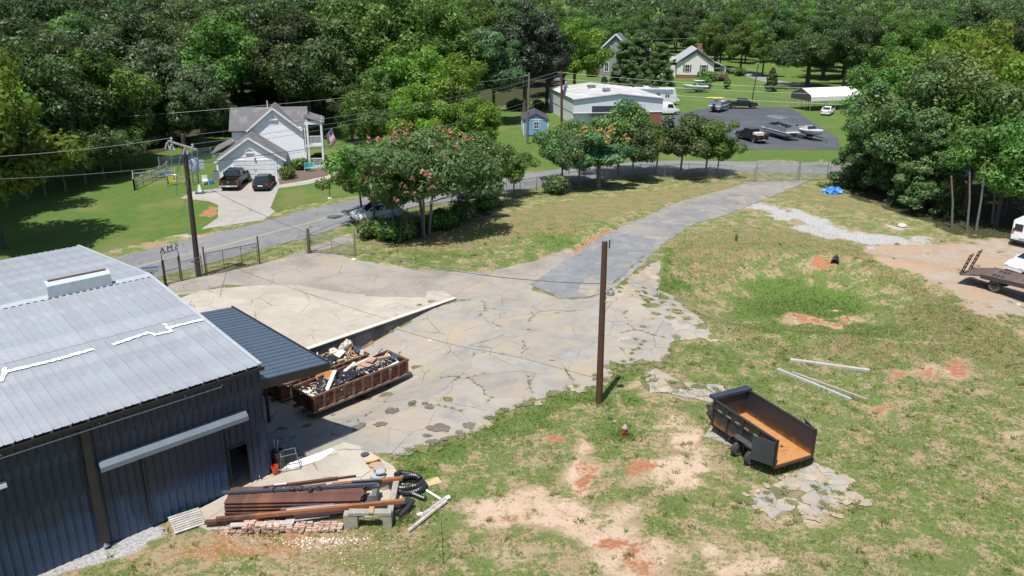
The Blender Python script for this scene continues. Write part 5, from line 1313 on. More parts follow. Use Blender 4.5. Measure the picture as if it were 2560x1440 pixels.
# carport
cpo = thing('metal_carport', 'white metal carport with open sides on the grass at right', 'carport', (*G(2024, 279).xy, 0), R(20))
M_cpw = pm('white carport sheet', (.72, .72, .72), .5, c2=(.64, .64, .645), sc_=1)
prof = [(0, 1.9), (0, 2.7), (.35, 3.1), (3.0, 4.1), (5.65, 3.1), (6.0, 2.7), (6.0, 1.9)]
for j in range(12):
    mb = MB(); x0, x1 = j * 1.0, j * 1.0 + .98
    for i in range(len(prof) - 1):
        mb.quad((x0, prof[i][0], prof[i][1]), (x1, prof[i][0], prof[i][1]), (x1, prof[i+1][0], prof[i+1][1]), (x0, prof[i+1][0], prof[i+1][1]))
    mb.build('roof_panel', M_cpw, cpo)
MB().add([(.02, p[0], p[1]) for p in prof], [tuple(range(7))]).build('end_panel', pm('dark grey end sheet', (.07, .068, .075), .6), cpo)
for x in (0.05, 2.9, 5.9, 8.9, 11.9):
    for y in (0.05, 5.95): MB().bb(x - .04, x + .04, y - .04, y + .04, 0, 2.6).build('post', M_galv, cpo)
for y in (1.5, 3.0, 4.5): MB().bb(0, .06, y - .03, y + .03, 0, 2.0).build('post', M_galvdull, cpo)

# ------------------------------------------------------------------ vehicles
def paint(name, c, rough=.25, metal=0.0): return pm('car paint ' + name, c, rough, metal, c2=tuple(x * .9 for x in c), sc_=.8, spec=.6)
def ring(x, w, zb, zt, r_=.10):
    r_ = min(r_, (zt - zb) * .4, w * .4)
    return [(x, -w + r_, zb), (x, w - r_, zb), (x, w, zb + r_), (x, w, zt - r_ * 1.2), (x, w - r_ * .9, zt), (x, -w + r_ * .9, zt), (x, -w, zt - r_ * 1.2), (x, -w, zb + r_)]
WHEEL = {}
def wheel_meshes(r_, w):
    k = (r_, w)
    if k not in WHEEL:
        Mx = Matrix.Rotation(math.pi / 2, 4, 'X')
        ty = MB().lathe([(r_ * .60, -w/2), (r_ * .92, -w/2), (r_, -w * .3), (r_, w * .3), (r_ * .92, w/2), (r_ * .60, w/2)], 20, Mx).mesh('tyre', M_rubber, True)
        ri = MB(); ri.lathe([(r_ * .05, -w * .30), (r_ * .58, -w * .38), (r_ * .64, -w * .52), (r_ * .66, -w * .52), (r_ * .66, w * .52), (r_ * .64, w * .52), (r_ * .58, w * .38), (r_ * .05, w * .30)], 18, Mx)
        for j in range(5):
            t = j * 2 * math.pi / 5
            for sg in (-1, 1): ri.bar((r_ * .1 * math.cos(t), sg * w * .42, r_ * .1 * math.sin(t)), (r_ * .6 * math.cos(t), sg * w * .46, r_ * .6 * math.sin(t)), r_ * .13, w * .08, up=(0, 1, 0))
        WHEEL[k] = (ty, ri.mesh('rim', M_rim))
    return WHEEL[k]
def wheel(par, x, y, r_, w, z=None):
    ty, ri = wheel_meshes(r_, w)
    e = link('wheel', ty, par); e.location = (x, y, r_ if z is None else z)
    link('rim', ri, e)
    return e
def cabin(par, xb0, xb1, xt0, xt1, wb, wt, z0, z1, mat, side_split=(), name='cabin', glass=True, rear_glass=True):
    B = lambda x, s_, z, w: Vector((x, s_ * w, z))
    xm0, xm1 = xt0, xt1
    mb = MB()
    rr = [[(xb0, -wb, z0), (xb0, wb, z0), (xt0, wt, z1 - .05), (xt0 + .06, wt - .08, z1), (xt0 + .06, -wt + .08, z1), (xt0, -wt, z1 - .05)],
          [(xb1, -wb, z0), (xb1, wb, z0), (xt1, wt, z1 - .05), (xt1 - .06, wt - .08, z1), (xt1 - .06, -wt + .08, z1), (xt1, -wt, z1 - .05)]]
    mb.loft(rr); body = mb.build(name, mat, par)
    if not glass: return body
    def face(a, b, c, d, m0, m1, m2, m3, nm, off):
        a, b, c, d = map(Vector, (a, b, c, d))
        P = lambda u, v: (a.lerp(b, u)).lerp(d.lerp(c, u), v)
        n_ = (b - a).cross(d - a).normalized()
        if n_.dot((a + c) / 2 - Vector((0, 0, z0))) < 0: n_ = -n_
        q = [P(m0, m2), P(1 - m1, m2), P(1 - m1, 1 - m3), P(m0, 1 - m3)]
        MB().add([v + n_ * off for v in q] + [v + n_ * (off - .02) for v in q], [(0,1,2,3),(0,4,5,1),(1,5,6,2),(2,6,7,3),(3,7,4,0)]).build(nm, M_glass, par)
    face((xb1, -wb, z0), (xb1, wb, z0), (xt1, wt, z1), (xt1, -wt, z1), .07, .07, .08, .10, 'windscreen', .012)
    if rear_glass: face((xb0, -wb, z0), (xb0, wb, z0), (xt0, wt, z1), (xt0, -wt, z1), .08, .08, .12, .12, 'rear_window', .012)
    sp = [0.0] + list(side_split) + [1.0]
    for sg in (-1, 1):
        for i in range(len(sp) - 1):
            l_ = lambda u: ((xb0 + (xb1 - xb0) * u, sg * wb, z0), (xt0 + (xt1 - xt0) * u, sg * wt, z1))
            (a, d), (b, c) = l_(sp[i]), l_(sp[i + 1])
            face(a, b, c, d, .08, .08, .10, .16, 'side_window', .012)
    return body
def lamps(par, xr, xf, w, zr, zf, hr=.16, hf=.12, wr=.28):
    for sg in (-1, 1):
        MB().bb(xr - .03, xr + .10, sg * w - .02 if sg > 0 else sg * w + .0, sg * w + .02 if sg > 0 else sg * w + .02, 0, .01)
        MB().box((xr + .02, sg * (w - wr / 2 - .02), zr), (.10, wr, hr)).build('tail_lamp', M_red, par)
        MB().box((xf - .04, sg * (w - .24), zf), (.12, .34, hf)).build('headlamp', M_plastic_w, par)
def sedan(label, px, py, rz, mat, name='car', suv=False, group=None, glassrear=True):
    p = G(px, py); t = thing(name, label, 'car', (p.x, p.y, h1(p.x, p.y) + .03), rz, group)
    if suv:
        st = [(-2.3, .76, .5, .95), (-2.22, .88, .36, 1.08), (-1.5, .93, .28, 1.10), (0, .94, .26, 1.08), (1.0, .94, .28, 1.06), (1.8, .91, .32, 1.0), (2.2, .82, .42, .85), (2.28, .7, .5, .75)]
        cab = (-2.2, 1.15, -1.85, .25, .87, .70, 1.06, 1.68)
    else:
        st = [(-2.38, .74, .46, .88), (-2.28, .86, .32, 1.0), (-1.6, .90, .24, 1.02), (0, .91, .22, .97), (1.0, .91, .24, .96), (1.85, .88, .27, .84), (2.28, .78, .36, .70), (2.36, .66, .44, .6)]
        cab = (-1.85, 1.15, -1.05, .30, .84, .64, .97, 1.45)
    MB().loft([ring(*s_) for s_ in st]).build('body', mat, t, True)
    cabin(t, *cab, mat, (.5,))
    lamps(t, st[0][0] - .0, st[-1][0], .84, .80 if not suv else .98, .62 if not suv else .78)
    MB().bb(st[0][0] - .02, st[0][0] + .05, -.26, .26, .58, .70).build('number_plate', M_plastic_w, t)
    MB().bb(st[0][0] - .04, st[0][0] + .12, -.78, .78, .30, .46).build('bumper', M_blackmetal if suv else mat, t); MB().bb(st[-1][0] - .12, st[-1][0] + .03, -.7, .7, .28, .42).build('bumper', M_blackmetal if suv else mat, t)
    for sg in (-1, 1): MB().box((.62, sg * .98, 1.05), (.12, .18, .13)).build('wing_mirror', mat, t)
    for x in (-1.45, 1.40):
        for sg in (-1, 1): wheel(t, x, sg * .82, .34, .22)
    return t
def pickup(label, px, py, rz, mat, cover=False, name='pickup_truck', z=None, crew=True):
    p = G(px, py); t = thing(name, label, 'pickup truck', (p.x, p.y, h1(p.x, p.y) + .03), rz)
    MB().loft([ring(*s_) for s_ in [(-1.02, .97, .52, 1.20), (0, .98, .50, 1.20), (1.3, .98, .50, 1.20), (1.5, .98, .52, 1.18), (2.4, .96, .55, 1.12), (2.75, .90, .58, 1.05), (2.85, .78, .66, .95)]]).build('body', mat, t, True)
    cabin(t, -1.0, 1.50, -.86, .62, .92, .74, 1.18, 1.88, mat, (.5,))
    # load bed
    b = MB(); b.bb(-2.95, -1.04, .88, .97, .55, 1.22); b.bb(-2.95, -1.04, -.97, -.88, .55, 1.22); b.bb(-1.12, -1.04, -.88, .88, .55, 1.22); bd = b.build('load_bed', mat, t)
    MB().bb(-2.94, -1.1, -.88, .88, .62, .70).build('bed_floor', M_blackmetal, bd)
    tg = MB().bb(-3.02, -2.95, -.90, .90, .62, 1.22).build('tailgate', mat, t)
    MB().box((-3.035, 0, .98), (.03, .13, .15)).box((-3.035, 0, .90), (.03, .08, .08)).build('badge', M_chrome, tg)
    mbx = MB()
    for k in range(3): mbx.box((-3.03, .55 + k * .07, .78), (.015, .05, .06))
    mbx.build('letter_badge', M_chrome, tg)
    if cover: MB().bb(-2.95, -1.05, -.95, .95, 1.22, 1.30).build('bed_cover', M_blackmetal, t)
    MB().bb(-3.18, -3.0, -.95, .95, .48, .64).build('rear_bumper', M_chrome, t)
    MB().bb(2.80, 2.98, -.92, .92, .50, .70).bb(2.84, 2.92, -.5, .5, .74, .98).build('front_bumper', M_chrome, t)
    MB().bb(-3.20, -3.17, -.20, .20, .50, .62).build('number_plate', M_plastic_w, t)
    lamps(t, -3.0, 2.86, .96, 1.02, .92, .30, .2, .16)
    for sg in (-1, 1): MB().box((1.0, sg * 1.10, 1.28), (.14, .24, .26)).build('wing_mirror', M_blackmetal, t)
    for x in (-2.0, 1.9):
        for sg in (-1, 1): wheel(t, x, sg * .86, .41, .27)
        MB().yprism([(x - .52, .55), (x - .40, .85), (x - .2, .96), (x + .2, .96), (x + .40, .85), (x + .52, .55)], -.985, .985).build('wheel_arch', M_blackmetal, t)
    return t
P_black = paint('black', (.010, .010, .012)); P_dark = paint('dark green black', (.012, .02, .022)); P_white = paint('white', (.72, .73, .74)); P_sage = paint('sage green', (.11, .14, .13), .3, .3)
pickup('black pickup truck parked tail out on the house driveway', 590, 463, R(90 + 4), P_black)
sedan('dark sedan parked beside the black pickup on the driveway', 662, 468, R(90 + 6), P_dark)
sedan('white car parked under the island trees by the road', 940, 551, R(90 + 118), P_white, suv=True)
sedan('sage green car in the shade of the fence row', 1195, 492, R(180 + 20), P_sage)
pickup('black pickup truck parked side on at the back of the lot', 1855, 271, R(3), P_black, cover=True)
pk = pickup('black flatbed pickup facing the gate at the front of the lot', 1876, 352, R(110), P_black)
bp = G(1893, 336)
# load and bits in the lot
def box_thing(name, label, cat, px, py, dims, mat, rz=0, z=0.03, group=None):
    p = G(px, py); return tag(link(name, MB().box((0, 0, dims[2] / 2), dims).mesh(name, mat), None), label, cat, group)
# vans on the right edge
def van(label, x, y, rz):
    t = thing('white_van', label, 'van', (x, y, h1(x, y) + .03), rz)
    MB().loft([ring(*s_) for s_ in [(-2.55, .90, .45, 2.15), (-2.45, .97, .35, 2.28), (0.6, .98, .32, 2.30), (1.0, .97, .32, 2.20), (1.62, .96, .34, 1.25), (2.35, .90, .38, 1.02), (2.5, .78, .45, .85)]]).build('body', P_white, t, True)
    MB().add([(1.04, -.80, 2.12), (1.04, .80, 2.12), (1.66, .86, 1.27), (1.66, -.86, 1.27)], [(0, 1, 2, 3)]).build('windscreen', M_glass, t)
    for sg in (-1, 1):
        MB().add([(.05, sg * .99, 1.35), (1.25, sg * .99, 1.35), (.95, sg * .99, 2.0), (.05, sg * .99, 2.0)], [(0, 1, 2, 3)]).build('side_window', M_glass, t)
        MB().box((-2.53, sg * .82, 1.3), (.08, .12, .5)).build('tail_lamp', M_red, t)
        MB().bb(-2.585, -2.56, min(sg * .1, sg * .75), max(sg * .1, sg * .75), 1.35, 1.95).build('rear_window', M_glass, t)
    MB().bb(-2.66, -2.5, -.9, .9, .38, .56).build('bumper', M_blackmetal, t); MB().bb(2.4, 2.6, -.85, .85, .36, .55).build('bumper', M_blackmetal, t)
    MB().bb(-2.60, -2.57, -.24, .24, .75, .88).build('number_plate', M_plastic_w, t)
    for xx in (-1.6, 1.6):
        for sg in (-1, 1): wheel(t, xx, sg * .86, .34, .22)
    return t
q = G(2556, 615); van('white van cut off by the right edge under the trees', q.x + 1.5, q.y + 1.2, R(40))
sedan('white car cut off at the right edge beyond the flatbed truck', 2578, 676, R(205), P_white)
# ------------------------------------------------------------------ flatbed truck
M_deck = pm('rusty deck plate', (.115, .075, .065), .8, c2=(.085, .06, .055), sc_=2, c3=(.15, .11, .095), sc3=.8); M_frame = pm('dark steel frame', (.035, .032, .034), .7, c2=(.06, .05, .045), sc_=4)
fa = G(2425, 718); fb = G(2552, 772)
frz = math.atan2(fb.y - fa.y, fb.x - fa.x)
ft = thing('flatbed_truck', 'white cab flatbed truck with raised loading ramps at the right edge', 'truck', (fa.x + 1.3, fa.y + .3, h1(fa.x, fa.y) + .02), R(-49))
MB().bb(0, 5.9, -1.2, 1.2, 1.0, 1.12).build('deck', M_deck, ft)
MB().add([(0, -1.2, 1.12), (0, 1.2, 1.12), (-1.5, 1.2, .78), (-1.5, -1.2, .78), (0, -1.2, 1.0), (0, 1.2, 1.0), (-1.5, 1.2, .68), (-1.5, -1.2, .68)], [(0,1,2,3),(7,6,5,4),(0,3,7,4),(1,5,6,2),(2,6,7,3)]).build('beaver_tail', M_deck, ft)
MB().bb(-.1, 6.0, -1.26, -1.2, .85, 1.14).bb(-.1, 6.0, 1.2, 1.26, .85, 1.14).build('side_rail', M_frame, ft)
MB().bb(-.2, 7.6, -.5, -.35, .6, 1.0).bb(-.2, 7.6, .35, .5, .6, 1.0).build('chassis', M_frame, ft)
for y in (-.85, .75):
    mb = MB(); 
    for k in (0, .55): mb.bar((-1.5, y - .28 + k, .78), (-1.05, y - .28 + k, 2.35), .07)
    for i in range(5): f = .12 + i * .2; mb.bar((-1.5 + .45 * f, y - .28, .78 + 1.57 * f), (-1.5 + .45 * f, y + .27, .78 + 1.57 * f), .06)
    mb.build('loading_ramp', M_rust, ft)
MB().bar((5.9, -1.15, 1.1), (5.9, -1.15, 2.6), .09).bar((5.9, 1.15, 1.1), (5.9, 1.15, 2.6), .09).bar((5.9, -1.2, 2.6), (5.9, 1.2, 2.6), .09).bar((5.9, -1.2, 1.85), (5.9, 1.2, 1.85), .06).build('headboard', M_frame, ft)
for y0 in (-.9, .3):
    for k in range(3): MB().bb(.5 + k * .28, .68 + k * .28, y0, y0 + .6, 1.123, 1.128).build('deck_slot', M_blackmetal, ft)
for y in (-.95, .95): wheel(ft, .9, y, .46, .34); wheel(ft, 6.9, y * 1.02, .46, .28)
MB().loft([ring(*s_) for s_ in [(6.15, 1.02, .75, 2.45), (6.3, 1.05, .7, 2.6), (7.3, 1.05, .7, 2.55), (7.8, 1.03, .7, 1.6), (7.95, .98, .75, 1.3)]]).build('cab', P_white, ft, True)
MB().bb(6.12, 6.16, -.6, .6, 1.75, 2.25).build('rear_window', M_glass, ft)
for sg in (-1, 1): MB().add([(6.55, sg * 1.06, 1.6), (7.5, sg * 1.06, 1.6), (7.3, sg * 1.06, 2.3), (6.55, sg * 1.06, 2.3)], [(0, 1, 2, 3)]).build('side_window', M_glass, ft)
MB().lathe([(.02, -.45), (.26, -.45), (.26, .45), (.02, .45)], 12, Matrix.Translation((5.2, -1.0, .62)) @ Matrix.Rotation(math.pi/2, 4, 'Y')).build('fuel_tank', M_blackmetal, ft)

# ------------------------------------------------------------------ dump trailer
tl_, tr_ = G(1938, 1165, .62), G(2027, 1138, .62)
trz = math.atan2(tr_.y - tl_.y, tr_.x - tl_.x)
dt = thing('dump_trailer', 'black dump trailer with rusty orange floor and open rear doors', 'trailer', ((tl_.x + tr_.x) / 2, (tl_.y + tr_.y) / 2, h1(12, 31)), trz)
TW = (tr_ - tl_).length / 2; TLn = 4.3; zf, zt_ = .62, 1.80
def rustfloor():
    m, nt, nd, lk, b = nodes('rusty trailer floor')
    tc = N(nt, 'ShaderNodeTexCoord'); n1 = noise(nt, 1.4, 6, .65, tc.outputs['Object'], .5).outputs[0]; n2 = noise(nt, 5, 5, .6, tc.outputs['Object']).outputs[0]
    c = ramp(nt, n1, [(.32, (.36, .15, .04)), (.52, (.42, .20, .06)), (.68, (.27, .125, .05))]).outputs[0]
    c = mix(nt, ramp(nt, n2, [(.58, (0, 0, 0)), (.75, (.7, .7, .7))]).outputs[0], c, (.32, .24, .16))
    lk.new(c, b.inputs['Base Color']); b.inputs['Roughness'].default_value = .8
    return m
def wallin():
    m, nt, nd, lk, b = nodes('black wall with rust bleeding up')
    tc = N(nt, 'ShaderNodeTexCoord'); sx = N(nt, 'ShaderNodeSeparateXYZ'); lk.new(tc.outputs['Object'], sx.inputs[0])
    n1 = noise(nt, 2.5, 5, .65, tc.outputs['Object']).outputs[0]
    v = math_(nt, 'ADD', math_(nt, 'MULTIPLY', sx.outputs[2], 1.6), math_(nt, 'MULTIPLY', n1, 1.3))
    c = ramp(nt, math_(nt, 'MULTIPLY', v, .4), [(.60, (.30, .12, .03)), (.78, (.06, .035, .025)), (.9, (.03, .028, .032))]).outputs[0]
    lk.new(c, b.inputs['Base Color']); b.inputs['Roughness'].default_value = .55
    return m
M_tin = wallin()
MB().bb(-TW, TW, 0, TLn, zf - .08, zf).build('floor', rustfloor(), dt)
for sg in (-1, 1):
    x = sg * TW
    MB().bb(min(x, x + sg * .06), max(x, x + sg * .06), 0, TLn, zf - .06, zt_).build('side_wall', M_tin, dt)
    MB().bb(min(x - sg * .01, x + sg * .10), max(x - sg * .01, x + sg * .10), 0, TLn, zt_, zt_ + .07).build('top_rail', M_blackmetal, dt)
    MB().bb(min(x + sg * .06, x + sg * .12), max(x + sg * .06, x + sg * .12), 0, TLn, 1.42, 1.48).build('side_rail', M_blackmetal, dt)
    for k in range(5): MB().bb(min(x + sg * .06, x + sg * .12), max(x + sg * .06, x + sg * .12), .02 + k * 1.04, .10 + k * 1.04, zf - .1, zt_).build('side_stake', M_blackmetal, dt)
    for k in range(6): MB().bb(min(x + sg * .10, x + sg * .16), max(x + sg * .10, x + sg * .16), .45 + k * .62, .75 + k * .62, 1.46, 1.53).build('tie_hook', M_galvdull, dt)
    # fender and wheels
    xo = x + sg * .30
    f_ = [(.70, .60), (.85, .92), (1.05, .98), (2.30, .98), (2.5, .92), (2.65, .60), (2.60, .60), (2.46, .88), (2.28, .94), (1.07, .94), (.89, .88), (.75, .60)]
    MB().xprism(f_, min(x + sg * .08, x + sg * .42), max(x + sg * .08, x + sg * .42)).build('fender', pm('grey black fender', (.05, .06, .068), .4, c2=(.07, .08, .085)), dt)
    for y in (1.25, 2.12): wheel(dt, x + sg * .25, y, .37, .22); 
    # open rear door, folded back along the side
    a = Vector((x + sg * .10, 0.0, 0)); ang_ = R(12) if sg < 0 else R(8)
    d_ = Vector((sg * math.sin(ang_ * 2.2), math.cos(ang_ * 2.2), 0)); Ld = TW * .98
    MB().bar(a + Vector((0, 0, (zf + zt_) / 2)) + d_ * .0 + Vector((sg * .05, 0, 0)), a + d_ * Ld + Vector((sg * .05, 0, (zf + zt_) / 2)), .05, zt_ - zf).build('rear_door', pm('charcoal door', (.032, .035, .042), .45, c2=(.05, .052, .058), sc_=1), dt)
    MB().tube([(x + sg * .06, -.03, zf - .1), (x + sg * .06, -.03, zt_ + .12)], .05, 8).build('door_hinge', M_blackmetal, dt)
MB().bb(-TW, TW, TLn, TLn + .06, zf - .06, zt_).build('front_wall', M_tin, dt)
MB().bb(-TW - .12, TW + .12, TLn - .10, TLn + .28, zt_ + .05, zt_ + .19).build('tarp_box', pm('navy tarp box', (.035, .045, .07), .4), dt)
MB().bb(-TW - .1, TW + .1, -.06, 0, zf - .14, zf - .01).build('rear_sill', M_rust, dt)
MB().bb(-.55, -.42, -.02, 4.9, .36, .54).bb(.42, .55, -.02, 4.9, .36, .54).bar((-.5, 4.9, .45), (0, 6.0, .45), .1).bar((.5, 4.9, .45), (0, 6.0, .45), .1).build('chassis', M_blackmetal, dt)
MB().bb(-.4, .4, TLn + .1, TLn + .55, .5, 1.15).build('pump_box', M_blackmetal, dt)
MB().bb(-.04, .04, 5.6, 5.68, 0, .8).bb(-.12, .12, 5.52, 5.76, 0, .03).build('jack_stand', M_galvdull, dt)
MB().box((.35, 1.1, zf + .004), (.16, .13, .006), .4).build('floor_mark', M_blackmetal, dt)
mb = MB(); rr = random.Random(4)
for k in range(90):
    x, y = -TW * .6 + abs(rr.gauss(0, .42)), 3.9 - abs(rr.gauss(0, .75)); s_ = rr.uniform(.03, .10)
    if abs(x) < TW - .1 and 0 < y < TLn - .1: mb.box((x, y, zf + s_ * .3), (s_ * 1.4, s_, s_ * .7), rr.uniform(0, 3))
gr = mb.build('rubble', pm('rubble crumbs', (.40, .33, .24), .9, c2=(.28, .24, .19), sc_=6), None); gr.parent = None
gr.location = dt.location; gr.rotation_euler = dt.rotation_euler; gr['label'] = 'pale rubble crumbs lying at the front of the trailer floor'; gr['category'] = 'rubble'; gr['kind'] = 'stuff'
# ------------------------------------------------------------------ roll-off dumpsters
M_dump = pm('rusty brown dumpster', (.125, .042, .026), .75, c2=(.075, .03, .02), sc_=1.6, c3=(.17, .085, .045), sc3=.9, bmp=.2, rand=.15)
M_rib = pm('dumpster rib', (.17, .06, .035), .75, c2=(.13, .075, .05), sc_=2, c3=(.20, .14, .09), sc3=1.2, rand=.25)
def dumpster(label, A, B, W, hgt, zb):
    A, B = Vector(A[:2]), Vector(B[:2]); L_ = (B - A).length; rz = math.atan2(B.y - A.y, B.x - A.x)
    t = thing('roll_off_dumpster', label, 'dumpster', (A.x, A.y, zb), rz, None)
    th = .05
    MB().bb(0, L_, 0, W, .22, .28).build('floor', M_dump, t)
    for (a, b, c, d) in ((0, L_, 0, th), (0, L_, W - th, W)): MB().bb(a, b, c, d, .2, hgt).build('side_wall', M_dump, t)
    MB().bb(0, th, th, W - th, .2, hgt).build('end_wall', M_dump, t); MB().bb(L_ - th, L_, th, W - th, .2, hgt).build('end_door', M_dump, t)
    MB().bb(-.04, L_ + .04, -.05, .07, hgt, hgt + .1).bb(-.04, L_ + .04, W - .07, W + .05, hgt, hgt + .1).bb(-.04, .08, .07, W - .07, hgt, hgt + .1).bb(L_ - .08, L_ + .04, .07, W - .07, hgt, hgt + .1).build('top_rail', M_rib, t)
    n = 11
    for i in range(n):
        x = .12 + i * (L_ - .24) / (n - 1)
        for y0, y1 in ((-.09, 0), (W, W + .09)): MB().bb(x - .06, x + .06, y0, y1, .2, hgt).build('rib', M_rib, t)
    MB().bb(0, L_, -.02, .0, .62, .66).build('side_strap', M_rib, t)
    for y in (.5, W - .5): MB().bb(-.25, L_ + .2, y - .08, y + .08, .05, .22).build('skid_rail', M_dump, t)
    MB().bb(0, L_ + .15, -.12, .02, .10, .22).build('bottom_rail', pm('worn bottom rail', (.20, .15, .11), .8, c2=(.12, .08, .06), sc_=3), t)
    for x in (.35, L_ - .35):
        for y in (.15, W - .15): MB().lathe([(.03, -.1), (.13, -.1), (.13, .1), (.03, .1)], 10, Matrix.Translation((x, y, .13)) @ Matrix.Rotation(math.pi/2, 4, 'X')).build('roller', M_frame, t)
    return t, L_
DW = 1.85
dA, dB = G(783, 1053), G(1022, 948)
wdv = Vector(-wd); dlen = (dB.xy - dA.xy).length
d_near, dl = dumpster('front rusty roll-off dumpster heaped with black trash bags', dA, dB, DW, .95, h1(-8, 38) - .04)
ddir = (dB - dA).xy.normalized(); dn = Vector((-ddir.y, ddir.x))
B2 = G(921, 880, -.22).xy; A2 = B2 - ddir * dl * .93
d_far, dl2 = dumpster('rear rusty roll-off dumpster beside the retaining wall', A2, B2, DW, .95, h1(-9.5, 41) + .04)
# trash
M_bag = pm('black trash bag', (.014, .015, .018), .28, c2=(.022, .023, .027), sc_=5, bmp=1.0, spec=.7); M_bagb = pm('blue grey trash bag', (.05, .085, .13), .35, c2=(.03, .05, .08), sc_=4, bmp=.8)
M_card = pm('cardboard', (.42, .27, .13), .9, c2=(.36, .22, .11), sc_=3); M_pink = pm('pinkish board', (.42, .26, .19), .85, c2=(.36, .22, .17), sc_=3); M_wht = pm('scrap white board', (.66, .64, .58), .8, c2=(.52, .49, .42), sc_=4)
M_orange = pm('orange timber', (.50, .23, .06), .7, c2=(.42, .19, .05), sc_=4); M_mint = pm('pale green board', (.42, .50, .44), .8, c2=(.36, .43, .38), sc_=3); M_cream = pm('cream foam', (.55, .50, .38), .9, c2=(.45, .40, .3), sc_=4, bmp=.6)
def bag_mesh(seed):
    rs = random.Random(seed); bm = bmesh.new(); bmesh.ops.create_icosphere(bm, subdivisions=3, radius=1)
    for v in bm.verts:
        p = v.co.normalized(); d = .78 + .34 * mn.noise(p * 1.8 + Vector((seed, 0, 0))) + .14 * mn.noise(p * 5 + Vector((0, seed, 0))) + .06 * mn.noise(p * 11 + Vector((0, 0, seed)))
        v.co = Vector((p.x * d, p.y * d, p.z * d * .72))
        if p.z > .93: v.co.z += .22
    me = bpy.data.meshes.new('trash_bag'); bm.to_mesh(me); bm.free(); return me
bags = [bag_mesh(s_) for s_ in (3, 17, 29, 41)]
for b_ in bags: b_.materials.append(M_bag)
def place_in(dump, L_, W, items):
    for (nm, lab, cat, kind, u, v, z, sz, rot, mat) in items:
        if kind == 'bag':
            me = bags[int(u * 37) % 4]
            if mat is not M_bag: me = me.copy(); me.materials[0] = mat
            o = link(nm, me); o.scale = (sz[0] * .86, sz[1] * .86, sz[2] * .86)
        elif kind == 'frame':
            mb = MB(); a, b_ = sz[0] / 2, sz[1] / 2
            mb.bb(-a, a, -b_, -b_ + .09, 0, .05).bb(-a, a, b_ - .09, b_, 0, .05).bb(-a, -a + .09, -b_ + .09, b_ - .09, 0, .05).bb(a - .09, a, -b_ + .09, b_ - .09, 0, .05)
            o = link(nm, mb.mesh(nm, mat))
        else:
            mb = MB().box((0, 0, 0), sz)
            me = mb.mesh(nm, mat); bm = bmesh.new(); bm.from_mesh(me); bmesh.ops.subdivide_edges(bm, edges=bm.edges, cuts=3, use_grid_fill=True)
            for vv_ in bm.verts: vv_.co.z += .05 * mn.noise(vv_.co * 2.2 + Vector((u * 9, v * 7, 0))) * min(1, sz[0])
            bm.to_mesh(me); bm.free(); o = link(nm, me)
        loc = dump.matrix_basis @ Vector((u * L_, v * W, z - .50 if dump is d_near else z - .30)); o.location = loc
        o.rotation_euler = (R(rot[0]), R(rot[1]), dump.rotation_euler.z + R(rot[2]))
        tag(o, lab, cat)
BG = 'black trash bag '
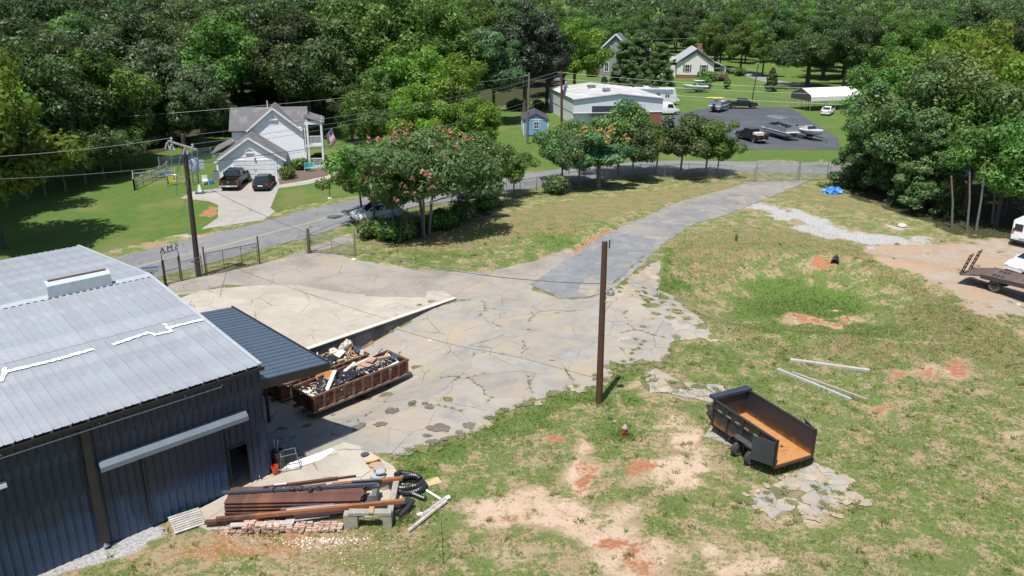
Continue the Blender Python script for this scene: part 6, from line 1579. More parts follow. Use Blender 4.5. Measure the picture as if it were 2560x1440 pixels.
place_in(d_near, dl, DW, [
 ('heap_fill', 'mixed crumbled waste filling the front dumpster', 'rubbish', 'slab', .5, .5, .85, (dl * .94, DW - .2, .5), (0, 0, 0), pm('mixed waste', (.30, .25, .19), .95, c2=(.12, .10, .08), sc_=3, c3=(.5, .46, .38), sc3=1.6, bmp=1.0)),
 ('trash_bag', BG + 'at the left end of the front dumpster', 'trash bag', 'bag', .15, .25, 1.38, (.42, .36, .34), (10, 5, 20), M_bag), ('trash_bag', BG + 'slumped flat against the leaning white plank', 'trash bag', 'bag', .22, .60, 1.45, (.62, .48, .30), (5, -12, 50), M_bag),
 ('trash_bag', BG + 'in front of the leaning white plank', 'trash bag', 'bag', .33, .28, 1.42, (.50, .44, .36), (0, 0, 80), M_bag), ('trash_bag', 'biggest glossy black trash bag in the middle of the front dumpster', 'trash bag', 'bag', .43, .38, 1.55, (.75, .58, .45), (8, 0, 10), M_bag),
 ('trash_bag', BG + 'behind the biggest one near the lean-to corner', 'trash bag', 'bag', .43, .78, 1.52, (.58, .42, .34), (0, 14, 30), M_bag), ('trash_bag', BG + 'just right of the biggest one', 'trash bag', 'bag', .53, .34, 1.50, (.50, .42, .36), (0, 0, 140), M_bag),
 ('trash_bag', BG + 'left of the pink boards at the near rim', 'trash bag', 'bag', .60, .30, 1.48, (.52, .44, .38), (12, 0, 60), M_bag), ('trash_bag', BG + 'overhanging the near rim below the pink boards', 'trash bag', 'bag', .67, .22, 1.46, (.42, .40, .36), (0, -8, 110), M_bag),
 ('trash_bag', 'small dark trash bag right of the pink boards', 'trash bag', 'bag', .79, .35, 1.42, (.34, .30, .26), (0, 0, 20), M_bag), ('trash_bag', 'second small dark trash bag right of the pink boards', 'trash bag', 'bag', .85, .32, 1.42, (.34, .28, .25), (0, 0, 70), M_bag),
 ('trash_bag', 'blue grey trash bag at the right end of the front dumpster', 'trash bag', 'bag', .94, .40, 1.52, (.40, .36, .36), (0, 10, 0), M_bagb),
 ('scrap_plank', 'long white plank leaning across the bags', 'plank', 'slab', .27, .42, 1.62, (1.7, .22, .06), (0, -14, 38), M_wht), ('scrap_plank', 'pale plank lying along the back of the big bag', 'plank', 'slab', .48, .62, 1.72, (1.5, .16, .05), (0, -6, 20), M_wht),
 ('scrap_board', 'pale green board in the left corner of the front dumpster', 'board', 'slab', .08, .35, 1.22, (.75, .8, .04), (4, 6, 12), M_mint), ('scrap_board', 'white board at the left end of the front dumpster', 'board', 'slab', .10, .68, 1.28, (.8, .55, .05), (-6, 8, 30), M_wht),
 ('orange_crate', 'orange timber frame standing at the back rim', 'frame', 'frame', .27, .86, 1.50, (.75, .55), (55, 0, 8), M_orange), ('scrap_board', 'second orange board beside the timber frame', 'board', 'slab', .33, .84, 1.55, (.55, .5, .04), (60, 0, -6), M_orange),
 ('scrap_board', 'folded pink brown board on the heap', 'board', 'slab', .71, .62, 1.56, (1.15, .7, .10), (4, 5, 14), M_pink), ('scrap_board', 'smaller pink brown board on top of the folded one', 'board', 'slab', .74, .64, 1.70, (.7, .45, .08), (-5, 4, 30), M_pink),
 ('scrap_board', 'tan board right of the middle of the heap', 'board', 'slab', .62, .58, 1.52, (.6, .4, .05), (6, -8, 50), M_card), ('carpet_roll', 'brown carpet roll across the right of the heap', 'carpet roll', 'slab', .84, .62, 1.58, (1.0, .2, .18), (0, 4, -14), M_pink),
 ('scrap_plank', 'long thin pale plank along the back of the heap', 'plank', 'slab', .66, .86, 1.58, (2.6, .12, .05), (0, -3, 3), M_wht), ('scrap_plank', 'brown plank beside the thin pale plank', 'plank', 'slab', .70, .80, 1.62, (2.2, .10, .05), (0, -5, 8), M_wood), ('scrap_plank', 'weathered plank sticking out over the far rim', 'plank', 'slab', .82, .92, 1.60, (1.9, .12, .06), (0, -8, 18), M_wood),
 ('scrap_board', 'white scrap along the near rim at right', 'board', 'slab', .82, .16, 1.40, (1.5, .14, .04), (0, -3, 2), M_wht)])
place_in(d_far, dl2, DW, [
 ('heap_fill', 'mixed crumbled waste filling the rear dumpster', 'rubbish', 'slab', .5, .5, .80, (dl2 * .94, DW - .2, .45), (0, 0, 0), MATS['mixed waste']),
 ('trash_bag', 'large black trash bag in the rear dumpster', 'trash bag', 'bag', .64, .42, 1.42, (.72, .46, .40), (0, 0, 12), M_bag), ('trash_bag', 'black trash bag near the lean-to in the rear dumpster', 'trash bag', 'bag', .52, .45, 1.30, (.5, .4, .3), (0, 0, 70), M_bag), ('trash_bag', 'dark green trash bag at the near rim of the rear dumpster', 'trash bag', 'bag', .58, .22, 1.30, (.5, .32, .28), (0, 0, 0), pm('dark green bag', (.03, .07, .055), .4, bmp=.8, c2=(.05, .09, .07), sc_=4)),
 ('foam_heap', 'big cream foam disc standing at the end of the rear dumpster', 'foam', 'bag', .91, .72, 1.62, (.66, .38, .62), (0, 0, 20), M_cream), ('foam_heap', 'cream foam lump in the rear dumpster', 'foam', 'bag', .76, .78, 1.45, (.55, .42, .36), (0, 0, 60), M_cream),
 ('paper_sack', 'pale grey sack standing in the rear dumpster', 'sack', 'bag', .82, .62, 1.62, (.30, .26, .55), (0, 8, 0), pm('pale sack', (.50, .49, .50), .8, bmp=.5)), ('trash_bag', 'navy and white bag at the right end of the rear dumpster', 'trash bag', 'bag', .95, .35, 1.45, (.36, .34, .42), (0, 0, 0), M_bagb),
 ('orange_crate', 'orange timber frame in the rear dumpster', 'frame', 'frame', .84, .22, 1.45, (.7, .6), (40, 0, 30), M_orange), ('scrap_board', 'cream board in the rear dumpster', 'board', 'slab', .76, .45, 1.55, (.7, .4, .05), (10, -10, 20), M_wht), ('scrap_plank', 'white stick leaning in the rear dumpster', 'plank', 'slab', .53, .55, 1.55, (.9, .07, .05), (0, -55, 60), M_wht)])

# small torn scraps mixed through both loads
def scraps(dump, L_, W, z0, n, seed, label):
    rr = random.Random(seed); mb = MB(); mats = [M_wht, M_wood, M_pink, M_card, M_bag, M_mint, M_cream]
    for k in range(n):
        x, y = rr.uniform(.15, L_ - .15), rr.uniform(.12, W - .12); s_ = rr.uniform(.08, .32); mb.mi = rr.choice((0, 0, 1, 1, 2, 3, 4, 4, 5, 6))
        M_ = Matrix.Rotation(rr.uniform(0, 6.28), 3, 'Z') @ Matrix.Rotation(rr.gauss(0, .45), 3, 'X') @ Matrix.Rotation(rr.gauss(0, .45), 3, 'Y')
        zz = z0 + .16 * mn.noise(Vector((x * 1.1, y * 1.1, seed))) + rr.uniform(-.06, .12)
        if rr.random() < .35: mb.box((x, y, zz), (s_ * 3.2, s_ * .22, .025), M=M_)
        else: mb.box((x, y, zz), (s_ * 1.3, s_ * rr.uniform(.5, 1), rr.uniform(.015, .07)), M=M_)
    o = mb.build('torn_scraps', mats); o.location = dump.location; o.rotation_euler = dump.rotation_euler
    o['label'] = label; o['category'] = 'rubbish'; o['kind'] = 'stuff'
scraps(d_near, dl, DW, .78, 230, 5, 'small torn scraps among the bags in the front dumpster'); scraps(d_far, dl2, DW, .92, 220, 6, 'small torn scraps in the rear dumpster')

# ------------------------------------------------------------------ steel stacks beside the warehouse
zb = .08
M_beam = pm('rusted steel beam', (.135, .060, .042), .8, .1, c2=(.095, .045, .034), sc_=2.5, c3=(.19, .085, .045), sc3=1.0, rand=.3)
M_beamb = pm('blue grey steel tube', (.075, .095, .125), .5, .2, c2=(.06, .075, .10), sc_=2)
M_orst = pm('orange rusted tube', (.30, .115, .045), .8, c2=(.22, .08, .035), sc_=3)
def ibeam(name, label, a, b, w, h_, z, mat, group=None):
    a, b = Vector((a[0], a[1], z)), Vector((b[0], b[1], z)); L_ = (b - a).length
    mb = MB(); t = h_ * .14
    mb.bb(0, L_, -w/2, w/2, h_ - t, h_).bb(0, L_, -w/2, w/2, 0, t).bb(0, L_, -w*.08, w*.08, t, h_ - t)
    o = mb.build(name, mat); o.location = a; o.rotation_euler = (0, math.asin((a.z - b.z) / L_), math.atan2(b.y - a.y, b.x - a.x))
    return tag(o, label, 'steel beam', group)
def boxtube(name, label, pa, pb, w, h_, z, mat, cat='steel tube', group=None, z2=None):
    a, b = G(*pa, z), G(*pb, z if z2 is None else z2)
    L_ = (b - a).length; mb = MB(); mb.bb(0, L_, -w/2, w/2, -h_/2, h_/2)
    mb.mi = 1; mb.bb(L_ - .004, L_ + .003, -w*.36, w*.36, -h_*.36, h_*.36)
    o = mb.build(name, [mat, M_blackmetal]); o.location = a
    o.rotation_euler = (0, -math.asin((b.z - a.z) / L_), math.atan2(b.y - a.y, b.x - a.x)); return tag(o, label, cat, group)
# main stack: nine side by side in two layers
A, B = G(563, 1282, .3), G(905, 1275, .3)
n_ = Vector((-(B - A).y, (B - A).x, 0)).normalized()
BW = .155
for ly in range(4):
    for k in range(9):
        if ly == 3 and k > 6: continue
        o_ = n_ * (k * BW + .02 * ly); jj = rnd.uniform(-.05, .05)
        a, b = A + o_ + (B - A).normalized() * jj, B + o_ + (B - A).normalized() * rnd.uniform(-.06, .06)
        ibeam('steel_beam', 'rust brown steel beam in the tight stack beside the warehouse', a, b, BW - .008, .15, .16 + ly * .152, M_beam, 'beams of the tight stack')
for k, t in enumerate((.08, .45, .9)):
    p = A.lerp(B, t); o = MB().bb(-.06, .06, -.05, 1.5, 0, .08).build('timber_bearer', M_wood); o.location = (p.x, p.y, zb); o.rotation_euler = (0, 0, math.atan2((B - A).y, (B - A).x)); tag(o, ['left timber bearer under the beam stack', 'middle timber bearer under the beam stack', 'right timber bearer under the beam stack'][k], 'timber')
# front row of longer tubes
FR = [((512, 1306), (890, 1276), .16, .14, .30, M_beam, 'rusty tube lowest at the front of the steel stack'), ((540, 1298), (898, 1268), .16, .14, .44, M_beam, 'rusty tube second from the front of the steel stack'),
      ((640, 1290), (1012, 1252), .15, .15, .58, M_orst, 'long orange brown tube reaching over to the black pipes'), ((735, 1290), (1000, 1262), .14, .14, .42, pm('violet brown tube', (.075, .045, .05), .8, c2=(.06, .04, .04)), 'dark violet brown tube reaching over to the black pipes'),
      ((555, 1308), (908, 1284), .12, .10, .20, M_beam, 'thin rusty tube on the ground before the steel stack')]
for a, b, w, h_, z, m_, lab in FR: boxtube('steel_tube', lab, a, b, w, h_, z, m_)
boxtube('steel_tube', 'short bright silver tube on the front tubes', (702, 1273), (836, 1261), .06, .06, .62, M_galv); boxtube('timber_plank', 'grey plank on top of the front tubes', (716, 1276), (880, 1262), .16, .04, .60, M_greywood, 'plank')
boxtube('timber_plank', 'peeling white plank before the steel stack', (714, 1300), (823, 1285), .30, .05, .25, pm('peeling paint plank', (.50, .49, .46), .9, c2=(.34, .31, .28), sc_=3), 'plank')
# rear pile on top and behind
RE = [((575, 1232), (845, 1196), .16, .12, .45, M_beam, 'long brown tube along the back of the steel pile'), ((640, 1222), (890, 1190), .10, .08, .60, M_rust, 'thin brown tube highest at the back of the steel pile'), ((640, 1236), (815, 1212), .14, .1, .62, M_beam, 'brown tube across the middle of the back pile'),
      ((570, 1245), (780, 1216), .12, .1, .55, M_rust, 'dark brown tube at the left of the back pile'), ((830, 1212), (1006, 1196), .16, .14, .55, M_orst, 'orange brown tube reaching over to the black pipe coil'), ((855, 1222), (955, 1206), .10, .08, .40, M_orst, 'short orange tube before the sandstone slab')]
for a, b, w, h_, z, m_, lab in RE: boxtube('steel_tube', lab, a, b, w, h_, z, m_)
boxtube('steel_tube', 'long blue grey tube lying along the beam stack', (556, 1232), (944, 1210), .13, .10, .86, M_beamb); boxtube('steel_tube', 'silver tube beside the orange brown tube', (878, 1203), (952, 1197), .07, .06, .70, M_galv); boxtube('steel_tube', 'short white tube at the left of the back pile', (686, 1212), (716, 1209), .05, .05, .72, M_white)
for k in range(7):
    p = G(665 + k * 22, 1222 + (k % 2) * 3, .84); o = MB().lathe([(.06, -.04), (.12, -.05), (.13, 0), (.12, .05), (.06, .04)], 10, Matrix.Rotation(R(70), 4, 'X')).build('pipe_clamp', M_blackmetal); o.location = p; o.rotation_euler = (0, 0, k); tag(o, 'small black pipe clamp lying on the beam stack', 'pipe clamp', 'pipe clamps on the beam stack')
# concrete trough the ends rest on
tr0 = G(860, 1322); tb = thing('concrete_trough', 'rough concrete trough holding up the ends of the steel tubes', 'trough', (tr0.x, tr0.y, 0), R(1))
M_blk = pm('rough concrete block', (.33, .30, .25), .95, c2=(.24, .22, .18), sc_=4, bmp=.5)
for (x0, x1, y0, y1, z0, z1, nm) in ((0, .55, 0, .35, -.1, .62, 'pier'), (1.55, 1.9, 0, .35, -.1, .62, 'pier'), (.2, 1.9, -.02, .30, .62, .74, 'lintel'), (1.66, 1.90, .35, 2.9, -.1, .50, 'side_wall'), (.3, 1.6, 2.6, 2.8, -.1, .4, 'back_wall'), (1.0, 1.2, -.06, .35, .742, .80, 'wood_block')):
    MB().bb(x0, x1, y0, y1, z0, z1).build(nm, M_blk if nm != 'wood_block' else M_card, tb)
o = MB().bb(-.1, .1, -.45, .45, 0, .55).build('steel_bracket', M_galvdull); o.location = G(939, 1252, .1); tag(o, 'upright grey steel bracket behind the trough', 'bracket')
boxtube('steel_plate', 'blue grey sheet leaning beside the trough', (912, 1256), (935, 1240), .3, .03, .35, M_beamb, 'sheet')
# brick stack
bs = thing('brick_stack', 'untidy stack of old red bricks before the steel beams', 'brick stack', G(560, 1335), R(2.5))
bmesh_ = MB().box((0, 0, .03), (.215, .10, .06)).mesh('brick', pm('old red brick', (.38, .17, .11), .9, c2=(.48, .36, .28), sc_=5, amt=.9, rand=.5))
bmesh2 = MB().box((0, 0, .03), (.215, .10, .06)).mesh('brick', pm('mortared brick', (.50, .44, .37), .9, c2=(.36, .22, .16), sc_=6, amt=.9, rand=.4))
rb = random.Random(9)
for ly in range(6):
    for row in range(4):
        for k in range(19):
            x = .1 + k * .245 + rb.uniform(-.03, .03); y = row * .14 + rb.uniform(-.02, .02)
            top = 3.2 + 2.4 * math.sin(x * 1.1 + .4) * (1 - row * .12) + (1.2 if 3.6 < x else 0)
            if ly > top or (x < .8 and ly > 1) or rb.random() < .10 or len(bs.children) > 290: continue
            o = link('brick', bmesh_ if rb.random() < .55 else bmesh2, bs); o.location = (x, y, .0 + ly * .066); o.rotation_euler = (rb.uniform(-.06, .06), rb.uniform(-.06, .06), rb.uniform(-.22, .22) + (1.57 if rb.random() < .12 else 0))
boxtube('timber_plank', 'grey board on the back of the brick stack', (575, 1313), (735, 1305), .25, .04, .28, M_greywood, 'plank')
# brick crumbs and chips on the clay
mb = MB()
for k in range(420):
    x, y = rb.gauss(800, 60), 1345 + abs(rb.gauss(0, 12))
    if k > 200: x, y = rb.uniform(560, 1000), rb.uniform(1335, 1440)
    p = G(x, y); s_ = rb.uniform(.02, .06) if k <= 200 else rb.uniform(.015, .035); mb.box(p + Vector((0, 0, s_ * .3)), (s_ * 1.6, s_, s_ * .6), rb.uniform(0, 3))
struct(mb.build('brick_chips', pm('brick chips', (.58, .42, .32), .9, c2=(.62, .56, .48), sc_=5)), 'stuff')
# pallet
pp = G(465, 1316); pt = thing('wooden_pallet', 'weathered wooden pallet leaning by the warehouse wall', 'pallet', pp + Vector((0, .15, .05)), R(35))
for k in range(8): MB().bb(-.6, .6, -.5 + k * .135, -.5 + k * .135 + .10, .115, .135).build('slat', M_greywood, pt)
for x in (-.58, -.03, .52): MB().bb(x, x + .06, -.5, .55, .025, .115).build('runner', M_greywood, pt)
for k in range(3): MB().bb(-.6, .6, -.5 + k * .45, -.4 + k * .45, .0, .022).build('bottom_board', M_greywood, pt)
pt.rotation_euler = (R(8), 0, R(35))
# bucket, barrel, frame rack, broom
bk = thing('orange_bucket', 'bright orange plastic bucket at the warehouse corner', 'bucket', G(689, 1188) + Vector((0, 0, .09)), .4)
MB().lathe([(.12, 0), (.125, .01), (.15, .36), (.16, .36), (.16, .385), (.145, .385), (.118, .03), (.01, .03)], 18).build('pail', pm('orange plastic', (.70, .075, .02), .4, c2=(.62, .06, .02)), bk, True)
MB().tube([(.16 * math.cos(t), .16 * math.sin(t) * .3 - .1, .36 - .12 * math.sin(t)) for t in np.linspace(0, math.pi, 9)], .006, 5).build('handle', M_galv, bk)
bl_ = thing('black_barrel', 'black barrel full of scrap tubes behind the orange bucket', 'barrel', G(697, 1172) + Vector((0, 0, .08)), 0)
MB().lathe([(.27, 0), (.28, .02), (.28, .28), (.29, .30), (.28, .32), (.28, .58), (.29, .60), (.28, .62), (.28, .86), (.25, .86), (.25, .2), (.01, .2)], 18).build('drum', M_blackmetal, bl_, True)
for k in range(6): MB().tube([(rb.uniform(-.15, .15), rb.uniform(-.15, .15), .3), (rb.uniform(-.25, .25), rb.uniform(-.25, .25), rb.uniform(1.1, 1.5))], .018, 5).build('scrap_tube', [M_galv, M_rust, M_beamb][k % 3], bl_)
rk = thing('steel_frame_rack', 'thin bent steel frame standing on the platform beside the barrel', 'rack', G(728, 1172) + Vector((0, 0, .09)), R(20))
for y in (-.25, .25): MB().tube([(-.45, y, 0), (-.40, y, .75), (.25, y, .80), (.40, y, .0), (-.45, y, .02)], .016, 6).build('side_loop', M_galvdull, rk)
for q in ((-.40, .75), (.25, .80), (.4, .02)): MB().tube([(q[0], -.25, q[1]), (q[0], .25, q[1])], .016, 6).build('cross_bar', M_galvdull, rk)
br = thing('long_brush', 'long handled brush leaning on the warehouse wall by the doorway', 'brush', G(650, 1202) + Vector((0, 0, .08)), 0)
MB().tube([(0, 0, .1), (-.45, .35, 1.75)], .014, 6).build('handle', M_white, br); MB().bb(-.12, .12, -.03, .03, 0, .1).build('head', M_blackmetal, br); MB().tube([(-.40, .31, 1.58), (-.45, .35, 1.75)], .018, 6).build('grip', pm('red grip', (.6, .06, .04), .4), br)
# tile and flagstone pile
for k, (px, py, z, sx, sy, rz, m_, lab) in enumerate([(912, 1137, .10, .42, .36, 28, M_beamb, 'blue grey tile lying apart from the flagstones'), (938, 1163, .12, .6, .45, 20, M_card, 'tan flagstone lowest on the left of the pile'), (930, 1150, .22, .7, .36, 20, pm('sandstone', (.52, .38, .20), .9, c2=(.45, .32, .17)), 'sandstone flagstone on top of the pile'),
        (948, 1170, .22, .55, .5, -10, M_blk, 'grey flagstone in the middle of the pile'), (952, 1180, .28, .5, .45, 40, pm('blue grey flagstone', (.36, .38, .39), .9, c2=(.3, .31, .32)), 'blue grey flagstone on top of the pile'), (944, 1192, .12, .6, .4, 12, MATS['blue grey flagstone'], 'blue grey flagstone at the foot of the pile'), (958, 1214, .12, .55, .7, 35, MATS['sandstone'], 'sandstone slab between the pile and the black coil'), (942, 1205, .10, .6, .5, 5, M_blk, 'pale cracked flagstone on the platform edge')]):
    mb = MB(); pl = [(sx/2 * math.cos(t) * rb.uniform(.8, 1.25), sy/2 * math.sin(t) * rb.uniform(.8, 1.25)) for t in np.linspace(.3, 6.0, 7)]; mb.prism(pl, 0, .055)
    o = mb.build('flagstone', m_); o.location = G(px, py, z); o.rotation_euler = (rb.uniform(-.06, .06), rb.uniform(-.06, .06), R(rz)); tag(o, lab, 'flagstone')
# black corrugated pipe coil
cl = G(1020, 1222); co_ = thing('pipe_coil', 'coil of black corrugated drain pipe lying on the grass', 'pipe coil', cl, 0)
def corr(pts, r_):
    mb = MB(); P_ = []; R_ = []
    pts = [Vector(p) for p in pts]
    for i in range(len(pts) - 1):
        k = max(1, int((pts[i+1] - pts[i]).length / .035))
        for j in range(k): P_.append(pts[i].lerp(pts[i+1], j / k))
    P_.append(pts[-1]); R_ = [r_ * (1.0 if (i // 1) % 2 else .90) for i in range(len(P_))]
    return mb.tube(P_, R_, 10)
M_pipe = pm('black plastic pipe', (.016, .016, .018), .38, c2=(.028, .028, .03), sc_=5)
for lp, (rx, ry, z, ph) in enumerate(((.66, .52, .13, 0), (.60, .46, .36, .5), (.70, .55, .20, 1.2))):
    corr([(rx * math.cos(ph + t), ry * math.sin(ph + t), z + .04 * math.sin(3 * t)) for t in np.linspace(0, 5.9, 40)], .125).build('pipe_loop', M_pipe, co_)
corr([(.45, .5, .15), (.1, .7, .3), (-.4, .62, .42), (-.55, .3, .5)], .12).build('pipe_end', M_pipe, co_)
for k, (a, b, lab) in enumerate([((1032, 1241), (1064, 1254), 'short black pipe lying right of the coil'), ((980, 1285), (1020, 1256), 'black pipe leaning lowest below the coil'), ((988, 1292), (1026, 1262), 'black pipe second below the coil'), ((1000, 1298), (1034, 1268), 'black pipe nearest the white poles'), ((985, 1212), (978, 1232), 'stub of black pipe between the coil and the trough')]):
    o = corr([G(*a) + Vector((0, 0, .14)), G(*b) + Vector((0, 0, .14 + .06 * k))], .11).build('drain_pipe', M_pipe); tag(o, lab, 'pipe')
for a, b, r_, m_, lab in [((1066, 1228), (1102, 1252), .05, M_white, 'white pole lying beyond the coil'), ((1052, 1298), (1112, 1254), .10, M_greywood, 'thick grey white pole lying on the others'), ((1020, 1332), (1115, 1258), .08, M_greywood, 'long grey pole nearest the thin rod'), ((1043, 1292), (1058, 1290), .08, M_white, 'short white stub beside the poles'), ((1112, 1252), (1124, 1248), .09, M_white, 'white pole end at the right of the pile')]:
    o = MB().tube([G(*a) + Vector((0, 0, r_)), G(*b) + Vector((0, 0, r_ + .03))], r_, 8).build('fence_pole', m_); tag(o, lab, 'pole')
o = MB().box((0, 0, .02), (.62, .5, .04)).build('board', MATS['sandstone']); o.location = G(1083, 1205); o.rotation_euler = (0, 0, .5); tag(o, 'square tan board lying on the grass right of the coil', 'board')
p = G(1109, 1410); o = MB().tube([p, AT(1104, 1306, p.y)], .016, 6).build('steel_rod', M_rustpipe); tag(o, 'thin rusty rod stuck upright in the grass at the bottom', 'rod')
# timbers on the grass
for a, b, w, h_, m_, lab in [((1975, 903), (2173, 930), .24, .16, M_greywood, 'short thick weathered timber furthest up the grass'), ((1943, 925), (2127, 1001), .12, .12, pm('pale metal rail', (.50, .52, .54), .6, .2, c2=(.42, .43, .44)), 'long pale grey rail lying on the grass'), ((1980, 933), (2167, 1001), .13, .1, M_wood, 'long brown timber beside the pale rail')]:
    a, b = G(*a), G(*b); o = MB().bar(a + Vector((0, 0, h_ / 2)), b + Vector((0, 0, h_ / 2)), w, h_).build('timber', m_); tag(o, lab, 'timber')
# hydrant
hy = thing('fire_hydrant', 'small faded red hydrant standing in the weeds', 'hydrant', G(1561, 1092), 0)
MB().lathe([(.16, 0), (.16, .05), (.10, .06), (.10, .40), (.14, .41), (.14, .45), (.115, .47)], 14).build('barrel', pm('faded red paint', (.32, .05, .035), .6, c2=(.22, .04, .03)), hy, True)
MB().lathe([(.15, .47), (.155, .49), (.12, .58), (.05, .64), (.04, .69), (.0, .69)], 14).build('bonnet', pm('pink white bonnet', (.36, .22, .24), .6, c2=(.42, .33, .35)), hy, True)
for t in (0, 2.1, 4.2): MB().tube([(0, 0, .33), (.17 * math.cos(t), .17 * math.sin(t), .33)], .05, 8).build('nozzle', MATS['faded red paint'], hy)
# culvert
cu = thing('culvert_pipe', 'black culvert pipe opening out of the far bank of the swale', 'culvert', G(2086, 662) + Vector((0, 0, .12)), R(-115))
MB().lathe([(.30, -1.6), (.33, -1.6), (.33, 0), (.28, 0), (.27, -1.5), (.01, -1.5)], 18, Matrix.Rotation(R(90), 4, 'Y')).build('pipe', M_pipe, cu, True)
# blue tarp
bm = bmesh.new(); bmesh.ops.create_icosphere(bm, subdivisions=4, radius=1)
for v in bm.verts:
    p_ = v.co.normalized(); d = 1 + .35 * mn.noise(p_ * 2.2) + .18 * mn.noise(p_ * 6) + .06 * mn.noise(p_ * 14); v.co = Vector((p_.x * d * 1.15, p_.y * d * .75, max(-.02, p_.z * d * .62)))
me = bpy.data.meshes.new('blue_tarp'); bm.to_mesh(me); bm.free(); me.materials.append(pm('blue tarpaulin', (.02, .14, .52), .4, c2=(.03, .2, .6), sc_=3, c3=(.2, .4, .7), sc3=2)); o = link('blue_tarp', me); o.location = G(2082, 482); tag(o, 'crumpled bright blue tarpaulin heap near the gate', 'tarpaulin')
# stump and rocks
for k, (px, py, s_, lab) in enumerate([(1840, 602, .3, 'lone dark weed stump on the straw slope'), (1020, 640, .0, '')]):
    if s_: o = MB().lathe([(.16, 0), (.12, .2), (.10, .55), (.03, .62)], 8).build('weed_stump', M_bark); o.location = G(px, py); tag(o, lab, 'stump')
for k, (px, py, s_, lab) in enumerate([(885, 651, .5, 'cream stone at the foot of the open wire gate'), (1075, 853, .28, 'tan stone lying on the yard slabs'), (1537, 1054, .14, 'white stone in the grass above the hydrant'), (2255, 567, .9, 'pale flat stone at the edge of the right tree shade'), (2546, 763, .35, 'white block under the flatbed truck')]):
    mb = MB(); mb.lathe([(s_ * .3, 0), (s_ * .5, s_ * .1), (s_ * .42, s_ * .28), (s_ * .1, s_ * .34)], 7); o = mb.build('stone', pm('cream stone', (.60, .52, .40), .9, c2=(.5, .43, .33), sc_=6)); o.location = G(px, py); o.rotation_euler = (0, 0, k); tag(o, lab, 'stone')

# ------------------------------------------------------------------ utility poles and wires
def pole(name, label, base, top, r_, mat, r2=None):
    t = thing(name, label, 'utility pole', base, 0)
    MB().tube([(0, 0, -.5), (0, 0, .3), tuple((Vector(top) - Vector(base)) * .5), tuple(Vector(top) - Vector(base))], [r_, r_, (r_ + (r2 or r_ * .75)) / 2, r2 or r_ * .75], 12).build('shaft', mat, t, True)
    return t
b0 = G(1497, 1008); t0 = AT(1512, 604, b0.y + .1)
mp_ = pole('yard_light_pole', 'brown wooden pole with lamp standing in the middle of the yard', b0, t0, .18, M_polewood, .14)
lz = AT(1511, 726, b0.y).z - b0.z
hd = MB(); hd.lathe([(.02, .18), (.09, .18), (.10, .05), (.16, .03), (.20, -.12), (.18, -.20), (.02, -.20)], 14, Matrix.Translation((.30, -.10, lz))); hd.build('lamp_head', M_galv, mp_, True)
MB().tube([(0, -.02, lz - .05), (.18, -.06, lz + .12), (.30, -.1, lz + .12)], .03, 6).build('lamp_arm', M_galv, mp_)
MB().bb(.10, .16, -.03, .03, (t0 - b0).z - .3, (t0 - b0).z + .12).build('pole_cap', M_poledark, mp_)
MB().tube([(.0, -.2, lz - .6), (.1, -.22, lz - .3), (.05, -.2, lz)], .012, 5).build('lead_wire', M_wirel, mp_)
b1 = G(497, 690); t1 = AT(457, 336, b1.y - .3)
lp_ = pole('utility_pole', 'dark utility pole with crossarm and transformer left of the gates', b1, t1, .21, M_poledark, .15)
tz = (t1 - b1).z; dx = (t1 - b1).x; dy = (t1 - b1).y
def onp(z): return Vector((dx * z / tz, dy * z / tz, z))
a_ = onp(tz - .75); cdir = Vector((.62, -.10, -.16)).normalized()
MB().bar(a_ + Vector((0, -.2, 0)) - cdir * 1.15, a_ + Vector((0, -.2, 0)) + cdir * 1.05, .12, .12).build('crossarm', pm('grey crossarm', (.30, .28, .26), .9), lp_)
for k, s_ in enumerate((-1.1, -.75, .25)):
    q = a_ + cdir * s_ + Vector((0, -.34, -.30)); MB().bar(q + Vector((-.08, 0, .22)), q + Vector((.1, 0, -.22)), .10).lathe([(.03, -.25), (.07, -.2), (.05, -.1), (.07, 0), (.05, .1), (.07, .2), (.03, .25)], 8, Matrix.Translation(q + Vector((-.12, -.08, 0))) @ Matrix.Rotation(R(20), 4, 'Y')).build('fuse_cutout', pm('grey porcelain', (.42, .43, .45), .35), lp_)
for s_ in (-.85, .75): MB().lathe([(.03, 0), (.09, .05), (.06, .12), (.09, .18), (.05, .28)], 8, Matrix.Translation(a_ + cdir * s_ + Vector((0, -.2, .06)))).build('pin_insulator', MATS['grey porcelain'], lp_)
q = onp(tz * .79) + Vector((.58, .10, 0)); MB().lathe([(.02, -.52), (.23, -.52), (.27, -.46), (.27, .42), (.23, .50), (.10, .56), (.02, .56)], 16, Matrix.Translation(q)).lathe([(.03, .6), (.08, .66), (.06, .8), (.03, .95)], 8, Matrix.Translation(q + Vector((-.08, -.12, 0)))).build('transformer', pm('blue grey transformer', (.30, .36, .44), .4, c2=(.26, .32, .40), sc_=2), lp_, True)
MB().bar(onp(tz * .79 + .3) , q + Vector((0, 0, .3)), .08).bar(onp(tz * .79 - .3), q + Vector((0, 0, -.3)), .08).build('transformer_bracket', M_galvdull, lp_)
sl = onp(tz * .66); MB().tube([sl, sl + Vector((-.30, -.1, .45)), sl + Vector((-.7, -.2, .75)), sl + Vector((-.95, -.2, .75))], .035, 6).build('lamp_arm', M_galv, lp_); MB().box(sl + Vector((-1.2, -.25, .74)), (.5, .22, .13), .2).build('lamp_head', M_galv, lp_)
MB().tube([a_ + Vector((-.1, -.3, -.35)), a_ + Vector((-.7, -.3, -2.2)), a_ + Vector((-.95, -.2, -3.6))], .03, 5).build('riser_cable', M_wirel, lp_)
MB().bb(-.35, .35, -.26, -.20, 1.15, 1.25).build('sign_bracket', M_rustpipe, lp_)
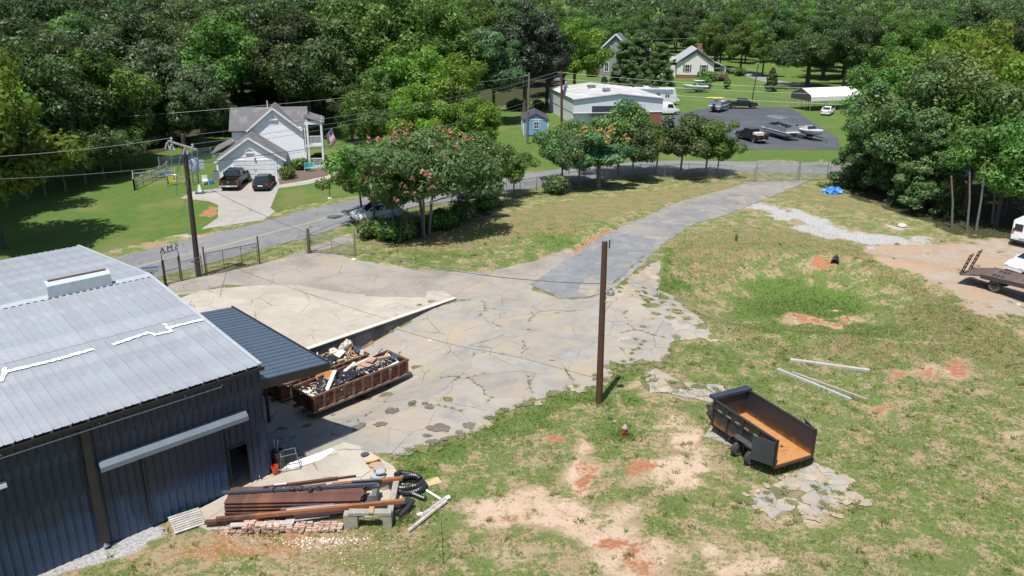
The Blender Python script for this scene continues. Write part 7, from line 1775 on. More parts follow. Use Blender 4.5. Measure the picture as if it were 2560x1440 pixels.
b2 = G(1318, 360); t2 = AT(1323, 182, b2.y); p2 = pole('utility_pole', 'grey utility pole in front of the blue shed', b2, t2, .19, M_polegrey, .14)
MB().box(Vector(t2) - Vector(b2) + Vector((-.45, -.1, -.35)), (.6, .2, .12), .1).build('lamp_head', M_galv, p2)
MB().tube([(.12, -.16, (t2 - b2).z * .45), (.12, -.16, (t2 - b2).z * .56)], .07, 6).build('meter_tube', M_galv, p2)
b3 = G(1404, 335); t3 = AT(1404, 178, b3.y); p3 = pole('utility_pole', 'reddish utility pole in front of the white workshop', b3, t3, .21, pm('red brown pole', (.13, .055, .04), .9, c2=(.09, .045, .035), sc_=5), .15)
z3 = (t3 - b3).z; MB().bar((-.9, 0, z3 - .2), (.9, 0, z3 - .2), .1).build('crossarm', MATS['grey crossarm'], p3)
for k in range(3): MB().lathe([(.02, -.5), (.22, -.5), (.25, .3), (.2, .4), (.02, .4)], 10, Matrix.Translation((.45 - .1 * k, .1 + .3 * k, z3 - 2.0 - .6 * k))).build('transformer', M_galv, p3)
b4 = G(1311, 238); t4 = AT(1306, 168, b4.y); pole('utility_pole', 'thin grey pole in the shade behind the blue shed', b4, t4, .16, M_polegrey, .12)
b5 = G(1880, 252); t5 = AT(1896, 160, b5.y + .2); p5 = pole('lot_light_pole', 'leaning light pole at the back of the parking lot', b5, t5, .13, M_poledark, .09); MB().box(Vector(t5) - Vector(b5) + Vector((-.25, -.2, .15)), (.7, .35, .16), .4).build('lamp_head', M_galv, p5)
b6 = G(1800, 165); t6 = AT(1805, 82, b6.y); p6 = pole('utility_pole', 'far utility pole beyond the cream house', b6, t6, .2, M_poledark, .15); MB().bar((-1, 0, (t6 - b6).z - .6), (.8, 0, (t6 - b6).z - .4), .14).build('crossarm', MATS['grey crossarm'], p6)
b7 = G(1591, 162); t7 = AT(1592, 94, b7.y); pole('utility_pole', 'thin far pole between the grey house and the cream house', b7, t7, .15, M_polegrey, .12)
b8 = G(908, 185); t8 = AT(902, 133, b8.y); pole('utility_pole', 'far pole beside the small grey house', b8, t8, .16, M_polegrey, .12)
def wire(label, a, b, sag, r_=.014, mat=None, n=26):
    a, b = Vector(a), Vector(b)
    pts = [a.lerp(b, i / n) - Vector((0, 0, sag * 4 * (i / n) * (1 - i / n))) for i in range(n + 1)]
    return tag(MB().tube(pts, r_, 4, cap=False).build('power_line', mat or M_wirel), label, 'wire')
PB = Vector(b1)
w_ = lambda v: PB + Vector(v)
wire('service cable sagging from the dark pole to the yard light pole', w_(onp(tz * .72)), b0 + Vector((0, 0, lz + .35)), 1.9, .022, M_wire)
wire('cable from the dark pole down towards the warehouse roof', w_(onp(tz * .70)), Vector((-21.5, 50.5, 6.4)), .35, .018, M_wire)
tops = [w_(onp(tz - .1)), w_(a_ + cdir * .75 + Vector((0, -.2, .3))), w_(a_ + cdir * 1.0 + Vector((0, -.2, 0)))]
far3 = [t3 + Vector((-.8, 0, -.1)), t3 + Vector((0, 0, .1)), t3 + Vector((.8, 0, -.1))]
for k in range(3): wire(['topmost wire from the dark pole to the reddish pole', 'second wire from the dark pole to the reddish pole', 'third wire from the dark pole to the reddish pole'][k], tops[k], far3[k], .9)
wire('thick dark cable crossing in front of the white house', w_(onp(tz * .80)), b3 + Vector((0, 0, z3 * .62)), 1.0, .026, M_wire)
wire('thin cable just below the thick one before the white house', w_(onp(tz * .78)), b2 + Vector((0, 0, (t2 - b2).z * .6)), .9, .014)
LE = lambda px, py, Y: AT(px, py, Y)
wire('upper wire leaving the dark pole to the left edge', w_(a_ + cdir * -.85 + Vector((0, -.2, .3))), LE(-260, 402, 46), .3)
wire('lower cable leaving the dark pole to the left edge', w_(onp(tz * .80)), LE(-260, 452, 46), .3, .02, M_wire)
wire('high wire passing behind the dark pole along the far verge', LE(-200, 322, 88), t2 + Vector((0, 0, -.4)), .8)
wire('wire from the grey pole to the reddish pole', t2 + Vector((0, 0, -1.0)), t3 + Vector((0, 0, -.3)), .3)
wire('slanting guy wire right of the grey pole', t2 + Vector((0, 0, -.5)), G(1350, 262), .05, .02); wire('second guy wire right of the grey pole', t2 + Vector((0, 0, -3.2)), G(1342, 262), .05, .016)
for k, (ya, yb, lab) in enumerate([(182, 220, 'highest wire crossing above the parking lot'), (197, 232, 'second wire crossing above the parking lot'), (240, 266, 'third wire crossing above the parking lot'), (262, 291, 'lowest dark cable crossing the parking lot')]):
    wire(lab, t3 + Vector((0, 0, -.2 - k * .9)), LE(2700, yb, 104), 1.1, .016, M_wirel if k < 3 else M_wire)
wire('wire between the two poles over the far lawn', t7 + Vector((0, 0, -.3)), t6 + Vector((0, 0, -.8)), .5, .02)
wire('short wire at the far pole beside the small grey house', t8 + Vector((0, 0, -.5)), t8 + Vector((-8, 6, -2.2)), .2, .02)

# ------------------------------------------------------------------ fences and gates
M_mesh = chainmat('chain link mesh', (.30, .30, .29), .10, .10); M_meshb = chainmat('rusty mesh', (.16, .13, .10), .12, .10)
def panel_mesh(name, a, b, h_, par, mat, base=Vector((0, 0, 0)), z0=.05):
    a, b = Vector(a), Vector(b); L_ = (b - a).length
    me = bpy.data.meshes.new(name); me.from_pydata([a + Vector((0, 0, z0)), b + Vector((0, 0, z0)), b + Vector((0, 0, h_)), a + Vector((0, 0, h_))], [], [(0, 1, 2, 3)])
    ul = me.uv_layers.new()
    for i, uv_ in enumerate(((0, 0), (L_, 0), (L_, h_), (0, h_))): ul.data[i].uv = uv_
    me.materials.append(mat); return link(name, me, par)
def chain_fence(label, pts, h_=1.7, step=2.6, mat=M_galvdull, mesh=M_mesh):
    P_ = [G(*p) for p in pts]; t = thing('chain_link_fence', label, 'fence', P_[0]); o0 = P_[0]
    posts = []
    for i in range(len(P_) - 1):
        a, b = P_[i], P_[i + 1]; k = max(1, round((b - a).length / step))
        for j in range(k): posts.append(a.lerp(b, j / k))
    posts.append(P_[-1])
    posts = [Vector((p.x, p.y, h1(p.x, p.y))) - o0 for p in posts]
    for p in posts: MB().tube([p - Vector((0, 0, .2)), p + Vector((0, 0, h_ + .12))], .032, 6).build('post', mat, t)
    MB().tube([p + Vector((0, 0, h_)) for p in posts], .022, 5).build('top_rail', mat, t)
    for a, b in zip(posts[:-1], posts[1:]): panel_mesh('mesh_panel', a, b, h_, t, mesh)
    return t
chain_fence('long chain link fence along the road under the tree row', [(893, 598), (960, 585), (1130, 535), (1230, 505), (1300, 490), (1380, 475), (1500, 455), (1600, 448), (1720, 446), (1826, 450), (1884, 456)])
chain_fence('short chain link fence between the lettered gate and the swing gate', [(455, 704), (508, 690)], 1.5)
chain_fence('chain link fence right of the far double gate', [(2072, 452), (2140, 455), (2250, 462)])
chain_fence('chain link fence across the grass behind the parking lot', [(1890, 258), (1960, 262), (2020, 268), (2060, 275)], 1.5, 6)
chain_fence('short fence behind the road sign by the warehouse corner', [(330, 735), (372, 722), (412, 712)], 1.5)
def gate(label, pa, pb, h_, braces, mat, mesh=None, verts=2, name='wire_gate', posts=True):
    a, b = G(*pa), G(*pb); t = thing(name, label, 'gate', a, math.atan2(b.y - a.y, b.x - a.x)); L_ = (b - a).xy.length
    fr = MB(); fr.tube([(.12, 0, .15), (.12, 0, h_), (L_ - .12, 0, h_), (L_ - .12, 0, .15), (.12, 0, .15)], .03, 6); fr.build('gate_frame', mat, t)
    for i in range(verts): x = L_ * (i + 1) / (verts + 1); MB().tube([(x, 0, .15), (x, 0, h_)], .022, 6).build('upright', mat, t)
    for q in braces: MB().tube([(q[0] * L_, 0, .15 + q[1] * (h_ - .15)), (q[2] * L_, 0, .15 + q[3] * (h_ - .15))], .024, 6).build('brace', mat, t)
    if mesh: panel_mesh('mesh_panel', Vector((.12, 0, 0)), Vector((L_ - .12, 0, 0)), h_, t, mesh, z0=.15)
    if posts:
        for x in (0, L_): MB().tube([(x, 0, -.2), (x, 0, h_ + .55)], .06, 8).build('gate_post', mat, t)
    return t
gate('long rusty swing gate right of the dark utility pole', (516, 690), (650, 661), 1.75, [], M_rustpipe, M_meshb, 2)
gate('open wire gate leaf hanging by the mossy post at the road', (773, 632), (889, 640), 1.55, [(.02, 0, .5, .52), (.5, .52, .98, 0), (.02, .5, .98, .5)], M_galvdull, M_mesh, 1)
o = MB().tube([G(771, 634) - Vector((0, 0, .2)), AT(769, 571, G(771, 634).y)], .13, 8).build('gate_post', pm('mossy wooden post', (.10, .105, .07), .9, c2=(.16, .13, .09))); tag(o, 'thick mossy post beside the open wire gate', 'post')
gate('left leaf of the galvanised double gate at the drive', (1888, 455), (1993, 452), 1.75, [(.02, .95, .5, .02), (.5, .02, .98, .95)], M_galv, M_mesh, 1); gate('right leaf of the galvanised double gate at the drive', (1996, 452), (2066, 450), 1.75, [(.02, .02, .5, .95), (.4, .02, .98, .95)], M_galv, M_mesh, 1)
# lettered gate
ga = G(414, 714); gb = G(455, 702)
lg = thing('lettered_gate', 'rusty walk-through gate with big letters on top seen from behind', 'gate', ga, math.atan2(gb.y - ga.y, gb.x - ga.x)); gl = (gb - ga).xy.length
for x in (0, gl): MB().bb(x - .05, x + .05, -.05, .05, -.2, 1.95).build('gate_post', M_rustpipe, lg)
MB().tube([(.0, 0, 1.95), (.0, 0, 2.3), (.15, 0, 2.42), (gl - .15, 0, 2.42), (gl, 0, 2.3), (gl, 0, 1.95)], .03, 6).build('arch', M_rustpipe, lg)
MB().tube([(.1, 0, .12), (.1, 0, 1.9), (gl - .1, 0, 1.9), (gl - .1, 0, .12), (.1, 0, .12)], .025, 6).tube([(.1, 0, 1.05), (gl - .1, 0, 1.05)], .02, 6).build('gate_leaf', M_rustpipe, lg)
panel_mesh('mesh_panel', Vector((.1, 0, 0)), Vector((gl - .1, 0, 0)), 1.9, lg, M_meshb)
cu_ = bpy.data.curves.new('letters', 'FONT'); cu_.body = 'SMA'; cu_.size = .62; cu_.extrude = .02; cu_.align_x = 'CENTER'; cu_.space_character = 1.5
tmp = bpy.data.objects.new('tmp', cu_); COL.objects.link(tmp); dg = bpy.context.evaluated_depsgraph_get(); lme = bpy.data.meshes.new_from_object(tmp.evaluated_get(dg)); bpy.data.objects.remove(tmp)
lme.materials.clear(); lme.materials.append(M_rustpipe); lo = link('letters', lme, lg); lo.location = (gl / 2, 0, 2.45); lo.rotation_euler = (R(90), 0, R(180))
rs_ = thing('street_mailbox_cover', 'silver dome covered box on a stand beside the lettered gate', 'box', G(383, 722), R(20))
MB().bb(-.05, .05, -.05, .05, 0, 1.35).build('post', M_rustpipe, rs_); MB().xprism([(-.28, 1.35), (.28, 1.35), (.28, 1.48), (.2, 1.62), (0, 1.68), (-.2, 1.62), (-.28, 1.48)], -.55, .55).build('cover', M_chrome, rs_); MB().bb(.12, .18, -.04, .02, .6, 1.3).build('yellow_tag', pm('yellow tag', (.6, .45, .05), .6), rs_)

# ------------------------------------------------------------------ front garden of the white house
mbx = thing('mailbox', 'black mailbox on a post beside the road', 'mailbox', G(825, 496), R(20))
MB().bb(-.04, .04, -.04, .04, 0, 1.05).build('post', M_blackmetal, mbx); MB().yprism([(-.1, 1.05), (.1, 1.05), (.1, 1.2), (.06, 1.28), (-.06, 1.28), (-.1, 1.2)], -.25, .25).build('box', M_blackmetal, mbx); MB().lathe([(.02, 0), (.25, 0), (.2, .12), (.02, .12)], 10).build('stone_foot', MATS['cream stone'], mbx)
bn = thing('garden_bench', 'turquoise garden bench in the mulch bed', 'bench', G(775, 429), R(12)); M_teal = pm('turquoise paint', (.10, .48, .50), .45, c2=(.14, .55, .56))
for k in range(5): MB().bb(-.65, .65, -.2 + k * .09, -.13 + k * .09, .42, .45).build('seat_slat', M_teal, bn)
for k in range(9): MB().bar((-.56 + k * .14, .26, .46), (-.56 + k * .14, .34, .92 + .1 * math.sin(math.pi * (k + .5) / 9)), .05, .02).build('back_slat', M_teal, bn)
mb = MB()
mb.tube([(.65 * math.cos(t), .36, .88 + .16 * math.sin(t)) for t in np.linspace(0, math.pi, 10)], .03, 6); mb.build('back_rim', M_teal, bn)
for x in (-.6, .6):
    for y in (-.18, .25): MB().tube([(x, y, 0), (x, y, .43)], .022, 6).build('leg', M_white, bn)
    MB().tube([(x, -.2, .43), (x, -.22, .62), (x, .3, .64)], .02, 6).build('armrest', M_teal, bn)
hp = thing('basketball_hoop', 'portable basketball hoop at the edge of the driveway', 'basketball hoop', G(500, 484), R(200))
MB().add([(-.5, -.4, 0), (.5, -.4, 0), (.5, .4, 0), (-.5, .4, 0), (-.4, -.3, .2), (.4, -.3, .2), (.4, .3, .2), (-.4, .3, .2)], [(0,1,5,4),(1,2,6,5),(2,3,7,6),(3,0,4,7),(4,5,6,7)]).build('base', pm('dark blue grey base', (.05, .055, .075), .5), hp)
MB().add([(-.22, -.2, .2), (.22, -.2, .2), (.22, .2, .2), (-.22, .2, .2), (-.08, -.08, 1.1), (.08, -.08, 1.1), (.08, .08, 1.1), (-.08, .08, 1.1)], [(0,1,5,4),(1,2,6,5),(2,3,7,6),(3,0,4,7),(4,5,6,7)]).build('pole_shroud', M_plastic_w, hp)
MB().tube([(0, 0, .2), (0, 0, 2.7)], .05, 8).build('post', M_blackmetal, hp); MB().bb(-.75, .75, .5, .55, 2.7, 3.7).build('backboard', pm('clear grey backboard', (.45, .5, .55), .2), hp); MB().bar((0, 0, 2.6), (0, .5, 3.0), .06).bar((0, 0, 2.3), (0, .5, 2.8), .05).build('arm', M_blackmetal, hp)
MB().tube([(.23 * math.cos(t), .8 + .23 * math.sin(t), 2.85) for t in np.linspace(0, 6.283, 17)], .012, 5).build('rim', M_orange, hp)
bi = thing('trash_can', 'dark green wheeled trash can left of the pickup', 'trash can', G(568, 452), R(12))
MB().loft([[(-.25, -.28, 0), (.25, -.28, 0), (.25, .28, 0), (-.25, .28, 0)], [(-.32, -.36, 1.0), (.32, -.36, 1.0), (.32, .36, 1.0), (-.32, .36, 1.0)]]).build('bin', pm('dark green plastic', (.02, .055, .04), .5), bi); MB().xprism([(-.38, 1.0), (.38, 1.0), (.34, 1.08), (-.34, 1.08)], -.34, .34).build('lid', MATS['dark green plastic'], bi)
ac = thing('air_conditioner', 'grey air conditioner box against the left wall of the garage', 'air conditioner', G(541, 449), R(12)); MB().bb(-.38, .38, -.38, .38, 0, .95).build('casing', pm('grey casing', (.25, .26, .28), .6, c2=(.18, .19, .2), sc_=30), ac); MB().lathe([(.02, .95), (.32, .95), (.32, .99), (.02, .99)], 14).build('fan_grille', M_blackmetal, ac)
# play things on the lawn
def boxt(name, label, cat, px, py, d, m_, rz=0.0, z=0):
    o = MB().box((0, 0, d[2] / 2 + z), d).build(name, m_); me_ = o.data; bm = bmesh.new(); bm.from_mesh(me_); bmesh.ops.bevel(bm, geom=bm.edges[:], offset=min(d) * .12, segments=1); bm.to_mesh(me_); bm.free()
    o.location = G(px, py); o.rotation_euler = (0, 0, rz); return tag(o, label, cat)
M_ylw = pm('yellow plastic', (.65, .55, .03), .4); M_blu = pm('blue plastic', (.04, .22, .55), .4)
sw = thing('swing_frame', 'green timber swing frame on the fenced lawn', 'swing frame', G(452, 462), R(20))
for x in (-1.3, 1.3):
    for y in (-.8, .8): MB().bar((x, y, 0), (x, 0, 2.3), .09).build('leg', pm('green grey timber', (.09, .14, .12), .9), sw)
MB().bar((-1.4, 0, 2.3), (1.4, 0, 2.3), .1).build('top_beam', MATS['green grey timber'], sw)
for x in (-.6, .5):
    MB().tube([(x - .15, 0, 2.3), (x - .15, 0, .5)], .012, 4).tube([(x + .15, 0, 2.3), (x + .15, 0, .5)], .012, 4).build('rope', M_white, sw); MB().bb(x - .22, x + .22, -.15, .15, .42, .5).build('swing_seat', M_ylw, sw)
sl_ = thing('play_slide', 'bright blue play slide lying on the fenced lawn', 'slide', G(405, 443), R(15)); MB().add([(-1, -.3, .08), (1, -.3, .45), (1, .3, .45), (-1, .3, .08), (-1, -.3, .0), (1, -.3, .37), (1, .3, .37), (-1, .3, .0)], [(0,1,2,3),(7,6,5,4),(0,4,5,1),(1,5,6,2),(2,6,7,3),(3,7,4,0)]).build('chute', M_blu, sl_); MB().bar((-1, -.32, .1), (1, -.32, .5), .05, .14).bar((-1, .32, .1), (1, .32, .5), .05, .14).build('edge', M_blu, sl_)
for x in (-.25, .25): MB().bar((.95, x, 0), (.95, x, .4), .05).build('leg', M_blu, sl_)
boxt('toy_bin', 'yellow toy bin on the fenced lawn', 'toy bin', 428, 452, (.6, .6, .7), M_ylw, .3); boxt('toy_box', 'blue toy box beside the white toy chair', 'toy box', 527, 460, (.6, .45, .45), M_blu, .2)
tc_ = thing('toy_chair', 'white plastic toy chair on the grass by the driveway', 'chair', G(514, 461), R(30)); MB().bb(-.3, .3, -.3, .3, .38, .44).build('seat', M_plastic_w, tc_); MB().bb(-.3, .3, .25, .32, .44, 1.0).build('backrest', M_plastic_w, tc_)
for x in (-.27, .27):
    for y in (-.27, .27): MB().bb(x - .03, x + .03, y - .03, y + .03, 0, .38).build('leg', M_plastic_w, tc_)
# rail fences behind the lawn
def rail_fence(label, pts, h_, nm, mat, rails=(.4, .9), pick=False, mesh=None, step=2.2):
    P_ = [G(*p) for p in pts]; t = thing(nm, label, 'fence', P_[0]); o0 = P_[0]; posts = []
    for i in range(len(P_) - 1):
        k = max(1, round((P_[i+1] - P_[i]).length / step))
        for j in range(k): posts.append(P_[i].lerp(P_[i+1], j / k) - o0)
    posts.append(P_[-1] - o0)
    for p in posts: MB().bb(p.x - .06, p.x + .06, p.y - .06, p.y + .06, -.2, h_ + .15).build('post', mat, t)
    for a, b in zip(posts[:-1], posts[1:]):
        for r_ in rails: MB().bar(a + Vector((0, 0, r_ * h_)), b + Vector((0, 0, r_ * h_)), .04, .10).build('rail', mat, t)
        if pick:
            k = int((b - a).length / .16)
            for j in range(k): q = a.lerp(b, (j + .5) / k); MB().box(q + Vector((0, 0, h_ / 2)), (.11, .03, h_), math.atan2((b - a).y, (b - a).x)).build('picket', mat, t)
        elif mesh: panel_mesh('mesh_panel', a, b, h_, t, mesh)
    return t
rail_fence('grey timber rail fence round the left lawn', [(337, 476), (400, 445), (420, 430)], 1.2, 'rail_fence', M_greywood, mesh=M_mesh); rail_fence('grey timber rail fence along the near side of the left lawn', [(337, 476), (335, 455), (440, 448)], 1.1, 'rail_fence', M_greywood, mesh=M_mesh)
rail_fence('blue grey picket fence at the back of the left lawn', [(400, 422), (460, 410), (530, 396)], 1.3, 'picket_fence', pm('blue grey pickets', (.20, .25, .30), .9, c2=(.14, .18, .22), sc_=3, rand=.3), pick=True)

# ------------------------------------------------------------------ boats, caravan and things in the lot
M_hull = pm('white gelcoat', (.74, .74, .72), .25, c2=(.66, .66, .64), sc_=1); M_alu = pm('pontoon aluminium', (.42, .46, .50), .35, .6, c2=(.34, .38, .42), sc_=1); M_seat = pm('grey vinyl', (.30, .31, .33), .5); M_canvas = pm('slate canvas', (.13, .15, .165), .8, c2=(.10, .115, .13))
def trailer_under(t, L_, w, z=.55, wx=-.6):
    MB().bb(-L_/2, L_/2, -w/2, -w/2 + .08, z - .1, z).bb(-L_/2, L_/2, w/2 - .08, w/2, z - .1, z).bar((L_/2, -w/2, z - .05), (L_/2 + 1.4, 0, z - .05), .08).bar((L_/2, w/2, z - .05), (L_/2 + 1.4, 0, z - .05), .08).build('trailer_frame', M_galvdull, t)
    for x in (wx, wx - .75):
        for sg in (-1, 1): wheel(t, x, sg * (w/2 + .12), .30, .2)
    MB().tube([(L_/2 + 1.3, 0, 0), (L_/2 + 1.3, 0, .6)], .04, 6).build('jack', M_galvdull, t)
def motorboat(label, px, py, rz, L_=5.6, top=False, cat='boat'):
    p = G(px, py); t = thing('motor_boat', label, cat, (p.x, p.y, .03), rz)
    rings = []
    for x, w, zk, zg in ((-L_/2, 1.05, .75, 1.45), (-L_*.2, 1.12, .68, 1.48), (L_*.1, 1.10, .68, 1.55), (L_*.28, .88, .80, 1.64), (L_*.42, .46, 1.02, 1.72), (L_*.5, .06, 1.45, 1.78)):
        rings.append([(x, 0, zk), (x, w * .75, zk + .28), (x, w, zg - .12), (x, w * .97, zg), (x, w * .6, zg + .03), (x, -w * .6, zg + .03), (x, -w * .97, zg), (x, -w, zg - .12), (x, -w * .75, zk + .28)])
    MB().loft(rings).build('hull', M_hull, t, True)
    MB().bb(-L_*.40, L_*.12, -.72, .72, 1.46, 1.60).build('cockpit', M_seat, t)
    MB().add([(L_*.10, -.8, 1.58), (L_*.10, .8, 1.58), (L_*.02, .65, 2.0), (L_*.02, -.65, 2.0)], [(0, 1, 2, 3)]).build('windscreen', M_glass, t)
    MB().bb(-L_*.1, L_*.0, -.6, -.1, 1.6, 1.95).bb(-L_*.1, 0, .1, .6, 1.6, 1.95).build('seat', M_hull, t)
    MB().box((-L_/2 - .18, 0, 1.35), (.35, .35, .75)).box((-L_/2 - .2, 0, .85), (.18, .12, .6)).build('outboard_motor', M_blackmetal, t)
    if top: MB().bb(-L_*.32, L_*.05, -.9, .9, 2.55, 2.62).build('sun_top', M_hull, t); [MB().tube([(x, sg * .9, 1.5), (x, sg * .85, 2.55)], .025, 5).build('top_pole', M_galv, t) for x in (-L_*.3, 0) for sg in (-1, 1)]
    trailer_under(t, L_ * .9, 1.5); return t
motorboat('white motor boat on a trailer in the grass before the cream house', 1737, 231, R(184), 5.6, True); motorboat('white open motor boat on a trailer at the right front of the lot', 2022, 348, R(-70), 5.8)
def pontoon(label, px, py, rz, L_=6.6, canopy=True):
    p = G(px, py); t = thing('pontoon_boat', label, 'pontoon boat', (p.x, p.y, .03), rz)
    for sg in (-1, 1): MB().tube([(-L_/2, sg * .85, .85), (L_*.38, sg * .85, .85), (L_*.46, sg * .85, .95), (L_*.5, sg * .85, 1.1)], [.30, .30, .22, .05], 12).build('pontoon', M_alu, t, True)
    MB().bb(-L_/2, L_*.48, -1.2, 1.2, 1.18, 1.28).build('deck', M_hull, t)
    for (a, b) in (((-L_*.42, -1.17), (L_*.42, -1.17)), ((-L_*.42, 1.17), (L_*.42, 1.17)), ((L_*.42, -1.17), (L_*.42, 1.17)), ((-L_*.42, -1.17), (-L_*.42, 1.17))):
        MB().bar((a[0], a[1], 1.62), (b[0], b[1], 1.62), .04, .55).build('side_panel', M_alu, t); MB().bar((a[0], a[1], 1.93), (b[0], b[1], 1.93), .05).build('rail', M_galv, t)
    for (x, y) in ((-L_*.33, -.75), (-L_*.33, .75), (L_*.28, -.75), (L_*.28, .75)): MB().bb(x - .5, x + .5, y - .35, y + .35, 1.28, 1.72).bb(x - .5, x + .5, y + (.28 if y > 0 else -.38), y + (.38 if y > 0 else -.28), 1.72, 2.05).build('bench', M_seat, t)
    MB().bb(-.2, .3, -.9, -.3, 1.28, 2.0).build('console', M_hull, t)
    if canopy:
        MB().xprism([(-1.2, 2.95), (-.6, 3.12), (.6, 3.12), (1.2, 2.95), (1.15, 2.92), (.6, 3.07), (-.6, 3.07), (-1.15, 2.92)], -L_*.40, L_*.18).build('canopy', M_canvas, t)
        for x in (-L_*.38, L_*.16):
            for sg in (-1, 1): MB().tube([(x, sg * 1.15, 1.9), (x, sg * 1.15, 2.96)], .025, 5).build('canopy_pole', M_galv, t)
    MB().box((-L_/2 - .2, 0, 1.35), (.4, .4, .7)).box((-L_/2 - .2, 0, .8), (.2, .14, .6)).build('outboard_motor', M_blackmetal, t)
    trailer_under(t, L_ * .8, 1.2, .5); return t
pontoon('silver pontoon boat with slate canopy at the front of the lot', 1950, 345, R(-72)); pontoon('white pontoon boat with open deck behind the black pickup', 1797, 278, R(58), 6.0, False)
lk_ = boxt('boat_locker', 'white padded locker standing in the bed of the black pickup at the lot front', 'locker', 1890, 340, (.8, 1.4, .8), M_plastic_w, R(110)); lk_.location = pk.matrix_basis @ Vector((-1.75, 0, .70))
kb = MB(); kb.loft([[(x, w * math.cos(t), .18 + h_ * math.sin(t)) for t in np.linspace(0, 6.283, 9)[:-1]] for x, w, h_ in ((-1.9, .05, .05), (-1.2, .3, .14), (0, .36, .16), (1.2, .3, .14), (1.9, .05, .05))]); kay = kb.build('kayak', M_ylw); kay.location = AT(1787, 247, G(1800, 276).y); kay.rotation_euler = (0, 0, R(3)); tag(kay, 'yellow kayak lying on the white pontoon boat', 'kayak')
# caravan
cvp = G(1655, 262); cv = thing('caravan', 'white caravan with blue grey stripe behind the metal workshop', 'caravan', (cvp.x - 1.5, cvp.y + 1.0, 0), R(-3)); M_cv = pm('caravan white', (.72, .73, .74), .4)
MB().yprism([(-4, .6), (4.2, .6), (4.5, 1.2), (3.9, 3.2), (-4, 3.2)], -1.2, 1.2).build('body', M_cv, cv); MB().bb(-4.02, 3.5, -1.23, -1.2, 2.2, 3.0).build('stripe', pm('blue grey stripe', (.28, .33, .40), .5), cv)
for x in (-2.4, .3): MB().bb(x, x + .7, -1.25, -1.235, 1.6, 2.4).build('window', M_win, cv)
for x in (2.1, 2.55): MB().bb(x, x + .3, -1.25, -1.2, 1.6, 2.2).build('window', M_win, cv)
MB().bb(-2.2, -1.2, -.5, .5, 3.2, 3.5).build('roof_unit', M_cv, cv); MB().bb(-.6, .8, -.6, .6, 3.2, 3.26).build('roof_hatch', M_seat, cv)
for x in (-.9, .0):
    for sg in (-1, 1): wheel(cv, x, sg * 1.08, .34, .2)
MB().bar((4.2, -.5, .6), (5.6, 0, .55), .1).bar((4.2, .5, .6), (5.6, 0, .55), .1).build('tow_frame', M_galvdull, cv); MB().bb(4.5, 5.0, -.3, .3, .65, 1.1).build('gas_box', M_cv, cv)
v2 = G(1672, 288); van('white van parked beside the metal workshop', v2.x - .6, v2.y + .5, R(12))
sedan('pale car under the white carport', 2068, 286, R(60), P_white); sedan('silver car parked in the shade above the workshop', 1392, 205, R(10), paint('silver', (.4, .41, .42), .3, .5), suv=True)
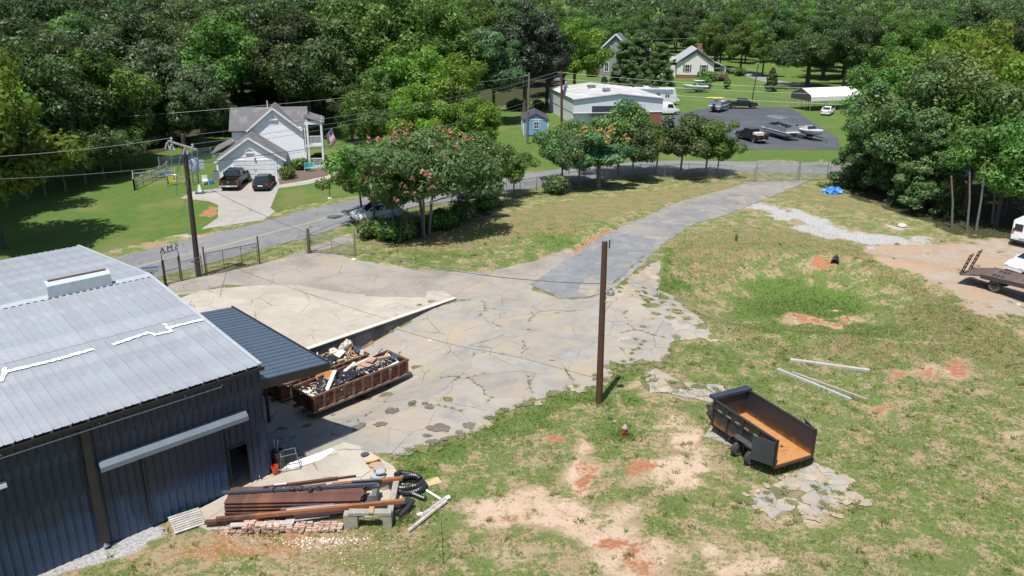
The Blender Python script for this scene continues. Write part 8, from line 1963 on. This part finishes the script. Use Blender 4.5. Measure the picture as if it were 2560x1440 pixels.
# weeds and tufts
def tufts():
    rs = np.random.default_rng(42); P_, T_, S_ = [], [], []
    n = 420000
    x = rs.uniform(-22, 46, n); y = rs.uniform(23, 80, n)
    ix = np.clip(np.searchsorted(gx, x), 1, len(gx) - 1); iy = np.clip(np.searchsorted(gy, y), 1, len(gy) - 1)
    xa, ya, ixa, iya = x, y, ix, iy
    gm = grass[iy, ix] + 0.35 * straw[iy, ix]; gm = gm * (1 - lawn[iy, ix])
    px_, py_ = topx(x, y, 0); ok = (px_ > -60) & (px_ < 2620) & (py_ > 500)
    nz = np.array([mn.noise(Vector((a * .9, b * .9, 3.0))) + .6 * mn.noise(Vector((a * 3.1, b * 3.1, 8.0))) for a, b in zip(x, y)])
    pav = [[p.xy for p in map(lambda q: G(*q), YARD)], [Vector(p.xy) for p in plat]] + [[G(*q).xy for q in pp_] for pp_ in ([(380, 720), (520, 690), (700, 648), (870, 585), (900, 652), (1040, 675), (1200, 682), (1330, 655), (1425, 622), (1335, 715), (1330, 735), (1140, 748), (870, 742), (640, 716)], [(440, 775), (500, 728), (650, 716), (870, 735), (1110, 728), (1132, 748), (755, 884), (500, 800)], [(1886, 452), (2020, 452), (1880, 512), (1740, 558), (1610, 660), (1530, 728), (1400, 746), (1326, 712), (1420, 648), (1590, 552), (1800, 478)])]
    for poly in pav:
        ins = np.zeros(n, bool)
        for i in range(len(poly)):
            a, b = poly[i], poly[(i + 1) % len(poly)]
            c = (a.y > y) != (b.y > y); ins ^= c & (x < (b.x - a.x) * (y - a.y) / ((b.y - a.y) or 1e-9) + a.x)
        ok &= ~ins
    # inside the warehouse
    lx = (x + 10.59) * math.cos(.769) + (y - 30.62) * math.sin(.769); ly = -(x + 10.59) * math.sin(.769) + (y - 30.62) * math.cos(.769); ok &= ~((lx < .1) & (ly > -.1))
    fade_ = 1 - smooth((y - 46) / 32); ok &= rs.random(n) < fade_; keep = ok & (rs.random(n) < np.clip((gm + .55 * nz - .30) * 1.1, 0, .9))
    x, y, gm = x[keep], y[keep], gm[keep]
    x = np.concatenate([x, np.repeat([c[0] for c in CRACKS], 3) + rs.normal(0, .04, 3 * len(CRACKS))]); y = np.concatenate([y, np.repeat([c[1] for c in CRACKS], 3) + rs.normal(0, .04, 3 * len(CRACKS))]); gm = np.concatenate([gm, np.full(3 * len(CRACKS), .9)])
    ex = [(1497, 1008, .5, 60), (1565, 1095, .45, 90), (1880, 1140, .6, 120), (1925, 1170, .7, 120), (1560, 1330, .1, 5), (1000, 1300, .5, 90), (1030, 1285, .6, 120), (650, 1325, .5, 60), (585, 1320, .4, 50), (770, 1310, .5, 50), (1685, 700, .8, 60)]
    for (a, b, sp, k) in ex:
        c = G(a, b); x = np.concatenate([x, rs.normal(c.x, sp, k)]); y = np.concatenate([y, rs.normal(c.y, sp * .7, k)]); gm = np.concatenate([gm, np.full(k, 1.6)])
    # taller weeds dotted about, and dry cuttings lying on the banks
    ok2 = np.flatnonzero(ok)
    wsel = rs.choice(ok2, 420); x0_, y0_ = xa[wsel], ya[wsel]
    for a, b in zip(x0_, y0_):
        k = rs.integers(4, 14); x = np.concatenate([x, rs.normal(a, .10, k)]); y = np.concatenate([y, rs.normal(b, .10, k)]); gm = np.concatenate([gm, np.full(k, rs.uniform(.9, 1.7))])
    nw = len(x)
    csel = rs.choice(ok2, 60000); cs_ = csel[(straw[iya[csel], ixa[csel]] > .45) & (woodf[iya[csel], ixa[csel]] < .4)]
    x = np.concatenate([x, xa[cs_]]); y = np.concatenate([y, ya[cs_]]); gm = np.concatenate([gm, np.full(len(cs_), -.4)])
    m = len(x); B_ = 3
    bx = np.repeat(x, B_) + rs.normal(0, .025, m * B_); by = np.repeat(y, B_) + rs.normal(0, .025, m * B_); bz = H(bx, by) + .0; g2 = np.repeat(gm, B_)
    dry = g2 < 0; g2 = np.where(dry, 0.0, g2); hh = rs.uniform(.03, .10, m * B_) * (0.6 + 1.1 * g2 ** 1.5); an = rs.random(m * B_) * 6.283; le = rs.normal(0, .6, (m * B_, 2)) * np.where(dry, rs.uniform(.10, .28, m * B_), hh)[:, None] * np.where(dry, 1.4, 1.0)[:, None]; wv = rs.uniform(.012, .028, m * B_)
    dxx, dyy = np.cos(an) * wv, np.sin(an) * wv
    V = np.stack([np.stack([bx - dxx, by - dyy, bz - .01], -1), np.stack([bx + dxx, by + dyy, bz - .01], -1), np.stack([bx + le[:, 0], by + le[:, 1], bz + hh], -1)], 1).reshape(-1, 3)
    me = bpy.data.meshes.new('weed_tufts'); k = m * B_
    me.vertices.add(3 * k); me.vertices.foreach_set('co', V.astype(np.float32).ravel()); me.loops.add(3 * k); me.loops.foreach_set('vertex_index', np.arange(3 * k, dtype=np.int32)); me.polygons.add(k); me.polygons.foreach_set('loop_start', (np.arange(k) * 3).astype(np.int32))
    a = me.attributes.new('tint', 'FLOAT', 'POINT'); a.data.foreach_set('value', np.repeat(np.clip(.75 - .45 * g2 + rs.normal(0, .22, k), 0, 1), 3).astype(np.float32))
    me.materials.append(leafmat('grass blades', (0.10, 0.165, 0.03), (0.34, 0.29, 0.14), .2, 0, 0)); me.update(calc_edges=True)
    print('tufts', k); struct(link('weed_tufts', me), 'stuff')
tufts()
# clods and pebbles on the bare soil
mb = MB(); rp = random.Random(12)
for k in range(1500):
    px_, py_ = rp.uniform(1150, 2500), rp.uniform(900, 1440)
    p = G(px_, py_); i_, j_ = min(len(gy) - 1, int(np.searchsorted(gy, p.y))), min(len(gx) - 1, int(np.searchsorted(gx, p.x)))
    if sand[i_, j_] + clay[i_, j_] * .6 < .3 + rp.random() * .4: continue
    s_ = rp.uniform(.012, .05) * (1.8 if rp.random() < .06 else 1)
    mb.box(p + Vector((0, 0, s_ * .25)), (s_ * rp.uniform(1, 1.8), s_, s_ * .7), rp.uniform(0, 3))
struct(mb.build('soil_clods', pm('soil clods', (.44, .33, .23), .95, c2=(.26, .18, .12), sc_=3, amt=.7)), 'stuff')
